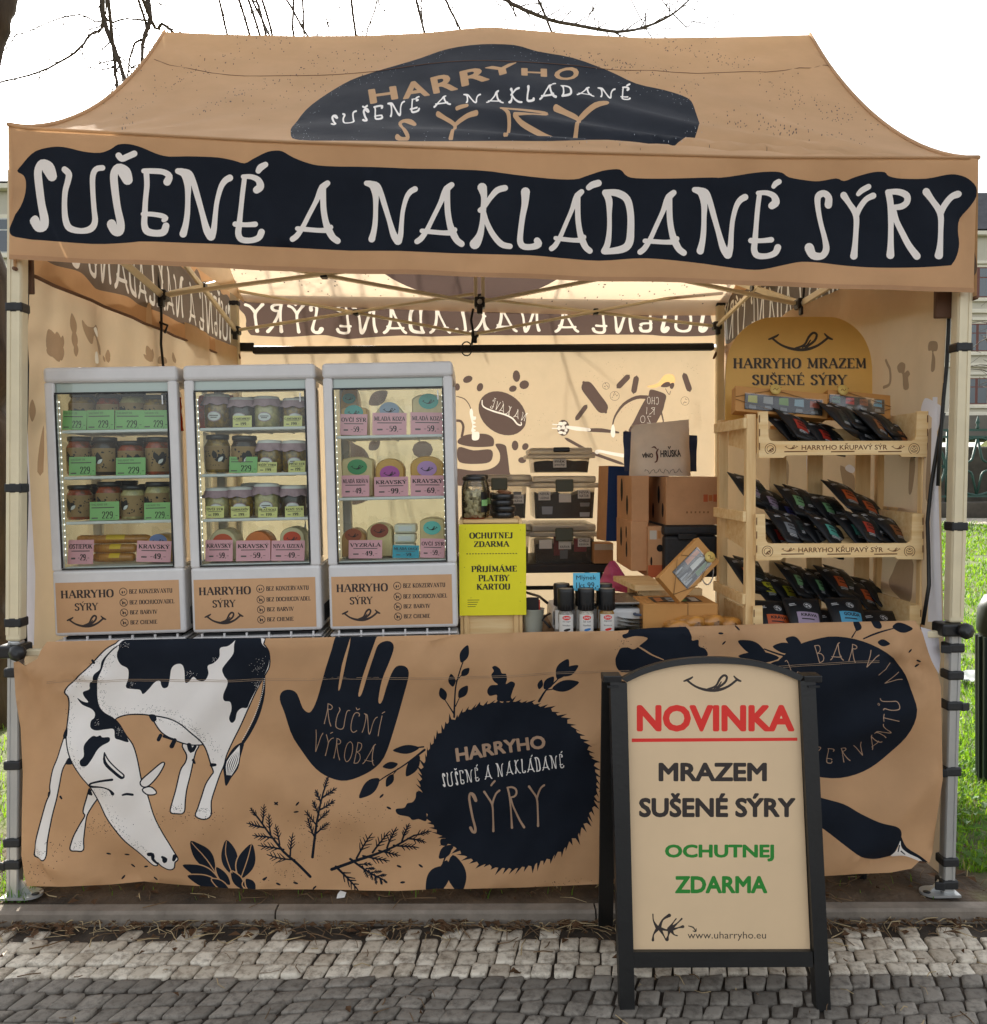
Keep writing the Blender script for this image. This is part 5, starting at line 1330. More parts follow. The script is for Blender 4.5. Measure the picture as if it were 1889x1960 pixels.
SH.append((M_navy, y5r([(1500,960,5),(1530,1020,10),(1590,1060,11),(1625,1085,9)]), 'nz')); SH.append((M_white, [y5([(1502,978),(1512,1012),(1545,1040),(1590,1062),(1615,1085),(1560,1062),(1520,1052),(1470,1056),(1490,1020)])], 'nz'))
SH.append((M_navy, y5r([(1500,1000,3),(1498,1030,3)])+y5r([(1512,1030,3),(1530,1045,2)]), 'nz'))
# seeds
sd = []
for z, x, y in [('y3',690,1508),('y3',808,1513),('y3',835,1598),('y3',928,1593),('y3',770,1675),('y3',990,1670),('y3',1770,1178),('y3',1700,1652),('y4',200,905),('y4',308,900),('y4',300,943),('y4',718,870),('y4',755,925),('y4',803,1222),('y4',910,1220),('y4',822,1293),('y4',148,1271),('y4',210,1302),('y4',293,1303),('y4',385,1328),('y5',710,62),('y5',725,105),('y5',790,42),('y5',1548,140),('y5',1590,210),('y5',200,388),('y4',1820,432),('y5',1592,187)]:
    c = Zp(z,x,y); a = rd2.uniform(-.9,.9); sd.append(disc(*c, 5.2, 8, 2.0, a))
SH.append((M_navy, sd, 'nz'))
sd = []
for (z, x, y, w, h, n) in [('y5',600,95,30,20,20),('y5',290,120,18,30,26),('y4',620,940,90,40,40),('y4',400,1090,60,60,40),('y4',1700,1290,90,8,20),('y4',250,1250,60,30,26)]:
    for i in range(n): sd.append(disc(*Zp(z, x+rd2.gauss(0,w), y+rd2.gauss(0,h)), rd2.uniform(.5,1.0), 4))
SH.append((M_navy, sd, 'nz'))
bfold = [((40,1262),(130,1330),12,.016),((40,1275),(90,1420),12,-.014),((45,1270),(210,1300),12,.012),((60,1640),(190,1690),16,.012),((50,1600),(90,1690),10,-.012),((55,1500),(330,1660),34,.010),
  ((450,1470),(760,1600),40,.012),((480,1420),(820,1520),34,-.010),((120,1400),(260,1560),40,.010),((1240,1480),(1300,1690),40,.008),((1560,1330),(1740,1240),30,.014),((1600,1420),(1800,1330),26,.014),((1580,1500),(1790,1400),40,-.012),((1690,1600),(1790,1480),24,.012),
  ((1690,1260),(1790,1290),12,-.014),((1700,1240),(1780,1330),12,.012),((1560,1660),(1740,1600),26,.012),((900,1240),(905,1700),60,.006),((640,1230),(660,1400),40,-.008),((1050,1300),(1040,1560),60,-.006),((1700,1215),(1740,1280),8,.010),((1620,1640),(1780,1660),12,-.010)]
gat = [(rd2.uniform(560,1760), rd2.uniform(9,17), rd2.uniform(-.006,.008)) for i in range(60)]
def f_ban(px, py):
    p = at(px, py, YC); ty = interp([(70,1233),(900,1216),(1768,1196)], px); d = py-ty
    o = .008*math.sin(px*.011+1)*min(1,d/200) + seg_fold(px, py, bfold)*-1.7
    for gx, w, a in gat:
        dx = (px+.25*d-gx)/w
        if abs(dx) < 3: o += a*math.exp(-dx*dx)*max(0, math.exp(-((d-30)/34)**2))
    o += (.030*pnoise.noise(Vector((px/170, py/130, 1.7)))+.014*pnoise.noise(Vector(((px+.6*py)/60, (py-.4*px)/110, 7.3))))*max(0,min(1,(d-8)/60))
    if d < 7: o += .008*((7-d)/7)**2
    # seam where the pocket of the rail is stitched
    o += -.003*math.exp(-((d-82+.02*(px-900)*0)/2.5)**2)
    return p+Vector((0, o, 0))
mb = MB(); mb.add(*printed(BO, SH, 15, f_ban, M_tan), True)
ban = mb.build('counter_banner')
tag(ban, 'tan counter banner printed with grazing cow, hand and dark badges, hung across the stall front', 'banner')
mb = MB()
for dy in (0, 3):
    mb.tube([f_ban(x, interp([(75,1302),(560,1300),(900,1293),(1200,1285),(1690,1262)], x)+dy)+Vector((0,-.0012,0)) for x in range(96,1690,14)], .0006, mat('pale thread', C('#a58b70'), .8), n=4)
mb.build('stitching', ban)
mb = MB(); q = [at(x, y, YC+dy) for x, y, dy in [(1762,1200,.01),(1772,1235,.02),(1785,1270,.03),(1797,1290,.03),(1800,1260,.05),(1796,1215,.05),(1780,1205,.03)]]
mb.add(q, [(0,1,2,6),(2,3,4,6),(4,5,6)], M_wwall, True); mb.build('loose_corner', ban)

# ------------------------------------------------------------------ table the cabinets stand on
TZ = at(900, 1226, .16).z                                     # table top height
def tz(x): return TZ + .012*x
M_tt = mat('brown table top', C('#7a6350'), .6, noise=.25, nscale=14, stretch=(1,9,9))
tb = thing('counter_table', 'long brown counter table behind the printed banner carrying the cabinets and the rack', 'table', (0,0,0))
mb = MB(); x0_, x1_ = -1.40, 1.42
vs = [(x0_,.06,tz(x0_)),(x1_,.06,tz(x1_)),(x1_,.66,tz(x1_)),(x0_,.66,tz(x0_))]; vs += [(x, y, z-.03) for x, y, z in vs]
mb.add(vs, [(0,1,2,3),(7,6,5,4),(0,4,5,1),(1,5,6,2),(2,6,7,3),(3,7,4,0)], M_tt); mb.build('table_top', tb)
for x in (-1.3, 0, 1.32):
    for y in (.12, .6):
        mb = MB(); mb.tube([(x,y,gz(x,y)),(x,y,tz(x)-.03)], .016, M_blk, n=8); mb.build('leg', tb)

# ------------------------------------------------------------------ A-board
ab = thing('pavement_sign', 'black framed A-board on the setts announcing NOVINKA in red and OCHUTNEJ ZDARMA in green', 'sign board', gpt(1385, 1928, PZ))
fA, fB = gpt(1197, 1929, PZ), gpt(1570, 1923, PZ)
lean = .105                                                  # metres the head leans back
hz_ = .93
def apl(px, py):                                            # pixel to the leaning face plane
    P0 = (fA+fB)/2; n = Vector((0, -1, lean/hz_)).normalized(); r = ray(px, py); k = (P0-CAM_P).dot(n)/r.dot(n); return CAM_P+r*k
nA = Vector((0,-1,lean/hz_)).normalized()
M_bw = mat('black painted wood', C('#141414'), .42, noise=.15, nscale=20, bump=.05, bscale=80)
def plank(pts, t0, t1, m, name, par):
    mb = MB(); mb.prism(pts, lambda x, y: apl(x, y)+nA*t0, lambda x, y: apl(x, y)-nA*t1, m); return mb.build(name, par, origin=ab.location)
def A5(x, y): return Zp('y5', x, y)
plank([A5(218,272),A5(292,280),A5(327,1728),A5(262,1735)], .012, .022, M_bw, 'side_post', ab)
plank([A5(1055,270),A5(1122,272),A5(1190,1722),A5(1128,1730)], .012, .022, M_bw, 'side_post', ab)
plank([A5(321.5,1466),A5(1110,1464),A5(1114,1532),A5(323,1536)], .010, .020, M_bw, 'bottom_rail', ab)
arc_o = [A5(*p) for p in smooth([(268,262),(350,222),(450,190),(560,172),(680,166),(800,173),(900,190),(1000,218),(1075,252)], 4, False)]
arc_i = [A5(*p) for p in smooth([(292,278),(370,242),(460,216),(560,200),(680,195),(800,200),(890,214),(980,240),(1056,272)], 4, False)]
mb = MB(); n = len(arc_o)
for i in range(n-1):
    mb.prism([arc_o[i], arc_o[i+1], arc_i[i+1], arc_i[i]], lambda x, y: apl(x,y)+nA*.008, lambda x, y: apl(x,y)-nA*.022, M_bw)
mb.build('top_arch', ab, origin=ab.location)
pan = [A5(*p) for p in [(292,280)]]+arc_i+[A5(1056,274),A5(1110,1465),A5(322,1467)]
mb = MB()
T = lambda s, x0, y0, x1, y1, m, b=.03: (m, sans_polys(s, A5(x0,y1), A5(x1,y1+(0)), (y1-y0)*ZS('y5'), b), 'nz')
M_dk = mat('dark brown ink', C('#2b211d'), .6); M_rd = M_red
shp = [T('NOVINKA',340,380,1040,500,M_rd,.045), (M_rd, [[A5(318,530),A5(1053,526),A5(1053,540),A5(318,546)]], 'nz'), T('MRAZEM',437,637,918,720,M_dk,.04), T('SUŠENÉ SÝRY',350,772,1045,880,M_dk,.04),
   T('OCHUTNEJ',465,1000,950,1076,M_green,.04), T('ZDARMA',510,1140,920,1217,M_green,.04), T('www.uharryho.eu',566,1387,914,1428,M_dk,.0)]
sm = smile_polys(0, 0, 1, 1)
def smile_px(z, x0, y0, w, h):           # y0 is the lower edge in zoom pixels
    return [[Zp(z, x0+x*w, y0-y*h) for x, y in p] for p in smile_polys(0,0,1,.36)] if False else [[Zp(z, x0+x*w, y0-(y)*h) for x, y in p] for p in [[(x, y) for x, y in q] for q in smile_polys(0,0,1,.34)]]
shp.append((M_dk, smile_px('y5', 550, 322, 252, 265), 'nz'))
ant = []
for pth in [[(433,1372,9),(415,1340,3),(412,1310,3)],[(440,1372,9),(455,1335,4),(485,1315,8)],[(430,1378,8),(415,1400,3),(412,1425,6)],[(445,1378,8),(460,1405,3),(470,1425,3)],[(485,1375,10),(500,1350,3),(515,1330,3)],[(490,1375,10),(520,1350,3),(540,1330,4)],[(495,1378,8),(525,1370,3),(545,1365,7)],[(485,1385,8),(480,1405,3),(475,1422,8)],[(495,1385,8),(505,1400,3),(520,1405,3)],[(440,1372,9),(470,1380,4),(490,1378,8)],[(570,1362,2),(590,1368,3),(600,1382,2)],[(590,1384,2),(602,1386,3),(604,1374,2)]]:
    ant += y5r(pth)
shp.append((M_dk, ant, 'nz'))
mb.add(*printed(pan, shp, 40, lambda x, y: apl(x, y)-nA*.006, M_beige)); mb.build('panel', ab, origin=ab.location)
# rear frame
g0, g1 = gpt(1159, 1776, PZ), gpt(1159, 1776, PZ)
dxw = (fB-fA).length
hA, hB = apl(*A5(228,262)), apl(*A5(1112,262))
bA = Vector((g0.x, g0.y, g0.z)); bB = Vector((g0.x+dxw, g0.y+.0, g0.z-.001))
for a, b in ((hA,bA),(hB,bB)):
    mb = MB(); mb.bar(a+Vector((0,.035,-.01)), b+Vector((0,0,.01)), .045, .022, M_bw, .003); mb.build('rear_leg', ab, origin=ab.location)
mb = MB(); q = [hA+Vector((0,.045,-.05)), hB+Vector((0,.045,-.05)), bB+(hB-bB)*.22, bA+(hA-bA)*.22]; q += [p+Vector((0,.006,0)) for p in q]
mb.add(q, [(0,1,2,3),(7,6,5,4),(0,4,5,1),(1,5,6,2),(2,6,7,3),(3,7,4,0)], M_bw); mb.build('rear_panel', ab, origin=ab.location)
for h in (hA, hB):
    mb = MB(); mb.box(h+Vector((0,.012,.0)), (.05,.05,.02), M_blkpl, bev=.003); mb.box(h+Vector((0,-.018,-.018)), (.03,.004,.005), M_blk); mb.build('hinge', ab, origin=ab.location)
# ------------------------------------------------------------------ goods: shared makers
UX, UZ, NF = Vector((1,0,0)), Vector((0,0,1)), Vector((0,-1,0))
M_grn = mat('green card', C('#84b872'), .6); M_pnk = mat('pink card', C('#e2a3ad'), .6); M_yel = mat('yellow card', C('#d8d489'), .6); M_tea = mat('teal card', C('#2f97ad'), .6); M_blu = mat('blue card', C('#5fb9d6'), .6)
M_ctext = mat('card ink', C('#231f20'), .7); M_cgrey = mat('card grey ink', C('#5a5350'), .7)
rj2 = random.Random(14)
ORD = ['first','second','third','fourth','fifth','sixth','seventh','eighth','ninth']
def rect(z, b, Y):
    x0, y0 = Zp(z, b[0], b[1]); x1, y1 = Zp(z, b[2], b[3])
    p = at((x0+x1)/2, y1, Y); k = pxm(Y); return p, (x1-x0)/k, (y1-y0)/k
def card(z, b, Y, m, title, price, label, rz=0.0, zb=None, zx=None):
    p, w, h = rect(z, b, Y)
    if zb is not None: h = h+(p.z-zb); p.z = zb
    mb = MB(); M = Matrix.Rotation(rz, 3, 'Z') @ Matrix.Rotation(-.10, 3, 'X')
    ux, uz, nn = M @ UX, M @ UZ, M @ NF
    v = [ux*(sx*w/2)+uz*zz-nn*d for d in (0,.0012) for sx, zz in ((-1,0),(1,0),(1,h),(-1,h))]
    mb.add(v, [(0,1,2,3),(7,6,5,4),(0,4,5,1),(1,5,6,2),(2,6,7,3),(3,7,4,0)], m)
    t = title; tw = min(.90*w, len(t)*h*.27) if len(t) else 0
    if m is M_grn:
        serif_flat(mb, 'NAKLÁDANÝ SÝR', Vector(), ux, uz, nn, (-.44*w, h*.80, .1*w, h*.90), M_cgrey, .9)
        mb.add([ux*a+uz*c+nn*.0007 for a, c in ((-.44*w,h*.66),(.34*w,h*.66),(.34*w,h*.71),(-.44*w,h*.71))], [(0,1,2,3)], M_cgrey)
        serif_flat(mb, '229,-', Vector(), ux, uz, nn, (-.08*w, h*.10, .46*w, h*.46), M_ctext, 1.0)
        mb.add([ux*a+uz*c+nn*.0007 for a, c in ((-.44*w,h*.10),(-.22*w,h*.10),(-.22*w,h*.16),(-.44*w,h*.16))], [(0,1,2,3)], M_cgrey)
    else:
        serif_flat(mb, t, Vector(), ux, uz, nn, (-tw/2, h*.64, tw/2, h*.82), M_ctext, 1.35)
        mb.add([ux*a+uz*c+nn*.0007 for a, c in ((-.36*w,h*.52),(.36*w,h*.52),(.36*w,h*.56),(-.36*w,h*.56))], [(0,1,2,3)], M_cgrey)
        serif_flat(mb, '-'+price if m is not M_yel else price, Vector(), ux, uz, nn, (-.10*w, h*.16, .36*w, h*.40), M_ctext, 1.3)
        mb.add([ux*a+uz*c+nn*.0007 for a, c in ((-.36*w,h*.20),(-.2*w,h*.20),(-.2*w,h*.27),(-.36*w,h*.27))], [(0,1,2,3)], M_cgrey)
    o = mb.build('price_card'); o.location = p; o.rotation_euler = (rj2.uniform(-.06,.02), rj2.uniform(-.025,.025), rj2.uniform(-.10,.10))
    return tag(o, label, 'price card', 'price cards in the display cabinets')

# ------------------------------------------------------------------ three glazed display cabinets
YF = .16
CW, CD = .432, .37
def cz(y): return at(487, y, YF).z - tz(at(487,950,YF).x)
CH = cz(697)
M_dark = mat('dark vent gap', C('#1a1a1c'), .7)
M_led = mat('led strip', (1,.97,.9,1), .5, emit=1.3)
M_in = mat('cabinet inner grey', C('#c8ccc9'), .5)
def sticker_geo():
    """printed front label of a cabinet; local plane x right, z up, origin at its lower left"""
    w, h = .405, .168
    S = [];  k = lambda x, y: ((x-345)/797*w, (1810-y)/297*h)       # traced in the zoom of the first cabinet
    def sp(s, x0, y0, x1, y1, hv=1.0): a = k(x0, y1); b = k(x1, y0); return serif_polys(s, a[0], a[1], b[0], b[1], heavy=hv)
    S += sp('HARRYHO', 378, 1560, 716, 1605, 1.5) + sp('SÝRY', 465, 1638, 612, 1680, 1.45)
    S += [[k(412+x*248, 1780-y*245) for x, y in p] for p in smile_polys(0,0,1,.34,1.2)]
    for t, y0, y1, x1 in (('BEZ KONZERVANTU',1563,1588,1097),('BEZ DOCHUCOVADEL',1628,1652,1108),('BEZ BARVIV',1688,1711,995),('BEZ CHEMIE',1748,1771,992)):
        S += sp(t, 818, y0, x1, y1, 1.6)
        cx, cy = k(780, (y0+y1)/2); r = .0125
        S += ribbon([(*q, .0012) for q in disc(cx, cy, r, 14)], closed=True, n=1)
        if y0 > 1600: S += ribbon([(cx-.008, cy+.008, .0011), (cx+.008, cy-.008, .0011)])
        S += [disc(cx-.003, cy-.002, .003, 6, .005), disc(cx+.004, cy-.001, .002, 6, .004)]
    return w, h, S
STK = sticker_geo()
def make_cabinet(label, shelf_y, loc):
    t = thing('display_cabinet', label, 'display cabinet', loc, 0, 'glazed cabinets standing in a row on the counter')
    hw, hd = CW/2, CD/2; zb = cz(1209); zs = cz(1084); zt = CH-.052
    mb = MB()
    for i in range(3):
        z = .006+i*(zb-.012)/3
        mb.box((0,0,z), (CW+.008-.006*i, CD+.008, .006), M_steel, bev=.002)
    for x in lin(-hw+.03, hw-.03, 6): mb.box((x,-hd+.006,zb*.5), (.006,.008,zb-.006), M_steel)
    mb.box((0,0,zb*.45), (CW-.05, CD-.05, zb*.8), M_dark); mb.build('base_grille', t)
    mb = MB(); mb.box((0,0,(zb+zs)/2), (CW,CD,zs-zb), M_steel, bev=.010, seg=3)
    for i in range(14): mb.box((hw+.0005, -hd+.06+i*.018, zb+.05), (.003,.006,.06), M_dark)
    body = mb.build('lower_body', t)
    w, h, S = STK
    mb = MB(); z0_ = zb+.012
    mb.add(*printed([(0,0),(w,0),(w,h),(0,h)], [(mat('sticker ink', C('#2a1f1d'), .6), S, 'nz')], .06, lambda x, y: Vector((x-w/2-.004, -hd-.0008, z0_+y)), mat('sticker tan', C('#c59a70'), .5, noise=.04)))
    mb.build('front_sticker', body)
    for sx in (-1,1):
        for sy in (-1,1):
            mb = MB(); mb.box((sx*(hw-.016), sy*(hd-.016), (zs+zt)/2), (.032,.032,zt-zs+.004), M_steel, bev=.006); mb.build('corner_post', t)
    mb = MB(); mb.box((0,0,(zt+CH)/2), (CW+.004,CD+.004,CH-zt), M_steel, bev=.013, seg=3); mb.build('top_cap', t)
    mb = MB(); mb.box((0,-hd+.02,zt-.016), (CW-.066,.012,.032), M_in, bev=.003); mb.box((0,0,zt-.004), (CW-.07,CD-.07,.008), M_in); mb.build('lamp_box', t)
    mb = MB()
    for zz in (zs+.004, zt-.034): mb.box((0,-hd+.003,zz), (CW-.066,.006,.005), M_blkpl)
    for sx in (-1,1): mb.box((sx*(hw-.034),-hd+.003,(zs+zt)/2-.015), (.004,.006,zt-zs-.045), M_blkpl)
    mb.build('door_gasket', t)
    for sx in (-1,1):
        mb = MB(); [mb.box((sx*(hw-.037),-hd+.024,zs+.05+(zt-zs-.11)*k/25), (.0022,.003,.003), M_led) for k in range(26)]; mb.box((sx*(hw-.036),-hd+.028,(zs+zt)/2-.02), (.003,.002,zt-zs-.08), M_in); mb.build('led_strip', t)
    mb = MB(); mb.box((0,0,zs+.004), (CW-.066,CD-.05,.008), M_in, bev=.002); mb.build('cabinet_floor', t)
    for nm, c, d in (('front_pane',(0,-hd+.008,(zs+zt)/2),(CW-.064,.004,zt-zs)),('rear_pane',(0,hd-.008,(zs+zt)/2),(CW-.064,.004,zt-zs)),('side_pane',(-hw+.008,0,(zs+zt)/2),(.004,CD-.064,zt-zs)),('side_pane',(hw-.008,0,(zs+zt)/2),(.004,CD-.064,zt-zs))):
        mb = MB(); c = Vector(c)
        if d[0] > d[1]: q = [c+Vector((a*d[0]/2,0,b*d[2]/2)) for a, b in ((-1,-1),(1,-1),(1,1),(-1,1))]
        else: q = [c+Vector((0,a*d[1]/2,b*d[2]/2)) for a, b in ((-1,-1),(1,-1),(1,1),(-1,1))]
        mb.add(q, [(0,1,2,3)], M_pane); mb.build(nm, t)
    for y in shelf_y:
        mb = MB(); z = cz(y)-.004; mb.box((0,-hd+.036,z), (CW-.075,.008,.010), M_white_pl, bev=.003)
        for i in range(12): mb.box((0,-hd+.055+i*.024,z), (CW-.080,.004,.004), M_white_pl)
        for x in lin(-.16,.16,5): mb.box((x,-.005,z-.004), (.004,CD-.08,.004), M_white_pl)
        mb.build('shelf', t)
    mb = MB(); mb.box((hw-.05, -hd+.004, zt-.06), (.004,.003,.03), M_white_pl); mb.build('latch', t)
    return t
cx_ = [at(px, 950, YF).x for px in (221, 487, 752)]
SH1 = (817, 906, 993); SH3 = (837, 957)
cabs = []
c1 = make_cabinet('glazed display cabinet nearest the left tent leg, full of labelled jars', SH1, (cx_[0], YF+CD/2, tz(cx_[0])))
c2 = dup(c1, (cx_[1], YF+CD/2, tz(cx_[1])), None, 'glazed display cabinet in the middle, holding cloth-capped jars and yellow cards')
c3 = make_cabinet('glazed display cabinet beside the yellow board, holding cheese pieces with pink cards', SH3, (cx_[2], YF+CD/2, tz(cx_[2])))
for c, rz in ((c1,.03),(c2,.01),(c3,-.005)): c.rotation_euler = (0,-.014,rz)
def shz(i, y): return tz(cx_[i])+cz(y)+.002
FLOOR = 1082

# jars
M_lab = mat('kraft jar label', C('#967a52'), .75, noise=.12); M_lid = mat('black jar lid', C('#17181a'), .4, coat=.3)
M_fill = [mat('pickled cheese', C('#a8842e'), .25, noise=.7, nscale=55, col2=C('#2f2212'), coat=.6), mat('pickled pepper', C('#b5441a'), .25, noise=.7, nscale=50, col2=C('#3f3414'), coat=.6), mat('dark pickle', C('#3a2716'), .3, noise=.6, nscale=45, col2=C('#1f140c'), coat=.6), mat('pale cheese cubes', C('#c4b67e'), .25, noise=.6, nscale=40, col2=C('#7c7a52'), coat=.6)]
M_cloth = mat('lilac paper cap', C('#a58a90'), .8, noise=.2, nscale=30); M_cloth2 = mat('white paper cap', C('#d9d6d0'), .8, noise=.1)
def wrap_patch(mb, r, z0_, z1_, a0, a1, m, n=14, off=.0006):
    vs = []
    for i in range(n+1):
        a = a0+(a1-a0)*i/n
        vs += [((r+off)*math.sin(a), -(r+off)*math.cos(a), z0_), ((r+off)*math.sin(a), -(r+off)*math.cos(a), z1_)]
    mb.add(vs, [(2*i, 2*i+2, 2*i+3, 2*i+1) for i in range(n)], m, True)
def make_jar(k, seed):
    t = thing('jar', '', 'jar', (0,0,0)); r = random.Random(seed)
    R0, H0 = .0435, .112
    mb = MB(); mb.lathe([(.0,.001),(R0-.004,.001),(R0,.008),(R0,H0-.020),(R0-.006,H0-.008),(R0-.008,H0)], (0,0,0), M_fill[k], n=22); g = mb.build('glass_body', t)
    mb = MB(); mb.lathe([(0,H0-.001),(R0-.004,H0-.001),(R0-.003,H0+.004),(R0-.003,H0+.012),(R0-.006,H0+.015),(0,H0+.015)], (0,0,0), M_lid, n=22); mb.build('lid', t)
    mb = MB(); wrap_patch(mb, R0, .012, H0-.022, -1.5, 1.5, M_lab, 18)
    for i in range(34):
        a = r.uniform(-1.3,1.3); z = r.uniform(.024,H0-.032); s = r.uniform(.0015,.0048); rot = r.uniform(0,3.1)
        pts = disc(0,0,s,8,s*r.uniform(.3,.9),rot)
        fan(mb, pts, lambda x, y: ((R0+.0012)*math.sin(a+x/R0), -(R0+.0012)*math.cos(a+x/R0), z+y), M_ctext)
    pts = [disc(0,0,.013,14,.012), disc(0,0,.016,14,.007,.7), disc(0,0,.008,12,.015,-.4)][seed % 3]
    a0 = r.uniform(-.3,.3); fan(mb, pts, lambda x, y: ((R0+.0015)*math.sin(a0+x/R0), -(R0+.0015)*math.cos(a0+x/R0), .05+y), M_dark)
    for k_ in range(3):
        pts = leaf((r.uniform(-.012,.012), r.uniform(-.02,0)), (r.uniform(-.022,.022), r.uniform(.008,.028)), .3); fan(mb, pts, lambda x, y: ((R0+.0018+.0002*k_)*math.sin(a0+x/R0), -(R0+.0018+.0002*k_)*math.cos(a0+x/R0), .05+y), M_dark)
    pts = leaf((-.004,-.012),(.012,.004),.25); fan(mb, pts, lambda x, y: ((R0+.0026)*math.sin(a0+x/R0), -(R0+.0026)*math.cos(a0+x/R0), .05+y), M_white_pl)
    mb.build('paper_label', t)
    return t
jp = [make_jar(k % 4, k+1) for k in range(12)]
used = set()
def place_jar(k, x, y, z, rz, label, group):
    k += 4*rj.randrange(3)
    if k in used: o = dup(jp[k], (x,y,z), (0,0,rz))
    else: o = jp[k]; o.location = (x,y,z); o.rotation_euler = (0,0,rz); used.add(k)
    s_ = rj.uniform(.95,1.04); o.scale = (s_,s_,rj.uniform(.90,1.06)); o['label'] = label; o['group'] = group; return o
rj = random.Random(5)
row_nm = ['top','second','third']
for row, (y, xs_) in enumerate(((SH1[0],(520,690,840,990)),(SH1[1],(500,665,830,1000)),(SH1[2],(500,690,845,1000)))):
    for i, zx in enumerate(xs_):
        px = zx/1.867/1.7718; p = at(px, y, YF+.10)
        place_jar([[0,1,3,0],[1,2,1,1],[1,1,3,3]][row][i], p.x, YF+.105+rj.uniform(0,.01), shz(0,y), rj.uniform(-.4,.4), 'kraft labelled jar, %s from the left on the %s shelf of the left cabinet' % (ORD[i], row_nm[row]), 'kraft labelled jars in the left cabinet')
        place_jar([2,0,2,1][(i+row) % 4], p.x+.02, YF+.21, shz(0,y), rj.uniform(-.4,.4), 'kraft labelled jar behind the %s one on the %s shelf of the left cabinet' % (ORD[i], row_nm[row]), 'kraft labelled jars in the left cabinet')
def make_capjar(k, seed):
    t = thing('jar', '', 'jar', (0,0,0)); r = random.Random(seed); R0, H0 = .0425, .098
    mb = MB(); mb.lathe([(0,.001),(R0-.003,.001),(R0,.008),(R0,H0-.018),(R0-.005,H0-.006),(R0-.005,H0)], (0,0,0), M_fill[k], n=22); mb.build('glass_body', t)
    mb = MB(); vs = []; n = 44
    for j, (rr, z) in enumerate(((.012,H0+.014),(R0-.003,H0+.011),(R0+.001,H0+.002),(R0+.004,H0-.010),(R0+.011,H0-.024))):
        for i in range(n):
            a = 2*math.pi*i/n; q = rr+(.0035*math.sin(a*11+seed) if j == 4 else (.001*math.sin(a*11+seed) if j == 3 else 0)); vs.append((q*math.cos(a), q*math.sin(a), z+(.003*math.sin(a*7+seed) if j == 4 else 0)))
    fs = [(j*n+i, j*n+(i+1) % n, (j+1)*n+(i+1) % n, (j+1)*n+i) for j in range(4) for i in range(n)]+[tuple(range(n-1,-1,-1))]
    mb.add(vs[:n*3], fs[:n*2]+[fs[-1]], M_cloth2, True); mb.add(vs[n*2:], [(j*n+i, j*n+(i+1) % n, (j+1)*n+(i+1) % n, (j+1)*n+i) for j in range(2) for i in range(n)], M_cloth, True)
    mb.build('paper_cap', t)
    mb = MB(); pts = disc(0,0,.024,16,.017); fan(mb, pts, lambda x, y: ((R0+.001)*math.sin(x/R0), -(R0+.001)*math.cos(x/R0), .036+y), M_cloth)
    pts = disc(0,0,.021,16,.014); fan(mb, pts, lambda x, y: ((R0+.0018)*math.sin(x/R0), -(R0+.0018)*math.cos(x/R0), .036+y), M_white_pl)
    [fan(mb, ((-q,v),(0,v),(q,v),(q,v+.0028),(0,v+.0028),(-q,v+.0028)), lambda x, y: ((R0+.0026)*math.sin(x/R0), -(R0+.0026)*math.cos(x/R0), .036+y), M_cgrey) for q, v in ((.014,.001),(.010,-.005))]
    mb.build('oval_label', t)
    return t
cj = [make_capjar(0,1), make_capjar(2,2), make_capjar(3,3)]; used2 = set()
def place_cap(k, x, y, z, label):
    if k in used2: o = dup(cj[k], (x,y,z), (0,0,rj.uniform(-.2,.2)))
    else: o = cj[k]; o.location = (x,y,z); used2.add(k)
    o.scale = (1,1,rj.uniform(.90,1.05)); o['label'] = label; o['group'] = 'paper capped jars in the middle cabinet'; return o
for row, (y, xs_) in enumerate(((SH1[0],(255,415,570,750)),(SH1[1],(590,745)),(SH1[2],(260,405,570,740)))):
    for i, zx in enumerate(xs_):
        p = at(Zp('z8',zx,0)[0], y, YF+.09)
        place_cap([[0,1,2,0],[0,0],[3-1,0,2,1]][row][i], p.x, YF+.095, shz(1,y), 'front paper capped jar, %s from left on the %s shelf of the middle cabinet' % (ORD[i], row_nm[row]))
        if row != 1: place_cap([1,0,2,1][i], p.x+.015, YF+.20, shz(1,y), 'paper capped jar behind the %s one on the %s shelf of the middle cabinet' % (ORD[i], row_nm[row]))
for i, zx in enumerate((260,430)):
    p = at(Zp('z8',zx,0)[0], SH1[1], YF+.09); place_jar([0,2][i], p.x, YF+.095, shz(1,SH1[1]), .1, 'kraft labelled jar with black lid, %s on the second shelf of the middle cabinet' % ORD[i], 'kraft labelled jars in the middle cabinet')

for k, o in enumerate(jp):
    if k not in used:
        for c in list(o.children): bpy.data.objects.remove(c)
        bpy.data.objects.remove(o)
# price cards
YCd = YF+.045
for i, b in enumerate([(395,452,542,555),(550,450,722,555),(727,450,903,555),(908,450,1062,555)]): card('z7', b, YCd, M_grn, '', '', 'green 229 price card on the top shelf of the left cabinet, %s from the left' % ORD[i], zb=shz(0,SH1[0]))
for i, b in enumerate([(440,745,600,846),(737,750,917,848)]): card('z7', b, YCd, M_grn, '', '', 'green 229 price card on the second shelf of the left cabinet, %s one' % ('left','right')[i], zb=shz(0,SH1[1]))
for i, b in enumerate([(570,1030,752,1140),(915,1035,1075,1140)]): card('z7', b, YCd, M_grn, '', '', 'green 229 price card on the third shelf of the left cabinet, %s one' % ('left','right')[i], zb=shz(0,SH1[2]))
card('z7', (425,1272,590,1430), YCd, M_pnk, 'OSTIEPOK', '29,-', 'pink price card reading OSTIEPOK 29 at the bottom of the left cabinet', zb=shz(0,FLOOR)+.008)
card('z7', (862,1278,1078,1400), YCd+.01, M_pnk, 'KRAVSKÝ', '49,-', 'pink price card reading KRAVSKÝ 49 at the bottom of the left cabinet', zb=shz(0,FLOOR)+.012)
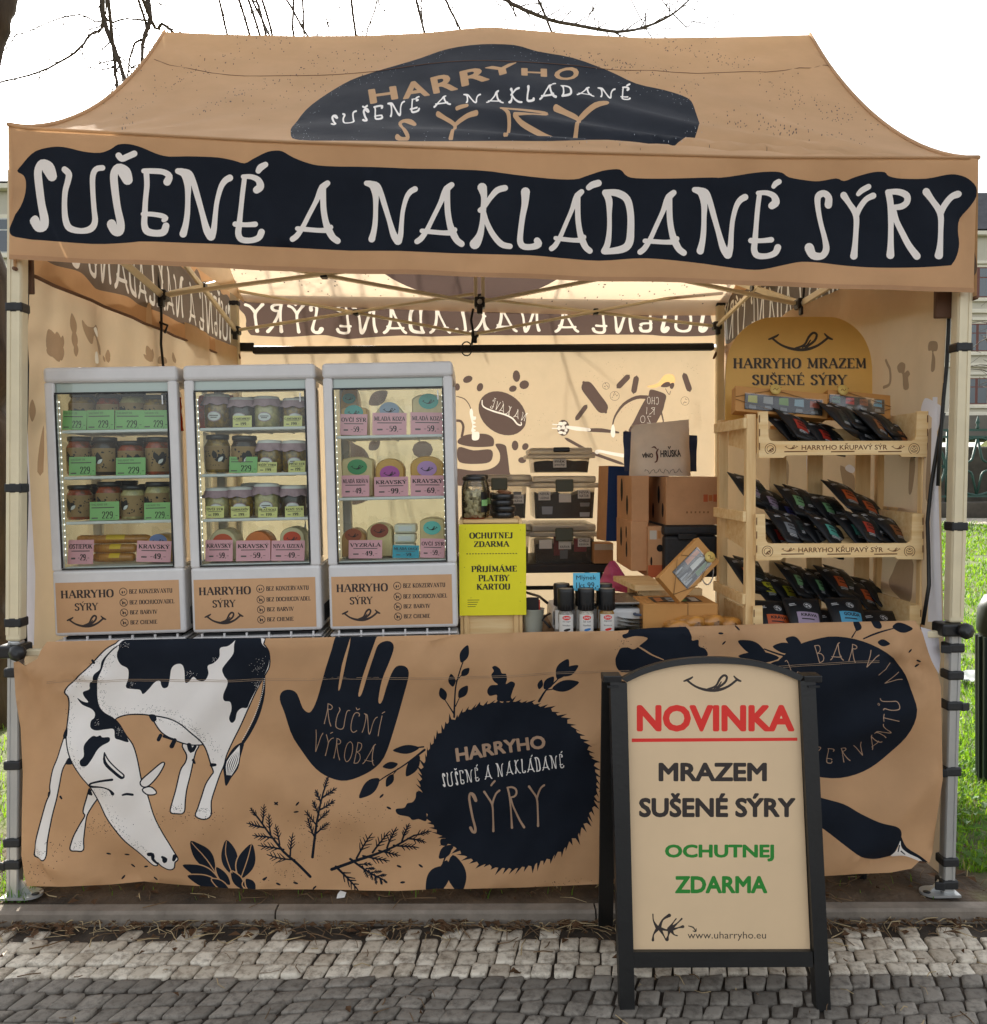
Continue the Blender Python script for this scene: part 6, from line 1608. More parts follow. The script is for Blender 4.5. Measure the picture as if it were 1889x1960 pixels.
for i, b in enumerate([(355,485,472,558),(675,485,792,556)]): card('z8', b, YCd, M_yel, 'CAMEMBERT', '199,-', 'small yellow CAMEMBERT card on the middle cabinet top shelf, %s one' % ('left','right')[i], zb=shz(1,SH1[0]))
card('z8', (330,745,508,850), YCd, M_grn, '', '', 'green 229 price card on the second shelf of the middle cabinet', zb=shz(1,SH1[1]))
card('z8', (510,778,630,848), YCd, M_yel, 'BAČŮV VÝBĚR', '199,-', 'small yellow card reading BAČŮV VÝBĚR on the middle cabinet second shelf', zb=shz(1,SH1[1]))
card('z8', (705,770,812,848), YCd, M_yel, 'PIVNÍ SÝR', '199,-', 'small yellow card reading PIVNÍ SÝR on the second shelf of the middle cabinet', zb=shz(1,SH1[1]))
for t, b in (('OVČÍ SÝR',(182,1057,298,1130)),('GURMÁNŮV',(342,1060,460,1130)),('BLAŤÁCKÉ',(513,1062,635,1132)),('KOZÍ SÝR',(685,1058,803,1130))): card('z8', b, YCd, M_yel, t, '199,-', 'small yellow card reading %s on the third shelf of the middle cabinet' % t, zb=shz(1,SH1[2]))
for t, pr, b, w in (('KRAVSKÝ','59,-',(180,1272,352,1422),'first'),('KRAVSKÝ','59,-',(376,1275,590,1422),'second'),('NIVA UZENÁ','49,-',(595,1275,808,1422),'third')): card('z8', b, YCd, M_pnk, t, pr, 'pink card reading %s %s at the bottom of the middle cabinet, %s' % (t, pr[:2], w), zb=shz(1,FLOOR)+.008)
F3 = [('OVČÍ SÝR','59,-',(1030,475,1203,588),SH3[0],'top','first'),('MLADÁ KOZA','59,-',(1238,465,1452,610),SH3[0],'top','second'),('MLADÁ KOZA','59,-',(1480,462,1690,612),SH3[0],'top','third'),('MLADÁ KRÁVA','49,-',(1043,862,1218,1010),SH3[1],'lower','first'),('KRAVSKÝ','99,-',(1250,872,1465,1018),SH3[1],'lower','second'),('KRAVSKÝ','69,-',(1480,862,1692,1012),SH3[1],'lower','third')]
for t, pr, b, y, s, o_ in F3: card('z8', b, YCd, M_pnk, t, pr, 'pink card reading %s %s, %s on the %s shelf of the right cabinet' % (t, pr[:2], o_, s), zb=shz(2,y))
card('z8', (1085,1272,1300,1415), YCd, M_pnk, 'VYZRÁLÁ', '49,-', 'pink price card reading VYZRÁLÁ 49 at the bottom of the right cabinet', zb=shz(2,FLOOR)+.008)
card('z8', (1365,1305,1532,1418), YCd, M_tea, 'MLADÁ OVCE', '59,-', 'teal price card reading MLADÁ OVCE at the bottom of the right cabinet', zb=shz(2,FLOOR)+.008)
card('z8', (1540,1262,1695,1415), YCd, M_pnk, 'OVČÍ SÝR', '59,-', 'pink price card reading OVČÍ SÝR 59 at the bottom of the right cabinet', zb=shz(2,FLOOR)+.008)

# cheese pieces
M_ch = {k: mat('cheese '+k, C(c), .45, noise=.12, nscale=25, coat=.35, bump=.05, bscale=60) for k, c in (('cream','#d8c08a'),('gold','#cf9c46'),('orange','#d0702a'),('speckled','#cfc29a'),('tan','#b58347'),('white','#ded9c4'))}
def cheese(z, b, Y, m, sticker, label, zb, dep=.09, arch=.4):
    p, w, h = rect(z, b, Y); h = max(.03, h+(p.z-zb)); p.z = zb
    t = thing('cheese_piece', label, 'cheese', (p.x, Y, zb), 0, 'wrapped cheese pieces in the cabinets')
    pts = [(-w/2,0),(w/2,0),(w/2,h*(1-arch))]+[(w/2*math.cos(a), h*(1-arch)+h*arch*math.sin(a)) for a in lin(.25, math.pi-.25, 9)]+[(-w/2,h*(1-arch))]
    mb = MB(); n = len(pts)
    ins = [(x*.93, h*.03+y*.95) for x, y in pts]
    vs = [(x,-.003,y) for x, y in ins]+[(x,.004,y) for x, y in pts]+[(x*.98,dep-.004,y) for x, y in pts]+[(x*.9,dep,y*.95+h*.02) for x, y in pts]
    fs = [tuple(range(n)), tuple(range(4*n-1,3*n-1,-1))]
    for l in range(3): fs += [(l*n+i, (l+1)*n+i, (l+1)*n+(i+1) % n, l*n+(i+1) % n) for i in range(n)]
    mb.add(vs, fs, M_ch[m], True); mb.build('cheese_body', t, smooth_angle=R(40))
    if sticker:
        mb = MB(); c, rr = sticker[0], min(w*.36, .034); zz = h*sticker[1]
        ov = disc(0, zz, rr, 18, rr*.78); mb.add([(x,-.0045,y) for x, y in ov], [tuple(range(18))], mat('round sticker '+c, C(c), .5))
        flat_polys(mb, [[(x, y+zz-rr*.25) for x, y in q] for q in smile_polys(-rr*.62, 0, rr*1.24, rr*.5, 1.2)], (0,-.0045,0), UX, UZ, NF, M_ctext)
        mb.build('round_sticker', t)
    # cling film folds standing up at the top edge
    mb = MB(); rr_ = random.Random(len(label)+int(w*1000)); k = 7; vs = []
    for i in range(k):
        x = -w*.5+w*i/(k-1); vs += [(x, dep*.5+rr_.uniform(-.01,.01), h*.8), (x+rr_.uniform(-.006,.006), dep*.5+rr_.uniform(-.015,.015), h+rr_.uniform(.006,.026))]
    mb.add(vs, [(2*i,2*i+2,2*i+3,2*i+1) for i in range(k-1)], M_film, True); mb.build('cling_film', t)
    return t
YS = YF+.075
cheese('z8',(1035,285,1150,470),YS+.10,'gold',('#4aa69c',.72),'tall gold cheese at the back left of the right cabinet top shelf',shz(2,SH3[0]))
cheese('z8',(1040,430,1205,600),YS,'gold',('#4aa69c',.80),'gold cheese behind the OVČÍ SÝR card on the right cabinet top shelf',shz(2,SH3[0]),arch=.1)
cheese('z8',(1255,405,1440,600),YS,'speckled',('#8fa0b5',.78),'pale round-topped cheese behind the middle card on the right cabinet top shelf',shz(2,SH3[0]),arch=.5)
cheese('z8',(1490,350,1700,600),YS,'cream',('#4aa69c',.82),'wide pale cheese at the right end of the right cabinet top shelf',shz(2,SH3[0]),arch=.15)
cheese('z8',(1045,745,1245,1010),YS,'cream',('#3f8f58',.74),'cheese piece with green sticker on the lower shelf of the right cabinet',shz(2,SH3[1]),arch=.12)
cheese('z8',(1260,755,1440,1015),YS,'gold',('#b050a0',.60),'cheese piece with purple sticker on the lower shelf of the right cabinet',shz(2,SH3[1]),arch=.3)
cheese('z8',(1480,740,1690,1010),YS,'gold',('#b98cc4',.68),'cheese piece with lilac sticker on the lower shelf of the right cabinet',shz(2,SH3[1]),arch=.25)
cheese('z8',(1045,1200,1195,1420),YS+.02,'tan',('#9a4a2a',.78),'brown stickered cheese at the bottom left of the right cabinet',shz(2,FLOOR)+.008,arch=.35)
cheese('z8',(1205,1165,1365,1420),YS+.03,'cream',('#8a3a22',.78),'pale cheese with dark red sticker at the bottom of the right cabinet',shz(2,FLOOR)+.008,arch=.25)
cheese('z8',(1540,1130,1695,1415),YS+.02,'cream',('#63c2b8',.74),'pale cheese with turquoise sticker at the bottom right of the right cabinet',shz(2,FLOOR)+.008,arch=.12)
for k in range(4):
    b = (1375-k*3, 1170+k*62, 1515-k*4, 1230+k*62); p, w, h = rect('z8', b, YS+.03)
    mb = MB(); mb.box((0,.04,h/2), (w,.085,h*.95), M_ch['white'], bev=.008, seg=3); mb.box((0,-.003,h/2), (w*.6,.001,h*.5), M_white_pl); o = mb.build('cheese_brick'); o.location = p
    tag(o, 'white wrapped cheese brick, %s from the top of the stack in the right cabinet' % ORD[k], 'cheese', 'stacked white cheese bricks')
cheese('z8',(205,1200,385,1400),YS,'speckled',('#c8502a',.60),'speckled round cheese at the bottom left of the middle cabinet',shz(1,FLOOR)+.008,arch=.5)
cheese('z8',(430,1215,600,1400),YS,'orange',None,'orange cheese behind the second pink card of the middle cabinet',shz(1,FLOOR)+.008,arch=.45)
cheese('z8',(655,1190,810,1400),YS,'speckled',('#c8401a',.66),'blue veined cheese with red sticker at the bottom right of the middle cabinet',shz(1,FLOOR)+.008,arch=.3)
cheese('z7',(930,1235,1085,1430),YS+.02,'gold',('#6a7fb0',.76),'yellow cheese behind the KRAVSKÝ card at the bottom of the left cabinet',shz(0,FLOOR)+.008,arch=.35)
# crumpled orange glint sheet added behind the jars to imitate a glass reflection
mb = MB(); rr = random.Random(3); n = 9; p, w, h = rect('z8',(130,335,345,545),YF+.14)
vs = [(-w/2+w*i/n+rr.uniform(-.004,.004), (.03 if s else 0)+rr.uniform(-.008,.008)+(.02-.04*abs(i/n-.5) if s else 0), h*j/n+rr.uniform(-.004,.004)) for s in (0,1) for j in range(n+1) for i in range(n+1)]
W = n+1; fs = [(o_+j*W+i,o_+j*W+i+1,o_+(j+1)*W+i+1,o_+(j+1)*W+i) for o_ in (0,W*W) for j in range(n) for i in range(n)]
mb.add(vs, fs, mat('orange glint sheet', C('#d8481c'), .2, trans=.4, coat=.5), True); o = mb.build('orange_reflection'); o.location = (p.x, YF+.16, shz(1,SH1[0])); tag(o, 'crumpled orange glint sheet imitating a reflection, left on the middle cabinet top shelf', 'reflection')
M_smoke = mat('smoked cheese rind', C('#bd8238'), .4, noise=.3, nscale=30, coat=.5, bump=.1, bscale=80)
def stick_pack(name, p, l, r, rz, label, group, tagcol=None, ry=0.0):
    mb = MB(); vs = []; n = 12; pr = [(-.5,.1),(-.48,.75),(-.44,1),(0,1.03),(.44,1),(.48,.75),(.5,.1)]
    for u, k in pr:
        for i in range(n): a = 2*math.pi*i/n; q = r*k*(1+.05*math.sin(3*a+u*9)); vs.append((u*l, q*math.cos(a), r+q*math.sin(a)*.9))
    fs = [(j*n+i, j*n+(i+1) % n, (j+1)*n+(i+1) % n, (j+1)*n+i) for j in range(len(pr)-1) for i in range(n)]
    mb.add(vs, fs, M_smoke, True)
    for i in range(16):                                          # ribbed rind
        u = (-.42+.84*i/15)*l; mb.tube([(u, r*math.cos(a)*1.0, r+r*.92*math.sin(a)) for a in lin(-.6,3.7,10)], .0012, M_smoke, n=4)
    t = thing(name, label, 'smoked cheese', p, rz, group); mb.build('cheese_stick', t)
    m2 = MB(); vs = []
    for i in range(7): a = .5+1.6*i/6+.6; vs += [(-.09*l, -r*1.06*math.sin(a-.2+1.2)*0-r*1.07*math.cos(a-1.1), r+r*.98*math.sin(a-1.1+0)), (.16*l, -r*1.07*math.cos(a-1.1), r+r*.98*math.sin(a-1.1))]
    m2.add(vs, [(2*i,2*i+2,2*i+3,2*i+1) for i in range(6)], mat('yellow sticker', C('#d9b42a'), .5), True); m2.build('round_sticker', t)
    return t
for k, (zx0, zx1, zy, dx) in enumerate(((470,930,1285,0),(585,860,1350,0),(585,850,1425,0))):
    b = rect('z7', (zx0, zy-60, zx1, zy), YS+.02); zf = shz(0,FLOOR)+.008
    stick_pack('smoked_cheese', (b[0].x, YS+.03+(.02 if k == 0 else 0), [zf+.062, zf+.031, zf][k]), b[1], .0165, .06 if k == 0 else .0, 'ribbed smoked cheese stick, %s from the top of the pile in the left cabinet' % ORD[k], 'smoked cheese sticks in the left cabinet')
from mathutils.geometry import tessellate_polygon
# ------------------------------------------------------------------ goods right of the cabinets
def R3(z, b, Y):                      # pixel rectangle on the plane y = Y -> x0, x1, z0, z1
    a = at(*Zp(z, b[0], (b[1]+b[3])/2), Y); c = at(*Zp(z, b[2], (b[1]+b[3])/2), Y); xm = Zp(z, (b[0]+b[2])/2, 0)[0]
    return a.x, c.x, at(xm, Zp(z,0,b[3])[1], Y).z, at(xm, Zp(z,0,b[1])[1], Y).z
YK = .22
# pine crate carrying the yellow board
x0,x1,_,zt_ = R3('y1',(112,778,512,1510),YK); zb_ = tz((x0+x1)/2)
crate = thing('wooden_crate', 'upright pine crate standing between the cabinets and the grinders', 'crate', ((x0+x1)/2, YK, zb_))
def bx(mb, a, b, m, bev=.002): mb.rbox(Vector(a)-crate.location, Vector(b)-crate.location, m, bev)
mb = MB(); bx(mb,(x0,YK,zb_),(x0+.012,YK+.24,zt_),M_wood); bx(mb,(x1-.012,YK,zb_),(x1,YK+.24,zt_),M_wood); mb.build('side_board', crate)
mb = MB(); bx(mb,(x0+.0125,YK-.002,zt_-.012),(x1-.0125,YK+.24,zt_),M_woodx); mb.build('top_board', crate)
mb = MB(); bx(mb,(x0+.0125,YK+.012,zb_),(x1-.0125,YK+.02,zt_-.013),M_woodx); bx(mb,(x0+.013,YK-.004,zb_),(x0+.03,YK+.011,zt_-.02),M_wood); bx(mb,(x1-.03,YK-.004,zb_),(x1-.013,YK+.011,zt_-.02),M_wood); mb.build('front_board', crate)
def board(z, b, Y, m, name, label, cat, texts, th=.004, tilt=0.0, extra=None, rz=0.0):
    """flat printed board; texts: (kind, string, box in zoom pixels, ink, heavy)"""
    a0, a1, c0, c1 = R3(z, b, Y); w, h = a1-a0, c1-c0; k = lambda x, y: ((x-b[0])/(b[2]-b[0])*w-w/2, (b[3]-y)/(b[3]-b[1])*h)
    mb = MB(); mb.rbox((-w/2,0,0),(w/2,th,h),m,.0008)
    for kind, s, q, ink, hv in texts:
        p = k(q[0],q[3]); r = k(q[2],q[1])
        if kind == 's': serif_flat(mb, s, (0,0,0), UX, UZ, NF, (p[0],p[1],r[0],r[1]), ink, hv)
        elif kind == 't': text_flat(mb, s, (0,0,0), UX, UZ, NF*.0007, (p[0],p[1],r[0],r[1]), ink, hv)
        elif kind == 'h': flat_polys(mb, [[(x, -y) for x, y in q_] for q_ in hand_text(s, (p[0],-p[1]), (r[0],-p[1]), r[1]-p[1], hv)], (0,0,0), UX, UZ, NF, ink)
        elif kind == 'l': mb.add([(p[0],-.0007,p[1]),(r[0],-.0007,p[1]),(r[0],-.0007,r[1]),(p[0],-.0007,r[1])], [(0,1,2,3)], ink)
    if extra: extra(mb, k)
    o = mb.build(name); o.location = ((a0+a1)/2, Y, c0); o.rotation_euler = (tilt, 0, rz)
    return tag(o, label, cat)
board('y1',(108,808,537,1392),YK-.012,M_sun,'yellow_notice','yellow notice board reading OCHUTNEJ ZDARMA, leaning on the pine crate','notice',
  [('s','OCHUTNEJ',(176,862,452,898),M_ctext,1.5),('s','ZDARMA',(204,918,427,952),M_ctext,1.5),('s','PŘIJÍMÁME',(187,1076,477,1112),M_ctext,1.5),('s','PLATBY',(232,1134,427,1172),M_ctext,1.5),('s','KARTOU',(220,1190,433,1226),M_ctext,1.5)]
  +[('l','',(155+i*18.5,994,165+i*18.5,999),M_ctext,1) for i in range(18)]+[('l','',(160,1290+i*14,235-i*8,1294+i*14),mat('grey small print', C('#6e6a1c'), .7),1) for i in range(4)]
  +[('l','',(x,y,x+4,y+4),mat('grey small print'),1) for x, y in ((147,836),(500,845),(140,1080),(500,1180),(180,1276),(495,1300))], tilt=-.02, rz=.01)
# tasting jars and dark lids on the crate
M_cube = mat('cheese cube', C('#d6cda4'), .6, noise=.12, nscale=40); M_lidred = mat('orange rim', C('#c4501e'), .4)
def tasting_jar(cx, Y, k, label):
    a0, a1, c0, c1 = R3('y1',(122,492,285,772),Y); r = (a1-a0)/2; h = (c1-c0)
    z0_ = zt_+.001
    t = thing('tasting_jar', label, 'jar', (cx, Y+r, z0_), 0, None)
    mb = MB(); mb.lathe([(r*.9,0),(r,.006),(r,h*.72),(r*.86,h*.84),(r*.84,h*.90)], (0,0,0), M_film, n=24, cap=False); mb.lathe([(0,.0),(r*.9,.0),(r*.9,.003),(0,.003)],(0,0,0),M_lidred,n=24,cap=False); mb.build('glass_body', t)
    mb = MB(); mb.lathe([(0,h*.88),(r*.88,h*.88),(r*.92,h*.89),(r*.92,h*.96),(r*.87,h*.985),(0,h*.985)], (0,0,0), M_lid, n=24); mb.build('lid', t)
    mb = MB(); rr = random.Random(k)
    for i in range(75):
        z = rr.uniform(.008, h*.62); q = (r-.013)*math.sqrt(rr.random()); a = rr.uniform(0,6.28)
        mb.box((q*math.cos(a), q*math.sin(a), z), (.014,.012,.013), M_cube, rot=Matrix.Rotation(rr.uniform(0,3), 3, 'Z') @ Matrix.Rotation(rr.uniform(0,3), 3, 'X'), bev=.001, seg=1)
    o = mb.build('cheese_cubes', t); o['kind'] = 'stuff'
    mb = MB(); wrap_patch(mb, r+.001, h*.15, h*.62, .55, 1.6, M_blkpl, 8); wrap_patch(mb, r+.0018, h*.30, h*.44, .6, 1.5, M_grn, 8); mb.build('side_label', t)
    return t
a0,a1,_,_ = R3('y1',(122,492,285,772),YK+.01)
tasting_jar((a0+a1)/2, YK+.01, 1, 'tall glass jar of pale cheese cubes at the front of the pine crate')
tasting_jar((a0+a1)/2-.002+.012, YK+.125, 2, 'second glass jar of cheese cubes behind the front one on the pine crate')
a0,a1,_,_ = R3('y1',(318,650,465,770),YK+.06); r = (a1-a0)/2
for i in range(4):
    mb = MB(); mb.lathe([(0,0),(r*.92,0),(r,.004),(r,.016),(r*.94,.020),(r*.6,.020),(0,.0195)], (0,0,0), M_lid, n=26); o = mb.build('tasting_dish'); o.location = ((a0+a1)/2+.004*math.sin(i*2), YK+.06+r, zt_+.001+i*.0215)
    tag(o, 'round black dish, %s from the top of the stack on the pine crate' % ORD[3-i], 'dish', 'stacked black dishes')
mb = MB(); mb.lathe([(0,0),(.024,0),(.028,.004),(.022,.008),(0,.0075)], (0,0,0), mat('brown wooden lid', C('#6d4020'), .5), n=18); o = mb.build('wooden_disc'); o.location = ((a0+a1)/2+.004, YK+.055+r, zt_+.088); o.rotation_euler = (.12,.1,0); tag(o, 'small brown wooden disc lying on the stack of black dishes', 'disc')
# cup beside the crate
p, w, h = rect('y1',(520,1370,604,1500),YK+.02)
mb = MB(); zc_ = tz(p.x)+.001; mb.lathe([(0,0),(.030,0),(.031,.004),(.039,.085),(.041,.088),(.038,.088),(.030,.006),(0,.006)], (0,0,0), mat('grey green ceramic', C('#a3a597'), .5, noise=.06), n=22)
o = mb.build('cup'); o.location = (p.x+.012, YK+.04, zc_); tag(o, 'plain grey cup standing on the counter right of the pine crate', 'cup')
mb = MB(); mb.box((0,0,.06),(.045,.002,.12),M_ctext,bev=.0008); mb.box((.012,.006,.055),(.03,.002,.11),M_red); o = mb.build('card_bundle'); o.location = (p.x+.010,YK+.04,zc_+.007); tag(o, 'dark cards standing upright in the grey cup', 'cards')

# pepper grinders
M_spice = [mat('grey salt grains', C('#8f8a80'), .5, noise=.6, nscale=160, coat=.5), mat('pale salt grains', C('#b9b1a0'), .5, noise=.5, nscale=160, coat=.5), mat('brown spice', C('#7d4a22'), .5, noise=.7, nscale=160, col2=C('#a5873f'), coat=.5)]
M_gl = mat('grinder label', C('#d6d3cc'), .5)
def grinder(i, front):
    cx = [(797,928,1062),(770,908,1045)][0 if front else 1][i]; Y = YF-.03+(0 if front else .07)
    p = at(Zp('y1',cx,0)[0], 1205, Y); k = 1889
    t = thing('spice_grinder', ['black capped grinder with dark salt, left in the front row','black capped grinder with pale salt, middle of the front row','black capped grinder with red barbecue label, right in the front row','black capped grinder at the left of the back row','black capped grinder in the middle of the back row','black capped grinder at the right of the back row'][i+(0 if front else 3)], 'spice grinder', (p.x, Y+.03, tz(p.x)+.001), 0, 'spice grinders on the counter')
    H = at(0,0,Y).z*0+ (at(Zp('y1',cx,0)[0], Zp('y1',0,1228 if front else 1196)[1], Y).z - tz(p.x))
    mb = MB(); mb.lathe([(0,0),(.022,0),(.0255,.004),(.0255,.03),(.0235,.045),(.0255,.06),(.0255,H*.50),(.021,H*.55),(.021,H*.58)], (0,0,0), M_spice[i], n=20); mb.build('glass_body', t)
    mb = MB(); n = 28; prf = [(.0235,H*.56),(.0265,H*.57),(.0275,H*.70),(.0285,H*.93),(.028,H*.985),(.0265,H),(.025,H*.992),(0,H*.992)]
    mb.lathe(prf, (0,0,0), M_blkpl, n=n)
    for j in range(18): a = j*math.pi/9; mb.box((.0268*math.cos(a), .0268*math.sin(a), H*.64), (.0028,.0028,H*.12), M_blkpl, rot=a)
    mb.lathe([(0,H*.9925),(.0225,H*.9925),(.0225,H*.994),(0,H*.994)], (0,0,0), mat('grey cap disc', C('#8c8577'), .5), n=20); mb.build('black_cap', t)
    mb = MB(); wrap_patch(mb, .0258, H*.12, H*.49, -1.1, 1.1, M_gl, 10)
    cyl = lambda x, y, o=.0008: ((.0258+o)*math.sin(x/.0258), -(.0258+o)*math.cos(x/.0258), y)
    ov = disc(0, H*.43, .014, 16, .008); fan(mb, ov, lambda x, y: cyl(x,y,.0010), M_red)
    v, f, _, lo, hi = text_geo('DANI', .02, 2); s = .019/(hi[0]-lo[0]); mb.add([cyl((x-lo[0])*s-.0095, H*.43-.0032+(y-lo[1])*s*1.2, .0015) for x, y in v], f, M_white_pl)
    for j, tx_ in enumerate([('Sal negra','Himalaya'),('Sal con','hierbas'),('especial','Barbacoa')][i]):
        v, f, _, lo, hi = text_geo(tx_, .0, 2); s = .026/(hi[0]-lo[0]); mb.add([cyl((x-lo[0])*s-.013, H*.335-j*.013+(y-lo[1])*s, .0012) for x, y in v], f, M_ctext)
    c = [M_ctext, mat('blue ink', C('#2b6fae'), .6), M_red][i]; pts = disc(.002, H*.19, .012, 10, .0045, .2); fan(mb, pts, lambda x, y: cyl(x,y,.0011), c)
    mb.build('paper_label', t)
for i in range(3): grinder(i, False)
for i in range(3): grinder(i, True)
board('y1',(838,1120,1010,1234),YF+.036,M_blu,'price_note','blue handwritten note reading Mlýnek 1ks 99 stuck above the grinders','note',
  [('t','Mlýnek',(858,1136,986,1172),M_ctext,.0),('t','1ks 99,-',(858,1180,1000,1224),M_ctext,.0)], th=.0012, tilt=-.05)

# kitchen scale
x0,x1,z0_,z1_ = R3('y1',(1095,1243,1305,1370),.36); zs_ = tz(x0)
sc = thing('shop_scale', 'grey shop scale with flat metal pan behind the grinders', 'scale', ((R3('y1',(690,1240,1300,1480),.36)[0]+x1)/2, .36, zs_))
xa = R3('y1',(690,1240,1300,1480),.36)[0]; W_ = x1-xa
mb = MB(); mb.box((0,.02,.045),(W_,.24,.07),M_white_pl,bev=.012,seg=3); mb.build('scale_body', sc)
mb = MB(); mb.box((.03,.03,.098),(W_*.86,.25,.008),mat('brushed steel', C('#8f8c86'), .3, metal=.8, noise=.1, nscale=30),bev=.003); mb.box((.03,.03,.088),(W_*.5,.12,.014),M_blkpl); mb.build('weighing_pan', sc)
mb = MB(); mb.box((-W_*.42,-.10,.05),(.05,.012,.05),M_blkpl,bev=.003); mb.build('display', sc)
cb = MB(); q0 = at(*Zp('y1',672,1312),.30); cb.tube([q0, at(*Zp('y1',620,1270),.5), at(*Zp('y1',537,1245),.6), at(*Zp('y1',480,1215),.62)], .005, M_blkpl, n=6); q1 = at(*Zp('y1',655,1430),.24); cb.tube([at(*Zp('y1',690,1470),.22), q1, at(*Zp('y1',640,1425),.24), at(*Zp('y1',660,1395),.26), at(*Zp('y1',690,1380),.28)], .004, M_blkpl, n=6)
tag(cb.build('scale_cable'), 'thin black cable running from the scale towards the back table', 'cable')

# small wall of bins on the rear table
YT = 1.62
M_rt = mat('dark table board', C('#2a2320'), .5, noise=.2, nscale=20)
rt = thing('rear_table', 'dark folding table against the back wall carrying the storage bins', 'table', (0.25,YT,0))
zt2 = at(*Zp('y1',800,1063),YT).z; xq0 = at(*Zp('y1',200,1063),YT).x; xq1 = at(*Zp('y1',1082,1063),YT).x
zt2b = at(*Zp('y1',800,1140),YT).z
mb = MB(); mb.rbox((xq0-.25,0,zt2-.045),(xq1-.25,.62,zt2),M_rt,.006); mb.build('table_top', rt)
for x in (xq0+.05, xq1-.05):
    for y in (.05,.57):
        mb = MB(); mb.tube([(x-.25,y,gz(x,YT)),(x-.25,y,zt2-.045)],.015,M_blk,n=8); mb.build('leg', rt)
mb = MB(); mb.bar((xq0-.2,.3,zt2-.16),(xq1-.3,.3,zt2-.16),.02,.02,M_blk); mb.build('cross_bar', rt)
M_bin = glass('bin plastic', (.86,.84,.80,1), .8, .18, .16, C('#ded6c8')); M_blid = glass('bin lid plastic', (.92,.90,.86,1), .8, .25, .62, C('#f2ece0')); M_hand = mat('grey green clip', C('#565c4e'), .5); M_tagp = mat('white paper tag', C('#dcd9d2'), .7); M_bag = mat('dark packed bags', C('#181c22'), .35, noise=.5, nscale=18, bump=.3, bscale=30)
def storage_bin(z, body, lid, Y, dep, fill, tags, label, blackclip=False, accents=()):
    x0,x1,z0_,z1_ = R3(z, body, Y); lx0,lx1,lz0,lz1 = R3(z, lid, Y)
    cx = (x0+x1)/2; hw = (x1-x0)/2; lw = (lx1-lx0)/2; H = z1_-z0_; LH = lz1-lz0; hw2 = hw*1.06
    t = thing('storage_bin', label, 'storage bin', (cx, Y, z0_), 0, 'clear storage bins on the rear table')
    mb = MB()
    v = [(-hw,0.012,0),(hw,0.012,0),(hw,dep,0),(-hw,dep,0),(-hw2,0,H),(hw2,0,H),(hw2,dep+.01,H),(-hw2,dep+.01,H)]
    mb.add(v, [(0,1,2,3),(0,4,5,1),(1,5,6,2),(2,6,7,3),(3,7,4,0)], M_bin); mb.build('bin_body', t)
    mb = MB(); mb.rbox((-lw,-.012,H),(lw,dep+.02,H+LH*.30),M_blid,.006,2); mb.rbox((-lw*.93,.004,H+LH*.30),(lw*.93,dep,H+LH*.75),M_blid,.012,3); mb.build('bin_lid', t)
    mb = MB(); mb.box((0,-.016,H+LH*(.15 if not blackclip else .6)),(hw*.62,.014,LH*(.8 if not blackclip else .35)),M_blkpl if blackclip else M_hand,bev=.006,seg=2); mb.build('clip', t)
    mb = MB(); ft = H*fill; n = 9; rr = random.Random(int(cx*1000)); vs = []
    tops = [ft*rr.uniform(.82,1.0) for i in range(n)]
    for i in range(n):
        x = -hw*.95+hw*1.9*i/(n-1); f = 1+.05*tops[i]/H
        vs += [(x,.018,.004),(x*f,.012,tops[i]),(x*f,dep*.95,tops[i]*rr.uniform(.9,1.05)),(x,dep*.95,.004)]
    fs = []
    for i in range(n-1):
        for a in range(3): fs.append((i*4+a,(i+1)*4+a,(i+1)*4+a+1,i*4+a+1))
    fs += [(0,1,2,3),(4*n-1,4*n-2,4*n-3,4*n-4)]
    mb.add(vs, fs, M_bag)
    for (bx0,by0,bx1,by1), c in accents:
        a, b, c0, c1 = R3(z,(bx0,by0,bx1,by1),Y); mb.add([(a-cx,.009,c0-z0_),(b-cx,.009,c0-z0_),(b-cx+.003,.007,c1-z0_),(a-cx-.002,.007,c1-z0_)], [(0,1,2,3)], mat('pack label '+c, C(c), .5))
    mb.build('packed_bags', t)
    for q, l1, l2 in tags:
        a, b, c0, c1 = R3(z, q, Y); mb = MB(); yy = .012*(1-((c0+c1)/2-z0_)/H)-.003; tw, th = b-a, c1-c0; o = Vector((a-cx, yy, c0-z0_))
        mb.add([o, o+UX*tw, o+UX*tw+UZ*th-UX*.001, o+UZ*th], [(0,1,2,3)], M_tagp)
        for s, v0, v1 in ((l1,.56,.88),(l2,.14,.46)):
            if s: text_flat(mb, s, o, UX, UZ, NF*.0008, (tw*.12,th*v0,tw*.88,th*v1), M_ctext, .01)
        mb.build('bin_tag', t)
    return t
storage_bin('y1',(597,888,962,1080),(540,785,985,890),YT+.05,.42,.86,[((620,908,703,965),'',''),((745,910,825,968),'','KRÁVA'),((868,898,948,952),'CHILLI','KRÁVA')],'clear storage bin at the foot of the stack, tagged CHILLI KRÁVA', accents=[((715,880,780,1010),'#8e2f3c'),((845,900,925,985),'#a63a48'),((755,975,803,1030),'#8a8d94')])
storage_bin('y1',(597,575,965,772),(545,480,988,580),YT+.05,.42,.88,[((615,598,693,655),'NIVA','UZENÁ'),((747,612,825,668),'',''),((868,588,948,643),'NIVA','NATUR')],'clear storage bin in the middle of the stack, tagged NIVA UZENÁ', accents=[((640,695,705,745),'#9aa0a8'),((885,670,942,695),'#b3b6ba'),((883,732,943,760),'#b3b6ba')])
storage_bin('y1',(592,385,932,478),(525,298,960,388),YT+.07,.36,.9,[((710,388,795,445),'mix','pěchy'.replace('ě','e'))],'smaller clear storage bin with black clip on top of the stack', True)
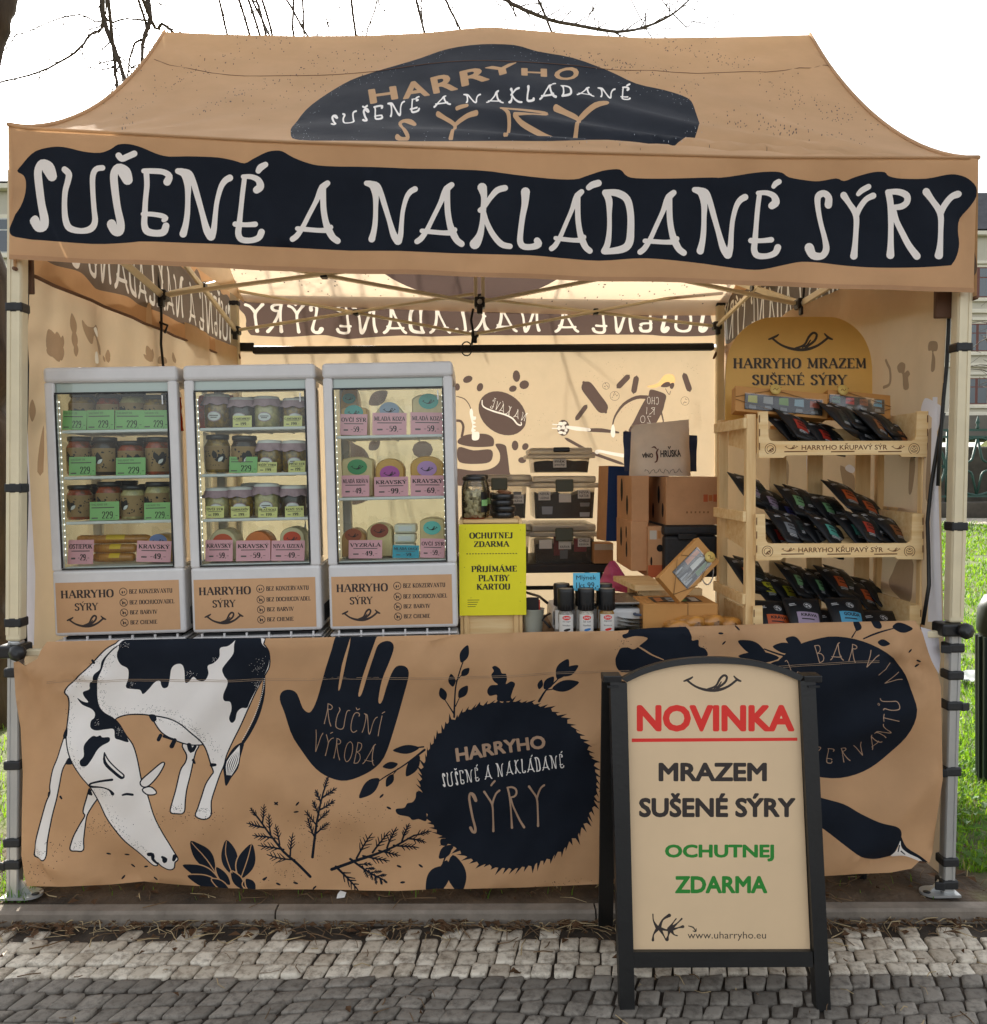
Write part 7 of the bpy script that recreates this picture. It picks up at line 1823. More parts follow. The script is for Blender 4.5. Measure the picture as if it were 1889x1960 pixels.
storage_bin('y1',(200,565,530,772),(100,466,545,565),YT+.09,.40,.8,[((315,628,395,680),'',''),((440,620,522,675),'OŘÍŠKOVÁ','KRÁVA')],'clear storage bin left of the stack, half hidden by the cheese cube jar', accents=[((455,600,505,622),'#b3b6ba')])
storage_bin('y1',(180,885,545,1078),(110,785,570,885),YT+.10,.40,.5,[],'clear storage bin under the left one, mostly hidden by the pine crate', accents=[])
mb = MB(); x0,x1,z0_,z1_ = R3('y1',(972,930,1095,1060),YT-.02); mb.box((0,.06,(z1_-z0_)/2),(x1-x0,.12,z1_-z0_),M_card,bev=.002); mb.box(((x1-x0)*.0,-.0008,(z1_-z0_)*.82),((x1-x0)*.96,.002,(z1_-z0_)*.3),mat('white carton', C('#c7bfb4'), .7)); o = mb.build('small_carton'); o.location = ((x0+x1)/2,YT-.02,z0_); tag(o, 'small brown and white carton on the rear table beside the lowest bin', 'carton')

# tall blue carton leaning beside the bins
x0,x1,z0_,z1_ = R3('y1',(1020,440,1215,920),1.25)
bc = thing('tall_carton', 'tall carton with a dark blue front leaning between the bins and the brown boxes', 'carton', (at(*Zp('y1',1036,700),1.25).x+.15,1.25,z0_))
w_, h_ = .30, z1_-z0_
mb = MB(); M_bl = mat('dark blue print', C('#173a6e'), .5, noise=.1); mb.rbox((-w_/2,0,0),(w_/2,.13,h_),M_card,.002); mb.build('carton_body', bc)
mb = MB(); mb.add([(-w_/2+.001,-.0012,.002),(w_/2,-.0012,.002),(w_/2,-.0012,h_-.002),(-w_/2+.001,-.0012,h_-.002)],[(0,1,2,3)],M_bl)
tw = [(-.3,.42),(-.3,.5),(-.2,.5),(-.2,.56),(-.1,.52),(-.05,.62),(0,.5),(.08,.5),(.08,.42)]
for i in range(len(tw)-1): a, b = tw[i], tw[i+1]; mb.bar((a[0]*w_,-.0022,a[1]*h_),(b[0]*w_,-.0022,b[1]*h_),.002,.001,mat('pale blue line', C('#7f98bd'), .6))
mb.add([(-.1*w_,-.002,.82*h_),(.06*w_,-.002,.82*h_),(.06*w_,-.002,.87*h_),(-.1*w_,-.002,.87*h_)],[(0,1,2,3)],mat('pale blue line')); mb.build('blue_front', bc)
bc.rotation_euler = (0,.035,.20)
# brown cardboard boxes
def carton(z, b, Y, dep, label, holes=(), prints=(), rz=0.0, open_top=False, sideholes=()):
    x0,x1,z0_,z1_ = R3(z,b,Y); w, h = x1-x0, z1_-z0_; k = lambda x, y: ((x-b[0])/(b[2]-b[0])*w-w/2, (b[3]-y)/(b[3]-b[1])*h)
    t = thing('cardboard_box', label, 'cardboard box', ((x0+x1)/2,Y,z0_), rz, 'brown cardboard boxes stacked beside the rack'); th = .005
    mb = MB()
    if open_top:
        mb.rbox((-w/2,0,0),(w/2,th,h),M_card,.001); mb.rbox((-w/2,dep-th,0),(w/2,dep,h),M_card,.001); mb.rbox((-w/2,th,0),(-w/2+th,dep-th,h),M_card,.001); mb.rbox((w/2-th,th,0),(w/2,dep-th,h),M_card,.001); mb.rbox((-w/2+th,th,0),(w/2-th,dep-th,th),M_card,.001)
    else: mb.rbox((-w/2,0,0),(w/2,dep,h),M_card,.003)
    mb.build('box_body', t)
    M_hole = mat('hand hole dark', C('#0f0b08'), .9)
    for q in holes:
        mb = MB()
        p = k(q[0],q[3]); r = k(q[2],q[1]); ov = disc((p[0]+r[0])/2,(p[1]+r[1])/2,(r[0]-p[0])/2,12,(r[1]-p[1])/2); mb.add([(x,-.0008,y) for x, y in ov],[tuple(range(12))],M_hole); mb.build('hand_hole', t)
    for a, b_, r in sideholes:
        mb = MB(); ov = disc(dep*(1-a), h*b_, r*.5, 12, r*.85); mb.add([(-w/2-.0008,x,y) for x, y in ov],[tuple(range(12))],M_hole); mb.build('hand_hole', t)
    for q, c in prints: mb = MB(); p = k(q[0],q[3]); r = k(q[2],q[1]); mb.add([(p[0],-.0010,p[1]),(r[0],-.0010,p[1]),(r[0],-.0010,r[1]),(p[0],-.0010,r[1])],[(0,1,2,3)],mat('box print '+c, C(c), .7)); mb.build('box_print', t)
    return t
carton('y1',(1208,790,1318,1108),.74,.36,'brown box with oval hand holes, lower left of the box stack',[],[],sideholes=[(.35,.62,.05),(.72,.40,.04),(.70,.75,.03)])
carton('y1',(1316,822,1420,1150),.72,.30,'narrow brown box with orange printed base, lower middle of the box stack',[(1332,1015,1345,1075),(1372,938,1415,985)],[((1318,1070,1408,1150),'#b4572c'),((1328,848,1372,905),'#c2b9a8'),((1378,850,1398,900),'#b4773c')])
carton('y1',(1212,498,1322,798),.76,.36,'brown box with round hand holes, upper left of the box stack',[],[],0,True,[(.35,.68,.06),(.72,.36,.05)])
bt = carton('y1',(1432,505,1765,812),.70,.38,'wide open brown box on top of the stack carrying the paper bag',[],[((1672,618,1700,665),'#b4572c'),((1735,618,1758,665),'#b4572c'),((1705,622,1730,660),'#b4652f')]+[((1562+i*27,725,1572+i*27,738),'#8a6238') for i in range(6)],0,True,[(.65,.62,.045),(.35,.25,.04),(.85,.30,.035)])
# insulated black box
x0,x1,z0_,z1_ = R3('y1',(1422,815,1765,1150),.68)
ib = thing('insulated_box', 'black insulated transport box below the wide brown box', 'transport box', ((x0+x1)/2,.68,z0_))
w_, h_ = x1-x0, z1_-z0_
mb = MB(); mb.rbox((-w_/2,0,0),(w_/2,.34,h_*.80),mat('black foam plastic', C('#1f2022'), .6, noise=.15, nscale=60),.012,3); mb.build('box_body', ib)
mb = MB(); mb.rbox((-w_/2-.004,-.006,h_*.80),(w_/2+.004,.346,h_),mat('black foam plastic'),.014,3); mb.rbox((-w_*.25,-.01,h_*.72),(w_*.1,-.001,h_*.84),M_blkpl,.004); mb.build('box_lid', ib)
mb = MB(); mb.tube([(w_*.30+.05*math.cos(a)*.5,-.004,h_*.15+.06*math.sin(a)) for a in lin(0,6.28,24)],.0025,M_white_pl,n=5); mb.build('white_cord', ib)
# paper bag and navy bag standing in the open box
def sack(z, quad, Y, dep, m, name, label, cat, wr, prints=None):
    P = [at(*Zp(z,*q), Y) for q in quad]                       # bl, br, tr, tl
    o0 = (P[0]+P[1])/2; mb = MB(); n, mrow = 14, 12; rr = random.Random(int(quad[0][0])); ph = [rr.uniform(0,6) for i in range(4)]
    def f(u, v, side):
        b = P[0]+(P[1]-P[0])*u; t = P[3]+(P[2]-P[3])*u; p = b+(t-b)*v
        d = dep*(1-v**1.5)*.5*(1-abs(2*u-1)**6)
        w = wr*(math.sin(u*9+v*5+ph[0])+.7*math.sin(v*13-u*4+ph[1])+.5*math.sin(u*17+v*11+ph[2]))*(.3+.7*math.sin(math.pi*v)**.5)
        return p+Vector((0, dep*.5+side*d+w, 0))-o0
    for s in (-1,1):
        vs = [f(i/n, j/mrow, s) for j in range(mrow+1) for i in range(n+1)]
        mb.add(vs, [(j*(n+1)+i, j*(n+1)+i+1, (j+1)*(n+1)+i+1, (j+1)*(n+1)+i) for j in range(mrow) for i in range(n)], m, True)
    for u in (0,1):
        vs = []
        for j in range(mrow+1): vs += [f(u,j/mrow,-1), f(u,j/mrow,1)]
        mb.add(vs, [(2*j,2*j+1,2*j+3,2*j+2) for j in range(mrow)], m, True)
    t = thing(name, label, cat, o0); mb.build('bag_body', t)
    return t, f
t, f = sack('y1',[(1215,500),(1618,500),(1605,130),(1232,168)],.80,.14,mat('grey kraft bag', C('#d6c3ac'), .75, noise=.1, nscale=8, bump=.15, bscale=40),'paper_bag','grey brown paper bag lettered VÍNO HRUŠKA standing in the wide box','paper bag',.004)
mb = MB(); M_bk = mat('bag print', C('#2c221c'), .7)
def bagtext(s, u0, u1, v0, v1, b=.02):
    v, fcs, _, lo, hi = text_geo(s, b, 3); mb.add([f(u0+(u1-u0)*(x-lo[0])/(hi[0]-lo[0]), v0+(v1-v0)*(y-lo[1])/(hi[1]-lo[1]), -1)+Vector((0,-.002,0)) for x, y in v], fcs, M_bk)
bagtext('VÍNO',.16,.345,.345,.45,.03); bagtext('HRUSKA',.465,.80,.345,.475,.03)
for q in ribbon([(.595,.535,.009),(.612,.495,.010),(.630,.535,.009)], n=1): mb.add([f(x,y,-1)+Vector((0,-.002,0)) for x, y in q], tessellate_polygon([[Vector((x,y,0)) for x, y in q]]), M_bk)
for pth in [[(.37,.26,.010),(.40,.28,.012),(.415,.36,.016),(.405,.44,.014),(.43,.50,.010)],[(.405,.50,.006),(.37,.545,.014),(.33,.535,.006)]]:
    for q in ribbon(pth, n=4):
        mb.add([f(x,y,-1)+Vector((0,-.0025,0)) for x, y in q], tessellate_polygon([[Vector((x,y,0)) for x, y in q]]), mat('bag print red', C('#5d2a1c'), .7))
wv = [(.20+.6*i/40, .09+.035*math.sin(i*.9)+.015*math.sin(i*2.1), .0035) for i in range(41)]
for q in ribbon(wv, n=1): 
    for i in range(1): mb.add([f(x,y,-1)+Vector((0,-.0022,0)) for x, y in q], tessellate_polygon([[Vector((x,y,0)) for x, y in q]]), M_bk)
mb.build('bag_print', t)
sack('y1',[(1172,470),(1640,470),(1644,238),(1166,212)],.93,.06,mat('navy bag cloth', C('#1e2f52'), .6, noise=.2),'navy_bag','navy blue bag showing behind the paper bag','bag',.005)
# pink bag under the board
t, f = sack('y1',[(1000,1220),(1260,1260),(1120,1050),(1085,1055)],.80,.12,mat('pink plastic bag', C('#d9668c'), .4, trans=.35, noise=.1),'pink_bag','crumpled pink plastic bag hanging between the bins and the wooden board','plastic bag',.010)
# wooden board, flat gift box and tilted gift box
b0 = at(*Zp('y1',1100,1070),.92); b1 = at(*Zp('y1',1385,1195),.42)
zbo = tz(.5)+.03
mb = MB(); q = [at(*Zp('y1',*p),Y) for p, Y in (((1235,1200),.42),((1430,1200),.42),((1320,1110),.72),((1095,1070),.72))]; zq = q[0].z
q = [Vector((p.x, p.y, zq+.0)) for p in q]; q2 = [p-Vector((0,0,.02)) for p in q]
mb.add(q+q2, [(0,1,2,3),(7,6,5,4),(0,4,5,1),(1,5,6,2),(2,6,7,3),(3,7,4,0)], M_woodx); o = mb.build('wooden_board', None, origin=q2[0]); tag(o, 'plain wooden board lying below the stacked brown boxes', 'board')
mb = MB(); 
for i in range(2):
    mb = MB(); mb.rbox((q[0].x+.02, .46+.2*i, tz(.5)), (q[0].x+.26, .50+.2*i, zq-.0205), M_wood, .002); tag(mb.build('wooden_block'), 'short %s wooden block carrying the board under the brown boxes' % ('front','rear')[i], 'block')
M_gift = mat('ochre gift carton', C('#bb8646'), .65, noise=.08, nscale=10); M_win = mat('window contents dark', C('#24211f'), .5); M_twine = mat('jute twine', C('#7b5c36'), .9); M_tag = mat('wooden tag', C('#d6b968'), .5, noise=.15)
PCK = [('#c8452c',),('#8fb04a',),('#5aa9cc',),('#b3b3ae',),('#b76a32',)]
def gift(w, h, d, name, label, cat, win, cols, words, loc, rot, tagpos, cross=True):
    """flat gift box: front in the x-z plane facing -y"""
    t = thing(name, label, cat, loc); t.rotation_euler = rot
    mb = MB(); mb.rbox((-w/2,0,0),(w/2,d,h),M_gift,.002); mb.build('box_body', t)
    mb = MB(); x0,z0_,x1,z1_ = win
    mb.add([(x0,-.0008,z0_),(x1,-.0008,z0_),(x1,-.0008,z1_),(x0,-.0008,z1_)],[(0,1,2,3)],M_win)
    n = len(cols)
    for i, c in enumerate(cols):
        a = x0+(x1-x0)*(i+.2)/n; b = x0+(x1-x0)*(i+.82)/n; zc = z0_+(z1_-z0_)*.48; mb.add([(a,-.0014,zc),(b,-.0014,zc-.002),(b-.001,-.0014,z1_-.004),(a+.001,-.0014,z1_-.006)],[(0,1,2,3)],mat('pack label '+c, C(c), .5))
        mb.add([(a+.004,-.0014,z0_+.006),(b-.004,-.0014,z0_+.005),(b-.006,-.0014,z0_+(z1_-z0_)*.3),(a+.006,-.0014,z0_+(z1_-z0_)*.32)],[(0,1,2,3)],mat('pack grey', C('#8b8e90'), .5))
        if words: text_flat(mb, words[i], (0,0,0), UX, UZ, NF*.0020, (a+.002,zc+(z1_-zc)*.3,b-.002,zc+(z1_-zc)*.62), M_ctext, .02)
    mb.build('window_contents', t)
    mb = MB(); rr = random.Random(int(w*1e4)); n = 9; vs = []
    for i in range(n+1):
        for j in range(4): vs.append((x0+(x1-x0)*i/n, -.0035-rr.uniform(0,.007), z0_+(z1_-z0_)*j/3))
    mb.add(vs, [(i*4+j,(i+1)*4+j,(i+1)*4+j+1,i*4+j+1) for i in range(n) for j in range(3)], M_film2, True); mb.build('window_film', t)
    mb = MB()
    tx_, tz_ = tagpos
    for a, b in (((tx_,tz_),(-w/2,h*.55)),((tx_,tz_),(w/2,h*.5)),((-w/2,h*.45),(0.02,0)),((w/2,h*.42),(0.02,0))): mb.tube([(a[0],-.004,a[1]),((a[0]+b[0])/2,-.006,(a[1]+b[1])/2),(b[0],-.003,b[1])],.0011,M_twine,n=5)
    mb.tube([(tx_-.02,-.008,tz_+.012),(tx_,-.010,tz_+.004),(tx_+.022,-.008,tz_+.010)],.0012,M_twine,n=5); mb.build('twine', t)
    mb = MB(); mb.lathe([(0,0),(.019,0),(.019,.003),(0,.003)], (tx_,-.010,tz_), M_tag, n=20, axis=Matrix.Rotation(R(90),3,'X'))
    for q in ribbon([(tx_-.008,tz_-.003,.001),(tx_-.002,tz_+.003,.001),(tx_+.004,tz_-.004,.001),(tx_+.009,tz_+.004,.001)],n=2): mb.add([(x,-.0135,y) for x, y in q], tessellate_polygon([[Vector((x,y,0)) for x, y in q]]), M_burn)
    mb.build('wooden_tag', t); return t
x0,x1,z0_,z1_ = R3('y1',(1285,1310,1765,1400),.20)
mb_ = thing('gift_box', 'flat ochre gift box tied with twine, lying in front of the board', 'gift box', ((x0+x1)/2,.20,tz(x0)))
w_ = x1-x0; hh = at(*Zp('y1',1500,1318),.20).z-tz(x0)
mb = MB(); mb.rbox((-w_/2,0,0),(w_/2,.20,hh),M_gift,.003); mb.build('box_body', mb_)
mb = MB(); mb.add([(-w_*.32,.04,hh+.0008),(w_*.34,.04,hh+.0008),(w_*.34,.16,hh+.0008),(-w_*.32,.16,hh+.0008)],[(0,1,2,3)],M_win)
for i, c in enumerate(('#b36b3a','#8f9aa0','#3c6f3a','#b9b3a8')): a = -w_*.28+i*w_*.16; mb.add([(a,.05,hh+.0015),(a+w_*.10,.05,hh+.0015),(a+w_*.12,.14,hh+.0015),(a+w_*.02,.14,hh+.0015)],[(0,1,2,3)],mat('pack label '+c, C(c), .5))
mb.build('window_contents', mb_)
mb = MB(); mb.tube([(-w_/2,.02,hh*.4),(-w_*.3,.03,hh+.002),(0,.1,hh+.002),(w_*.3,.19,hh+.002)],.0012,M_twine,n=5); mb.tube([(0,.1,hh+.002),(w_*.1,0,hh+.002),(w_*.1,-.002,hh*.3)],.0012,M_twine,n=5); mb.build('twine', mb_)
# tilted one: corners traced
c0 = at(*Zp('y1',1455,1230),.19); wv = at(*Zp('y1',1525,1310),.17)-at(*Zp('y1',1385,1150),.17); hv = at(*Zp('y1',1622,872),.23)-at(*Zp('y1',1385,1150),.17)
w_, h_ = wv.length, hv.length
ex = wv.normalized(); ez = (hv-ex*hv.dot(ex)).normalized(); ey = ez.cross(ex)
t = gift(w_, h_, .035, 'gift_box', 'ochre gift box tied with twine, propped at a slant against the rack post', 'gift box', (-w_*.33,h_*.24,w_*.36,h_*.86), ['#b36b3a','#c2c2bc','#5f7a4a'], None, (0,0,0), (0,0,0), (w_*.15,h_*.90))
Mg = Matrix((ex, ey, ez)).transposed().to_4x4(); Mg.translation = at(*Zp('y1',1455,1230),.17)
t.matrix_world = Mg
# clear plate stack and smoked cheese in bags
p, w, h = rect('y1',(1145,1375,1452,1480),.17)
for i in range(4):
    mb = MB(); mb.lathe([(0,0),(w*.30,0),(w*.47,.010),(w*.5,.012),(w*.47,.013),(w*.30,.003),(0,.003)], (0,0,0), M_film, n=28, cap=False); mb.lathe([(0,.0035),(w*.28,.0035),(w*.28,.0045),(0,.0045)],(0,0,0),mat('pale paper round', C('#c9b89a'), .7),n=24,cap=False)
    o = mb.build('clear_plate'); o.location = (p.x, .26, tz(p.x)+.001+i*.013); o.scale = (1,.75,1); tag(o, 'clear plastic plate, %s from top of the stack before the flat gift box' % ORD[3-i], 'plate', 'stacked clear plates')
mb = MB(); mb.tube([(.032*math.cos(a),.022*math.sin(a),.006) for a in lin(0,6.1,16)],.005,mat('blue grey ribbon', C('#4c5870'), .4),n=6); mb.box((0,0,.008),(.02,.012,.004),M_white_pl,bev=.001); o = mb.build('ribbon_ring'); o.location = (p.x+.01,.25,tz(p.x)+.056); tag(o, 'small blue grey ring lying on the stack of clear plates', 'ring')
for i, (b, rz, ry) in enumerate((((1455,1400,1560,1475),.5,0),((1505,1350,1640,1472),.9,0),((1622,1350,1775,1472),.95,0),((1735,1375,1889,1465),1.0,0))):
    p, w, h = rect('y1', b, .16)
    t = stick_pack('smoked_cheese', (p.x, .20+.012*i, tz(p.x)+.002+(.012 if 0<i<3 else 0)), .165, .031, rz+R(90), 'bagged smoked cheese, %s from the left beside the rack foot' % ORD[i], 'bagged smoked cheese beside the rack')
    t.rotation_euler = (0,.10,rz+R(62)); t.scale = (1,1.3,.8)
    mb = MB(); rr = random.Random(i+50); vs = []
    for k in range(25): a = 2*math.pi*k/24; vs += [(.090*math.cos(a), .040*math.sin(a), .002), (.082*math.cos(a)+.003*math.sin(a*5+i), .036*math.sin(a)+.003*math.sin(a*7), .040+.008*math.sin(a*3+i)+rr.uniform(-.002,.002))]
    mb.add(vs, [(2*k,2*k+2,2*k+3,2*k+1) for k in range(24)], M_film, True); mb.build('plastic_bag', t)
# ------------------------------------------------------------------ wooden rack with pouches
YRK = .13
RD = .37
def r2(x, y, Y=YRK): return at(*Zp('y2', x, y), Y)
zb_ = tz(.9)
pL, pR = r2(383,800), r2(1365,800)
rack = thing('wooden_rack', 'pale pine rack of three slotted crates full of black pouches, right on the counter', 'rack', ((pL.x+pR.x)/2, YRK, tz((pL.x+pR.x)/2)))
RO = rack.location.copy()
def rb(mb, a, b, m, bev=.002): mb.rbox(Vector(a)-RO, Vector(b)-RO, m, bev)
ztop = r2(350,602).z
xl0, xl1 = r2(322,1000).x, r2(381,1000).x
xr1 = r2(1386,1000).x; xr0 = xr1-.024
ybk = YRK+RD
for (a, b, y0, y1, zt_) in ((xl0,xl1-.002,YRK+.016,YRK+.044,ztop),(xl0,xl1-.002,ybk-.03,ybk,ztop),(xr0,xr1,YRK+.02,YRK+.05,ztop-.012),(xr0,xr1,ybk-.03,ybk,ztop-.012)):
    mb = MB(); rb(mb,(a,y0,zb_),(b,y1,zt_),M_wood); mb.build('post', rack)
for z in (ztop-.03, r2(350,1180).z-.01, r2(350,1660).z-.01):
    for x0,x1 in ((xl0-.012,xl0-.001),(xr1+.001,xr1+.012)):
        mb = MB(); rb(mb,(x0,YRK+.012,z-.018),(x1,ybk+.004,z+.018),M_woodx); mb.build('side_rail', rack)
for a, b in ((450,545),(668,756),(945,1032)):
    x0, x1 = r2(a,1000,ybk).x, r2(b,1000,ybk).x
    mb = MB(); rb(mb,(x0,ybk+.001,zb_),(x1,ybk+.010,ztop-.02),M_wood); mb.build('back_slat', rack)
CR = [(383,1365,0),(367,1338,592),(352,1325,1124)]
CRZ = []
def cmap(ci):
    l, r_, dy = CR[ci]; return lambda x, y: r2(l+(x-383)*(r_-l)/982., y+dy)
U = [(383,590),(438,588),(442,735),(452,756),(470,760),(1270,758),(1288,750),(1294,735),(1300,588),(1365,586),(1361,852),(1212,850),(1200,838),(545,842),(528,856),(387,858)]
UI = {}
for ci in range(3):
    f = cmap(ci); t = MB()
    cr = bpy.data.objects.new('crate', None); COL.objects.link(cr); cr.parent = rack
    z0_, z1_ = f(800,848).z, f(800,590).z; xa, xb = f(383,700).x, f(1365,700).x; CRZ.append((z0_, z1_, xa, xb))
    mb = MB(); mb.prism(U, lambda x, y: f(x,y)+Vector((0,0,0))-RO, lambda x, y: f(x,y)+Vector((0,.010,0))-RO, M_woodx)
    if ci < 2:
        shp = []
        S = lambda x, y: (x, -y)
        shp.append((M_burn, [[(x,y) for x,y in q] for q in sans_polys('HARRYHO KŘUPAVÝ SÝR', (632,811), (1127,809), 38, .018)], 'nz'))
        for x0 in (535,1152): shp.append((M_burn, [[(x0+x*76, 806-y*76) for x, y in p] for p in smile_polys(0,0,1,.34,1.3)], 'nz'))
        for cx, k in ((452,0),(1282,1)):
            rg_ = ribbon([(*q,2) for q in disc(cx,805,31,20)],closed=True,n=1)+ribbon([(*q,1.5) for q in disc(cx,805,20,16)],closed=True,n=1)
            rg_ += [[(cx,805),(cx+16,797),(cx+16,815)],[(cx,805),(cx-14,820),(cx+12,820)]] if k == 0 else ribbon([(cx-12,800,2),(cx,808,2),(cx+12,800,2)])+ribbon([(cx-12,815,2),(cx,818,2),(cx+12,815,2)])+[disc(cx,793,7,8,4)]
            shp.append((M_burn, rg_, 'nz'))
        for a, b in ((532,665),(802,938),(1075,1210)): shp.append((M_burn, [[(a,818),(b,816),(b,823),(a,825)]], 'nz'))
        inner = [(400,764),(1350,762),(1350,832),(400,834)]
        mb.add(*printed(inner, shp, 60, lambda x, y: f(x,y)+Vector((0,-.0008,0))-RO, M_woodx))
    for x in (386,1357):
        for y in (610,690,770): mb.add([f(x,y)+Vector((0,-.0009,0))-RO, f(x+6,y)+Vector((0,-.0009,0))-RO, f(x+6,y+42)+Vector((0,-.0009,0))-RO, f(x,y+42)+Vector((0,-.0009,0))-RO],[(0,1,2,3)],M_burn)
    mb.build('front_board', cr)
    for xx, nm in ((xa,0),(xb-.010,1)):
        mb = MB(); hgt = z1_ if nm else z1_-.02
        a = Vector((xx+.0003,YRK+.0105,z0_)); mb.add([Vector(p)-RO for p in [(xx,YRK+.0105,z0_+.012),(xx+.0095,YRK+.0105,z0_+.012),(xx+.0095,ybk-.03,z0_+.05),(xx,ybk-.03,z0_+.05),(xx,YRK+.0105,hgt),(xx+.0095,YRK+.0105,hgt),(xx+.0095,ybk-.03,hgt),(xx,ybk-.03,hgt)]],[(0,1,2,3),(7,6,5,4),(0,4,5,1),(1,5,6,2),(2,6,7,3),(3,7,4,0)],M_woodx); mb.build('side_board', cr)
    mb = MB(); mb.add([Vector(p)-RO for p in [(xa+.011,YRK+.011,z0_+.03),(xb-.011,YRK+.011,z0_+.03),(xb-.011,ybk-.032,z0_+.09),(xa+.011,ybk-.032,z0_+.09),(xa+.011,YRK+.011,z0_+.022),(xb-.011,YRK+.011,z0_+.022),(xb-.011,ybk-.032,z0_+.082),(xa+.011,ybk-.032,z0_+.082)]],[(0,1,2,3),(7,6,5,4),(0,4,5,1),(1,5,6,2),(2,6,7,3),(3,7,4,0)],M_woodx); mb.build('crate_floor', cr)
    mb = MB(); rb(mb,(xa+.03,YRK+.17,z0_+.055),(xb-.10,YRK+.18,z0_+.10),M_woodx); mb.build('divider', cr)

# pouches
M_pch = mat('matt black pouch', C('#17191c'), .5, noise=.25, nscale=25, bump=.12, bscale=30, spec=.4)
LC = {'red':'#c43b2a','grey':'#8d9196','green':'#8cc48a','teal':'#66c0ae','orange':'#e2662a','brown':'#a8683a','lilac':'#b9a3bd','violet':'#5b5fae','yellow':'#d8d436','blue':'#55b4dc','dark':'#2f3b38'}
PW_, PL_ = .134, .160
def psurf(u, v):                                            # u, v in 0..1 -> local point on the pouch front
    fat = .020*math.sin(math.pi*min(1,(1-v)*1.25))**.8*(1-abs(2*u-1)**3)+.010*(1-v)**6*(1-abs(2*u-1)**4)
    z = (v-.5)*PL_; x = (u-.5)*PW_*(1-.05*(1-v))
    wob = .0035*math.sin(u*7+1)*(1-v)**2+.004*math.sin(v*5)*(2*u-1)
    zb = .010*math.sin(u*math.pi)*(1 if v < .01 else 0)
    return Vector((x, -fat+wob, z-zb))
def make_pouch(col):
    t = thing('snack_pouch', '', 'pouch', (0,0,0)); mb = MB(); n, mr = 10, 12
    vs = [psurf(i/n,j/mr) for j in range(mr+1) for i in range(n+1)]; k = len(vs)
    vs += [Vector((p.x, .006+max(0,-p.y)*.25, p.z)) for p in vs]
    W = n+1; fs = [(j*W+i,j*W+i+1,(j+1)*W+i+1,(j+1)*W+i) for j in range(mr) for i in range(n)]; fs += [tuple(k+a for a in f[::-1]) for f in fs]
    ed = [i for i in range(W)]+[j*W+n for j in range(1,mr+1)]+[mr*W+i for i in range(n-1,-1,-1)]+[j*W for j in range(mr-1,0,-1)]
    fs += [(ed[i],k+ed[i],k+ed[(i+1) % len(ed)],ed[(i+1) % len(ed)]) for i in range(len(ed))]
    mb.add(vs, fs, M_pch, True)
    mb.add([psurf(u,.93)+Vector((0,-.0012,0)) for u in lin(.02,.98,8)]+[psurf(u,.945)+Vector((0,-.0012,0)) for u in lin(.02,.98,8)], [(i,i+1,i+9,i+8) for i in range(7)], mat('seal line', C('#2b2d30'), .4))
    mb.build('pouch_body', t)
    m = mat('pouch label '+col, C(LC[col], .62), .5); L = MB()
    def patch(u0,u1,v0,v1,mm,off=.0012,nu=7,nv=6): 
        q = [psurf(u0+(u1-u0)*i/nu, v0+(v1-v0)*j/nv)+Vector((0,-off,0)) for j in range(nv+1) for i in range(nu+1)]; L.add(q,[(j*(nu+1)+i,j*(nu+1)+i+1,(j+1)*(nu+1)+i+1,(j+1)*(nu+1)+i) for j in range(nv) for i in range(nu)],mm,True)
    patch(.20,.82,.27,.54,m)
    v, f, _, lo, hi = text_geo('KRÁVA' if col not in ('blue','lilac','yellow') else {'blue':'GOUDA','lilac':'KRÁVA','yellow':'SÝR'}[col], .03, 2)
    L.add([psurf(.30+.46*(x-lo[0])/(hi[0]-lo[0]), .43+.085*(y-lo[1])/(hi[1]-lo[1]))+Vector((0,-.0022,0)) for x, y in v], f, M_ctext)
    patch(.30,.66,.36,.385,M_ctext,.0020,6,1); L.build('front_label', t)
    L = MB(); mw = mat('pouch white print', C('#b9babb'), .5)
    for (u0,u1,v0,v1) in ((.26,.76,.245,.26),(.26,.70,.215,.228),(.26,.74,.185,.198),(.10,.24,.76,.785),(.10,.26,.72,.74)): patch(u0,u1,v0,v1,mw,.0014,6,1)
    em = lambda x, y: psurf(.56+x,.72+y*.8)+Vector((0,-.0016,0))
    for q in ribbon([(.10*math.cos(a),.10*math.sin(a),.006) for a in lin(0,5.9,12)],closed=True,n=1): L.add([em(*p) for p in q],[(0,1,2,3)],mw)
    for q in (disc(-.02,.03,.05,8,.03,.5),disc(.04,-.02,.03,7,.05,.3),disc(-.04,-.05,.03,6,.02)): L.add([em(*p)+Vector((0,-.0004,0)) for p in q],[tuple(range(len(q)))],mw)
    L.build('white_print', t); return t
pouches = {}
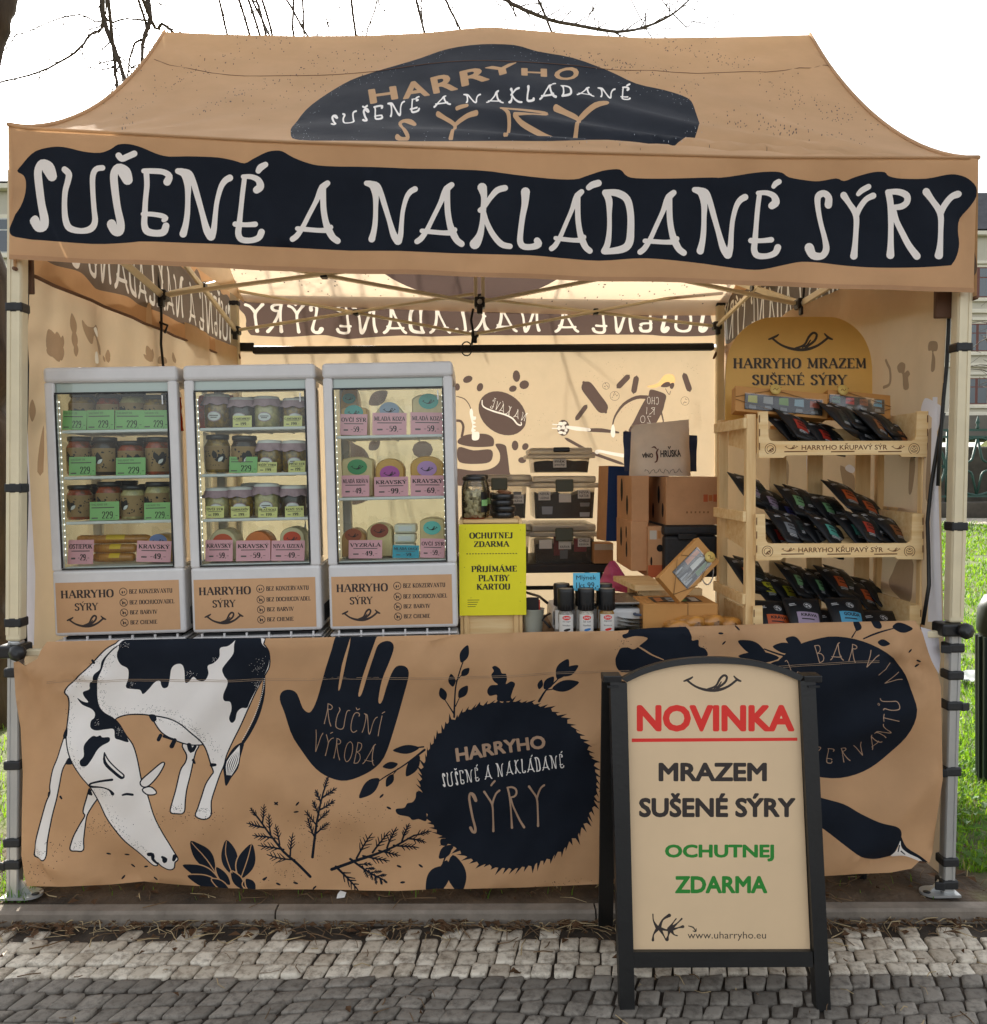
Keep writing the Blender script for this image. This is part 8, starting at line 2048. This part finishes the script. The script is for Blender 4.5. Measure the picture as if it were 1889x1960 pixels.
PR = [('top', 'top crate', 0, [(425,615,'grey',.02),(480,575,'red',-.01),(625,640,'red',.02),(728,532,'dark',-.01),(850,610,'dark',.02),(935,575,'brown',0),(1080,645,'brown',.02)]),
      ('mb', 'back row of the middle crate', 1, [(212,945,'lilac',.0),(330,1020,'lilac',.01),(430,1085,'violet',.02),(482,1015,'green',-.01),(645,1065,'green',.01),(755,990,'orange',-.01),(880,1050,'orange',.02)]),
      ('mf', 'front row of the middle crate', 1, [(370,1210,'red',.02),(428,1165,'grey',-.01),(600,1215,'grey',.02),(660,1178,'teal',-.01),(810,1185,'teal',.02),(878,1163,'red',-.01),(1025,1190,'brown',.01)]),
      ('lb', 'back row of the bottom crate', 2, [(190,1430,'orange',.0),(300,1520,'yellow',.01),(415,1545,'yellow',.02),(485,1470,'green',-.01),(610,1500,'green',.01),(710,1485,'orange',-.01),(870,1555,'orange',.02)]),
      ('lf', 'front row of the bottom crate', 2, [(355,1690,'orange',.01),(470,1745,'orange',.02),(525,1675,'lilac',-.01),(700,1745,'lilac',.01),(768,1672,'blue',-.01),(965,1745,'blue',.02)])]
exr = Vector((.106,.075,-.034)).normalized(); eup = Vector((-.066,.098,.105)); eup = (eup-exr*eup.dot(exr)).normalized(); eno = eup.cross(exr)
# local axes of a pouch: x -> exr, z -> eup, y -> back
rp = random.Random(77)
for key, nm, ci, lst in PR:
    Yb = YRK+(.10 if key in ('top','mf','lf') else .25)
    for i, (x, y, col, dy) in enumerate(lst):
        tl = r2(x, y, Yb+dy+.04)
        r_ = exr.copy(); u_ = eup.copy()
        q = Matrix.Rotation(rp.uniform(-.08,.08), 3, 'Z') @ Matrix.Rotation(rp.uniform(-.06,.06), 3, 'Y')
        r_ = q @ r_; u_ = q @ u_; b_ = u_.cross(r_)
        fill_ = None
        if key == 'lf':
            r_ = Vector((.98,.10,-.10)).normalized(); u_ = Vector((-.12,.68,.72)); u_ = (u_-r_*u_.dot(r_)).normalized(); b_ = u_.cross(r_)
        c = tl + r_*(PW_/2) - u_*(PL_/2) + Vector((0,.012,.008))
        if col in pouches: t = dup(pouches[col], c)
        else: t = make_pouch(col); pouches[col] = t
        M = Matrix((r_, b_, u_)).transposed().to_4x4(); M.translation = c; t.matrix_world = M
        same = [j for j, l in enumerate(lst) if l[2] == col]
        w_ = {'dark':'plain dark'}.get(col, col)
        t['label'] = 'black pouch with %s label, %s from left in the %s' % (w_, ORD[i], nm)
        t['group'] = 'black snack pouches in the wooden rack'
# plain backs of further pouches standing behind each row
dk = make_pouch('dark'); first = True
for key, nm, ci, lst in PR:
    if key == 'lf': continue
    Yb = YRK+(.10 if key in ('top','mf') else .25)
    for i, (x, y, col, dy) in enumerate(lst):
        tl = r2(x+58+rp.uniform(-10,10), y+34+rp.uniform(-6,6), Yb+dy+.06); r_ = exr.copy(); u_ = eup.copy(); q = Matrix.Rotation(rp.uniform(-.12,.12), 3, 'Z') @ Matrix.Rotation(rp.uniform(-.10,.10), 3, 'Y'); r_ = q @ r_; u_ = q @ u_; b_ = u_.cross(r_)
        c = tl + r_*(PW_/2) - u_*(PL_/2) + Vector((0,.03,.028))
        t = dk if first else dup(dk, c); first = False
        M = Matrix((r_, b_, u_)).transposed().to_4x4(); M.translation = c; t.matrix_world = M
        t['label'] = 'plain dark pouch tucked behind the %s one in the %s' % (ORD[i], nm); t['group'] = 'black snack pouches in the wooden rack'
# arched sign behind the gift boxes
YS_ = YRK+.30
x0 = r2(190,590,YS_).x; x1 = r2(1043,500,YS_).x; z1_ = r2(600,42,YS_).z; z0_ = r2(600,800,YS_).z
def s2(x, y): return at(*Zp('y2', x, y), YS_)
sg = [(192,640),(197,330),(215,240),(255,160),(320,95),(400,55),(480,44),(760,42),(850,52),(930,95),(990,160),(1028,250),(1040,330),(1043,640)]
so = smooth(sg[1:-1], 3, False); so = [sg[0]]+so+[sg[-1]]
sn = thing('arched_sign', 'ochre arched sign with a licking smile standing on the wooden rack', 'sign', ((x0+x1)/2, YS_, z0_))
mb = MB(); o_ = sn.location
mb.prism(so, lambda x, y: s2(x,y)-o_, lambda x, y: s2(x,y)+Vector((0,.008,0))-o_, M_gold)
M_si = mat('sign ink', C('#33291f'), .6); sh = [(M_si, [[(443+x*366, 240-y*366) for x, y in p] for p in smile_polys(0,0,1,.36,.95)], 'nz')]
for s, x0_, x1_, y0_, y1_ in (('HARRYHO MRAZEM',237,1006,282,338),('SUŠENÉ SÝRY',348,890,378,434)):
    sh.append((mat('sign shadow ink', C('#a3875a'), .6), [[(x+4, -y+4) for x, y in p] for p in serif_polys(s, x0_, -y1_, x1_, -y0_, 1.3)], 'nz'))
    sh.append((M_si, [[(x, -y) for x, y in p] for p in serif_polys(s, x0_, -y1_, x1_, -y0_, 1.3)], 'nz'))
mb.add(*printed([(230,100),(1010,100),(1010,445),(230,445)] if False else [(330,105),(900,105),(1000,270),(1012,445),(225,445),(230,270)], sh, 80, lambda x, y: s2(x,y)+Vector((0,-.001,0))-o_, M_gold)); mb.build('sign_board', sn)
# two windowed gift boxes standing on the top crate
def gbox(tl, tr, bl, Y, label, cols, words, win, tagp):
    a, b, c = r2(*tl,Y), r2(*tr,Y), r2(*bl,Y); w = (b-a).length; h = (a-c).length
    ex = (b-a).normalized(); ez = ((a-c)-ex*(a-c).dot(ex)).normalized(); ez = (ez+Vector((0,.25,0))); ez = (ez-ex*ez.dot(ex)).normalized(); ey = ez.cross(ex)
    t = gift(w, h, .045, 'gift_box', label, 'gift box', (-w/2+w*win[0],h*win[1],-w/2+w*win[2],h*win[3]), cols, words, (0,0,0), (0,0,0), (-w/2+w*tagp[0],h*tagp[1]))
    M = Matrix((ex, ey, ez)).transposed().to_4x4(); M.translation = (c+c+(b-a))/2; t.matrix_world = M
gbox((785,452),(1150,487),(783,598),YRK+.20,'ochre gift box showing GOUDA in its window, right one above the top crate',['#46725a','#c8352a','#9b5a35','#5aa9cc'],['MIX','KRÁVA','OSTRÁ','GOUDA'],(.02,.18,.90,.78),(.22,.98))
gbox((252,430),(788,478),(248,585),YRK+.15,'ochre gift box with shiny crumpled window, left one above the top crate',['#c9c43f','#a9aaa6','#7fa83a','#9ab9c4','#c8694a'],None,(.10,.10,.94,.72),(.42,.95))
# ------------------------------------------------------------------ background
# tall houses behind the park
M_stucco = mat('cream stucco', C('#c6bfae'), .9, noise=.12, nscale=.6); M_stucco2 = mat('pale trim', C('#e2dac6'), .9, noise=.08, nscale=.8); M_roof = mat('dark slate roof', C('#4a4a4d'), .8, noise=.2, nscale=2)
M_wfr = mat('red brown window frame', C('#6d3f34'), .6); M_pn = mat('dark window glass', C('#39434b'), .12, spec=.8); M_wfw = mat('white window frame', C('#c3c2bd'), .6)
M_base = mat('grey stone plinth', C('#6f695f'), .9, noise=.15, nscale=1.0)
def house(name, label, xa, xb, y, z0_, rows, cols, wcol, roofz, ww, arch, rz, base_h, rr=3.6):
    t = thing(name, label, 'building', ((xa+xb)/2, y, z0_), rz); hw = (xb-xa)/2; H = roofz-z0_
    mb = MB(); mb.rbox((-hw,0,base_h),(hw,10,H),M_stucco,0); mb.build('facade', t)
    mb = MB(); mb.rbox((-hw-.1,-.25,0),(hw+.1,10.1,base_h),M_base,.05); mb.build('plinth', t)
    mb = MB()
    for zz, d in [(base_h+.1,.18)]+[(r-.95,.22) for r, _ in rows]+[(H-.25,.5)]: mb.rbox((-hw-.05,-d,zz-.14),(hw+.05,-.003,zz+.14),M_stucco2,.03)
    mb.build('cornice', t)
    mb = MB(); mb.add([(-hw-.4,-.5,H),(hw+.4,-.5,H),(hw+.4,10.5,H),(-hw-.4,10.5,H),(-hw+1,3,H+rr),(hw-1,3,H+rr),(hw-1,7,H+rr),(-hw+1,7,H+rr)],[(0,1,5,4),(1,2,6,5),(2,3,7,6),(3,0,4,7),(4,5,6,7),(3,2,1,0)],M_roof)
    rf = mb.build('roof', t)
    mb = MB(); mb.rbox((-1,4,H+rr*.7),(0,5,H+rr*1.4),mat('brick chimney', C('#7d5546'), .9),.02); mb.build('chimney', rf)
    for r, wh in rows:
        for i in range(cols):
            x = -hw+(i+.5)*2*hw/cols
            mb = MB(); mb.rbox((x-ww/2-.18,-.10,r-.12),(x+ww/2+.18,-.004,r+wh+.2),M_stucco2,.02); mb.rbox((x-ww/2-.25,-.22,r-.28),(x+ww/2+.25,-.004,r-.125),M_stucco2,.02)
            if arch: mb.rbox((x-ww/2-.3,-.26,r+wh+.21),(x+ww/2+.3,-.004,r+wh+.42),M_stucco2,.03)
            mb.rbox((x-ww/2,-.104,r),(x+ww/2,-.1005,r+wh),wcol,0)
            w_ = mb.build('window', t)
            mb = MB()
            for a, b in ((-.5,-.04),(.04,.5)):
                for c, d in ((.04,.64),(.68,.96)): mb.add([(x+(a+.02)*ww,-.108,r+c*wh),(x+(b-.02)*ww,-.108,r+c*wh),(x+(b-.02)*ww,-.108,r+d*wh),(x+(a+.02)*ww,-.108,r+d*wh)],[(0,1,2,3)],M_pn)
            mb.build('pane', w_)
    return t
YH = 58
xh = at(1868,700,YH).x
zg = at(1868,838,YH).z
def zr_(py): return at(1868,py,YH).z-zg
house('town_house','cream town house with red brown windows seen right of the tent beyond the park fence', xh-8.43, xh+28.65, YH, zg, [(zr_(774),zr_(724)-zr_(774)),(zr_(673),zr_(620)-zr_(673)),(zr_(570),zr_(512)-zr_(570))], 11, M_wfr, at(1868,442,YH).z, 1.55, True, 0.0, zr_(795))
YH2 = 46
xh2 = at(8,500,YH2).x; zg2 = gz(0,YH2)
house('apartment_house','grey town house with pale windows seen left of the tent behind the tree', xh2-24.5, xh2+7, YH2, zg2, [(at(8,640+i*-95,YH2).z-zg2-1.0, 1.9) for i in (1,0,-1,2)], 12, M_wfw, at(8,352,YH2).z, 1.3, False, 0.0, 1.6, .5)
# street, path, stone base with iron fence
YFE = 15.5
structure(grid_sheet(lin(-60,60,40), [YFE-1.7,YFE-1.1,YFE-.45], lambda x, y: gz(x,y)+.012, M_path, 'park_path'))
structure(grid_sheet(lin(-60,60,40), lin(46,57.5,8), lambda x, y: (gz(x,y)+.02), mat('asphalt', C('#4d4b49'), .9, noise=.1, nscale=2), 'street'))
fx0 = 5.5
zf0 = gz(8,YFE)
fe = thing('iron_fence', 'green iron park fence with ring panels on a dark stone base behind the lawn', 'fence', (8.5,YFE,zf0))
M_fg = mat('dark green iron', C('#27483f'), .5, noise=.1)
zft = at(1868,823,YFE).z-zf0; zfb = .28
mb = MB(); mb.rbox((-5,-.2,-.3),(9,.2,zfb),mat('dark rough stone', C('#4d463d'), .95, noise=.4, nscale=3, bump=.6, bscale=9),.03); mb.build('stone_base', fe)
mb = MB()
mb.bar((-5,0,zft),(9,0,zft),.05,.05,M_fg); mb.bar((-5,0,zft-.14),(9,0,zft-.14),.035,.035,M_fg); mb.bar((-5,0,zfb+.12),(9,0,zfb+.12),.04,.04,M_fg); mb.build('rail', fe)
hh = zft-.14-zfb-.12; xp = -5
px_ = at(1870,890,YFE).x-8.5; per = hh*1.02
k0 = -int((px_+5)/per)
i = 0
while True:
    x = px_+(k0+i)*per; i += 1
    if x > 9: break
    mb = MB(); c = Vector((x,0,zfb+.12+hh/2)); r = hh*.48
    for (ox, oz) in ((0,0),): mb.tube([c+Vector((r*math.cos(a),0,r*math.sin(a))) for a in lin(0,2*math.pi,28)],.028,M_fg,n=6,cap=False)
    for s in (0,1,2,3):                                      # four petals inside the ring
        a0 = s*math.pi/2; mb.tube([c+Vector((r*math.cos(a0),0,r*math.sin(a0))), c+Vector((r*.34*math.cos(a0+.5),0,r*.34*math.sin(a0+.5))), c+Vector((r*.30*math.cos(a0+.785),0,r*.30*math.sin(a0+.785))), c+Vector((r*.34*math.cos(a0+1.07),0,r*.34*math.sin(a0+1.07))), c+Vector((r*math.cos(a0+1.57),0,r*math.sin(a0+1.57)))],.024,M_fg,n=6)
    mb.build('ring_panel', fe)
    mb = MB(); mb.lathe([(.03,0),(.04,.04),(.02,.08),(.045,.14),(.03,.2),(0,.3)], (x,0,zft+.02), M_fg, n=8); mb.tube([(x+per/2,0,zfb),(x+per/2,0,zft)],.03,M_fg,n=6); mb.build('finial', fe)
# low dark wall beyond the fence
mb = MB(); mb.rbox((-12,0,-.3),(14,.35,zft*.80),mat('dark rough stone'),.05); o = mb.build('stone_wall', None); o.location = (8,YFE+1.1,zf0+.04); tag(o, 'low dark stone wall running behind the green park fence', 'wall')
# parked car
Yc = 49.5; xc = at(1880,815,Yc).x; zc_ = gz(xc,Yc)+.03
car = thing('parked_car', 'pale yellow green hatchback parked in the street beyond the fence', 'car', (xc+1.2,Yc,zc_))
M_car = mat('pale yellow paint', C('#a9ad6a'), .25, coat=.8); M_tyre = mat('tyre rubber', C('#141414'), .8)
prof_ = [(-2.0,.35),(-2.05,.62),(-1.95,.82),(-1.1,.98),(-.55,1.42),(-.1,1.52),(.9,1.50),(1.6,1.05),(1.95,.95),(2.05,.6),(2.0,.35)]
mb = MB(); pp = smooth(prof_,3,False); n = len(pp)
vs = []
for yy, s, zs__ in ((-.86,.97,.97),(-.80,1.0,1.0),(.80,1.0,1.0),(.86,.97,.97)): vs += [(x*s, yy*(1-.16*max(0,(z-.9))/.6), z*zs__) for x, z in pp]
fs = [tuple(range(n)), tuple(range(4*n-1,3*n-1,-1))]+[(l*n+i,l*n+(i+1) % n,(l+1)*n+(i+1) % n,(l+1)*n+i) for l in range(3) for i in range(n)]
mb.add(vs, fs, M_car, False); mb.build('car_body', car, smooth_angle=R(35))
for pts in ([(-.95,1.0),(-.5,1.38),(.05,1.44),(.05,1.0)],[(.12,1.0),(.12,1.44),(.85,1.42),(1.25,1.05)]):
    mb = MB(); mb.prism(pts, lambda x, z: Vector((x,-.83+.12*(z-.95),z)), lambda x, z: Vector((x,-.80,z)), M_pn); mb.build('side_window', car)
for x in (-1.3,1.25):
    for y in (-.82,.82):
        mb = MB(); mb.lathe([(0,-.09),(.2,-.09),(.30,-.07),(.32,0),(.30,.07),(.2,.09),(0,.09)],(x,y,.32),M_tyre,n=20,axis=Matrix.Rotation(R(90),3,'X')); w_ = mb.build('wheel', car)
        mb = MB(); mb.lathe([(0,.0),(.19,.0),(.19,.012),(0,.018)],(x,y-.085 if y < 0 else y+.085,.32),M_alu2,n=16,axis=Matrix.Rotation(R(90 if y < 0 else -90),3,'X')); mb.build('rim', w_)
mb = MB(); mb.box((-1.98,-.55,.72),(.1,.3,.14),M_white_pl,bev=.03); mb.build('headlight', car); mb = MB(); mb.box((-1.98,.55,.72),(.1,.3,.14),M_white_pl,bev=.03); mb.build('headlight', car)
# green park bin at the right edge
pb_ = gpt(1905,1500); 
bi = thing('park_bin', 'dark green lidded park bin standing on the lawn at the right edge', 'bin', pb_)
zt_ = at(1905,1136,pb_.y).z-pb_.z; rB = (at(1905,1250,pb_.y).x-at(1870,1250,pb_.y).x)
M_bg = mat('dark green plastic', C('#1d2a22'), .45, noise=.15)
mb = MB(); mb.lathe([(0,0),(rB*.80,0),(rB*.84,.02),(rB*.97,zt_*.80),(rB*.97,zt_*.83),(0,zt_*.83)],(0,0,0),M_bg,n=28)
for i in range(16): a = i*math.pi/8; mb.bar((rB*.83*math.cos(a),rB*.83*math.sin(a),.03),(rB*.975*math.cos(a),rB*.975*math.sin(a),zt_*.78),.02,.012,M_bg)
mb.build('bin_body', bi)
mb = MB(); mb.lathe([(rB*1.02,zt_*.80),(rB*1.06,zt_*.81),(rB*1.06,zt_*.87),(rB*1.0,zt_*.93),(rB*.7,zt_*.99),(0,zt_)],(0,0,0),M_bg,n=28,cap=False); mb.build('bin_lid', bi)
# white plastic scrap on the grass, paper scraps by the kerb
p = gpt(1862,1308); mb = MB(); rr = random.Random(8); n = 6
vs = [(-.16+.32*i/n, -.08+.16*j/n, .02+rr.uniform(0,.06)) for j in range(n+1) for i in range(n+1)]
mb.add(vs, [(j*(n+1)+i,j*(n+1)+i+1,(j+1)*(n+1)+i+1,(j+1)*(n+1)+i) for j in range(n) for i in range(n)], mat('white film scrap', C('#cfd4d6'), .3, trans=.4), True)
o = mb.build('plastic_scrap'); o.location = p; tag(o, 'crumpled white plastic sheet lying on the lawn beside the bin', 'litter')
p = gpt(653,1719); mb = MB(); mb.add([(-.014,-.006,.002),(.012,-.008,.006),(.016,.006,.016),(-.004,.010,.020),(-.012,.004,.012)],[(0,1,2),(0,2,3),(0,3,4)],M_tagp); o = mb.build('paper_scrap'); o.location = p; tag(o, 'small white paper scrap lying on the soil under the banner', 'litter')

# trees
M_bark = mat('dark ridged bark', C('#4a3d2d'), .95, noise=.5, nscale=16, col2=C('#2b2219'), bump=1.0, bscale=22, stretch=(1,1,.18), det=8)
M_bark2 = mat('grey branch bark', C('#4f463c'), .9, noise=.3, nscale=12)
rtw = random.Random(41)
def limb(mb, pts, r0, r1, m, n=7):
    P = smooth([(*p,) for p in pts], 4, False) if False else None
    V_ = [Vector(p) for p in pts]; out = []
    for i in range(len(V_)-1):
        for k in range(4):
            t = k/4; a = V_[max(0,i-1)]; b = V_[i]; c = V_[i+1]; d = V_[min(len(V_)-1,i+2)]
            out.append(.5*((2*b)+(c-a)*t+(2*a-5*b+4*c-d)*t*t+(3*b-a-3*c+d)*t**3))
    out.append(V_[-1]); L = len(out); rr = [r0+(r1-r0)*i/(L-1) for i in range(L)]
    mb.tube([p+Vector((rtw.uniform(-1,1),rtw.uniform(-1,1),rtw.uniform(-1,1)))*rr[i]*.25 for i, p in enumerate(out)], rr, m, n=n); return out, rr
def twigs(mb, pts, rr, dens, L, depth):
    for i in range(1, len(pts)-1):
        if rtw.random() > dens: continue
        d = (pts[i+1]-pts[i-1]).normalized(); s = Vector((rtw.gauss(0,1),rtw.gauss(0,.8),rtw.gauss(0,1))); s = (s-d*s.dot(d)).normalized()
        dr = (d*rtw.uniform(.3,1.0)+s*rtw.uniform(.5,1)).normalized(); l = L*rtw.uniform(.4,1.1); p = pts[i]; q = [p]
        for k in range(4): dr = (dr+Vector((rtw.gauss(0,.18),rtw.gauss(0,.18),rtw.gauss(0,.16)+.02))).normalized(); p = p+dr*l/4; q.append(p)
        r = max(.0022, min(rr[i]*.55, .007)); r2_ = [r*(1-.18*k) for k in range(5)]
        mb.tube(q, r2_, M_bark2, n=4, cap=False)
        if depth > 0: twigs(mb, q, r2_, .75, l*.45, depth-1)
tree = thing('bare_tree', 'bare leafless tree standing behind the left tent leg, branches reaching over the roof', 'tree', (-2.75,1.9,gz(-2.75,1.9)))
O_ = tree.location.copy()
YTk = 1.9
e0, e1, e2 = at(14,1560,YTk), at(7,900,YTk), at(3,640,YTk)
mb = MB(); tr_pts = [(e0.x-.27,YTk,gz(-2.75,1.9)-.05),(e0.x-.22,YTk,.5),(e1.x-.21,YTk,e1.z),(e2.x-.20,YTk,e2.z),(e2.x-.30,YTk+.05,3.4),(e2.x-.25,YTk+.2,4.6),(e2.x-.1,YTk+.7,6.2)]
out, rr = limb(mb, tr_pts, .27, .15, M_bark, 18)
out2, rr2 = limb(mb, [tr_pts[4], at(-52,210,2.2), at(-14,90,2.3), at(6,10,2.3), at(50,-160,2.6)], .075, .045, M_bark, 12)
mb.build('trunk', tree, origin=O_)
mb = MB()
top = out[-1]
Yq = 4.6
HUB = [top, at(120,-260,3.4), at(420,-300,4.2), at(760,-260,4.8), at(1100,-220,5.0)]
h_o, h_r = limb(mb, HUB, .14, .05, M_bark2, 10)
def Z1(z, pts, Y): return [at(*Zp(z,*p), Y) for p in pts]
BR_ = [(Z1('z1',[(330,-300),(385,-60),(385,60),(430,180),(460,270),(520,420)],4.2),.05,.022,.3,.5),(Z1('z1',[(428,180),(432,260),(442,330),(450,440)],4.2),.028,.016,.3,.4),
  (Z1('z1',[(520,-320),(545,-60),(565,70),(540,150),(535,240),(530,330)],4.4),.05,.016,.35,.5),(Z1('z1',[(568,72),(610,90),(655,125),(700,200)],4.4),.03,.016,.3,.4),(Z1('z1',[(548,85),(510,160),(490,220),(480,300)],4.4),.024,.010,.3,.4),
  (Z1('z1',[(390,55),(340,130),(280,200),(150,270),(0,310),(-120,350)],4.0),.022,.008,.6,.5),(Z1('z1',[(400,45),(300,55),(220,70),(100,120),(0,150)],4.0),.014,.006,.7,.45),(Z1('z1',[(385,40),(480,70),(560,75)],4.3),.016,.010,.4,.4),
  (Z1('z1',[(1130,-200),(1140,0),(1145,140),(1150,260)],4.6),.022,.014,.3,.4),(Z1('z1',[(1200,-180),(1222,0),(1240,140),(1262,300)],4.8),.016,.008,.4,.4),(Z1('z1',[(1420,-180),(1300,0),(1240,80),(1190,140)],4.8),.014,.007,.4,.4),
  (Z1('z1',[(1370,-200),(1365,0),(1365,140)],4.7),.014,.010,.3,.4),(Z1('z1',[(1420,-150),(1420,5),(1385,110),(1360,220)],5.0),.018,.010,.3,.4),(Z1('z1',[(1425,0),(1450,40),(1450,140)],5.0),.014,.008,.3,.4),(Z1('z1',[(1575,-160),(1585,0),(1597,130)],4.8),.016,.010,.3,.4),(Z1('z1',[(1640,-120),(1685,10),(1735,115),(1790,260)],4.8),.026,.014,.3,.4),
  (Z1('z2',[(-60,-90),(75,0),(160,45),(280,85),(450,115),(520,118),(600,102),(690,60),(760,5),(830,-70)],5.0),.040,.010,.8,.55),(Z1('z2',[(410,92),(425,50),(435,0)],5.0),.010,.005,.6,.4),(Z1('z2',[(710,60),(780,80),(850,90),(940,50)],5.0),.010,.004,.8,.35),(Z1('z2',[(600,105),(640,130),(700,150)],5.0),.010,.005,.8,.3),(Z1('z2',[(30,-40),(60,30),(80,110)],5.0),.012,.008,.5,.4),(Z1('z1',[(1500,0),(1560,40),(1640,50),(1720,20)],5.1),.009,.004,.8,.4),(Z1('z1',[(850,75),(880,110),(905,140)],5.0),.006,.004,.5,.3),(Z1('z1',[(20,150),(60,130),(110,30),(170,-30)],4.0),.010,.005,.8,.4)]
for pts, r0, r1, dens, L in BR_:
    # each visible branch grows out of the limb that arches above the picture
    d = min(h_o, key=lambda q: (q-pts[0]).length)
    if (d-pts[0]).length < 2.5 and pts[0].z > 4.6: pts = [d]+pts
    o2, r2_ = limb(mb, pts, r0*.55, r1*.6, M_bark2, 7); twigs(mb, o2, r2_, min(1,dens*1.6), L*1.0, 2)
# further branches behind, whose shadows fall on the back wall
for i in range(11):
    x = rtw.uniform(-1.9,.6); p = Vector((x+rtw.uniform(-.6,-.2), rtw.uniform(4.6,6.2), 6.4)); q = [p]
    for k in range(4): p = p+Vector((rtw.uniform(.05,.32), rtw.uniform(-.18,.22), -.55-rtw.uniform(0,.35))); q.append(p)
    d = min(h_o, key=lambda v: (v-q[0]).length); o2, r2_ = limb(mb, [d]+q, .018, .005, M_bark2, 6); twigs(mb, o2, r2_, .55, .5, 2)
mb.build('crown', tree, origin=O_)
# young street trees in front of the far house
def street_tree(name, label, base, H, seed):
    global rtw
    rtw = random.Random(seed); t = thing(name, label, 'tree', base); mb = MB()
    o2, r2_ = limb(mb, [(0,0,0),(.1,0,H*.25),(-.1,.1,H*.45)], .22, .15, M_bark, 10); mb.build('trunk', t)
    mb = MB()
    for i in range(5):
        a = rtw.uniform(0,6.28); s = rtw.uniform(.6,1.0); z = H*rtw.uniform(.2,.45); p = [(0,0,z),(math.cos(a)*H*.10*s,math.sin(a)*H*.10*s,z+H*.14),(math.cos(a)*H*.2*s,math.sin(a)*H*.2*s,z+H*.26*s),(math.cos(a+.3)*H*.26*s,math.sin(a+.3)*H*.26*s,z+H*.46*s)]
        q, r_ = limb(mb, p, .09, .02, M_bark2, 6)
        for j in range(1,len(q)-1):
            for _ in range(1):
                d = Vector((rtw.gauss(0,1),rtw.gauss(0,1),rtw.gauss(.3,.7))).normalized()*H*.12; e = q[j]+d; f_ = e+Vector((rtw.gauss(0,.5),rtw.gauss(0,.5),rtw.gauss(.2,.4)))
                mb.tube([q[j], q[j]+d*.5+Vector((0,0,.1)), e, f_],[.03,.022,.016,.010],M_bark2,n=4,cap=False)
                g = e+Vector((rtw.gauss(0,.7),rtw.gauss(0,.7),rtw.gauss(.1,.5))); mb.tube([e, g],[.014,.008],M_bark2,n=4,cap=False)
    mb.build('crown', t); return t
xt = at(1905,800,40).x
street_tree('street_tree','bare street tree in front of the cream town house', (xt,40,gz(xt,40)), 11, 5)
xt = at(-30,800,30).x
street_tree('street_tree','bare street tree in front of the grey town house', (xt,30,gz(xt,30)), 12, 9)
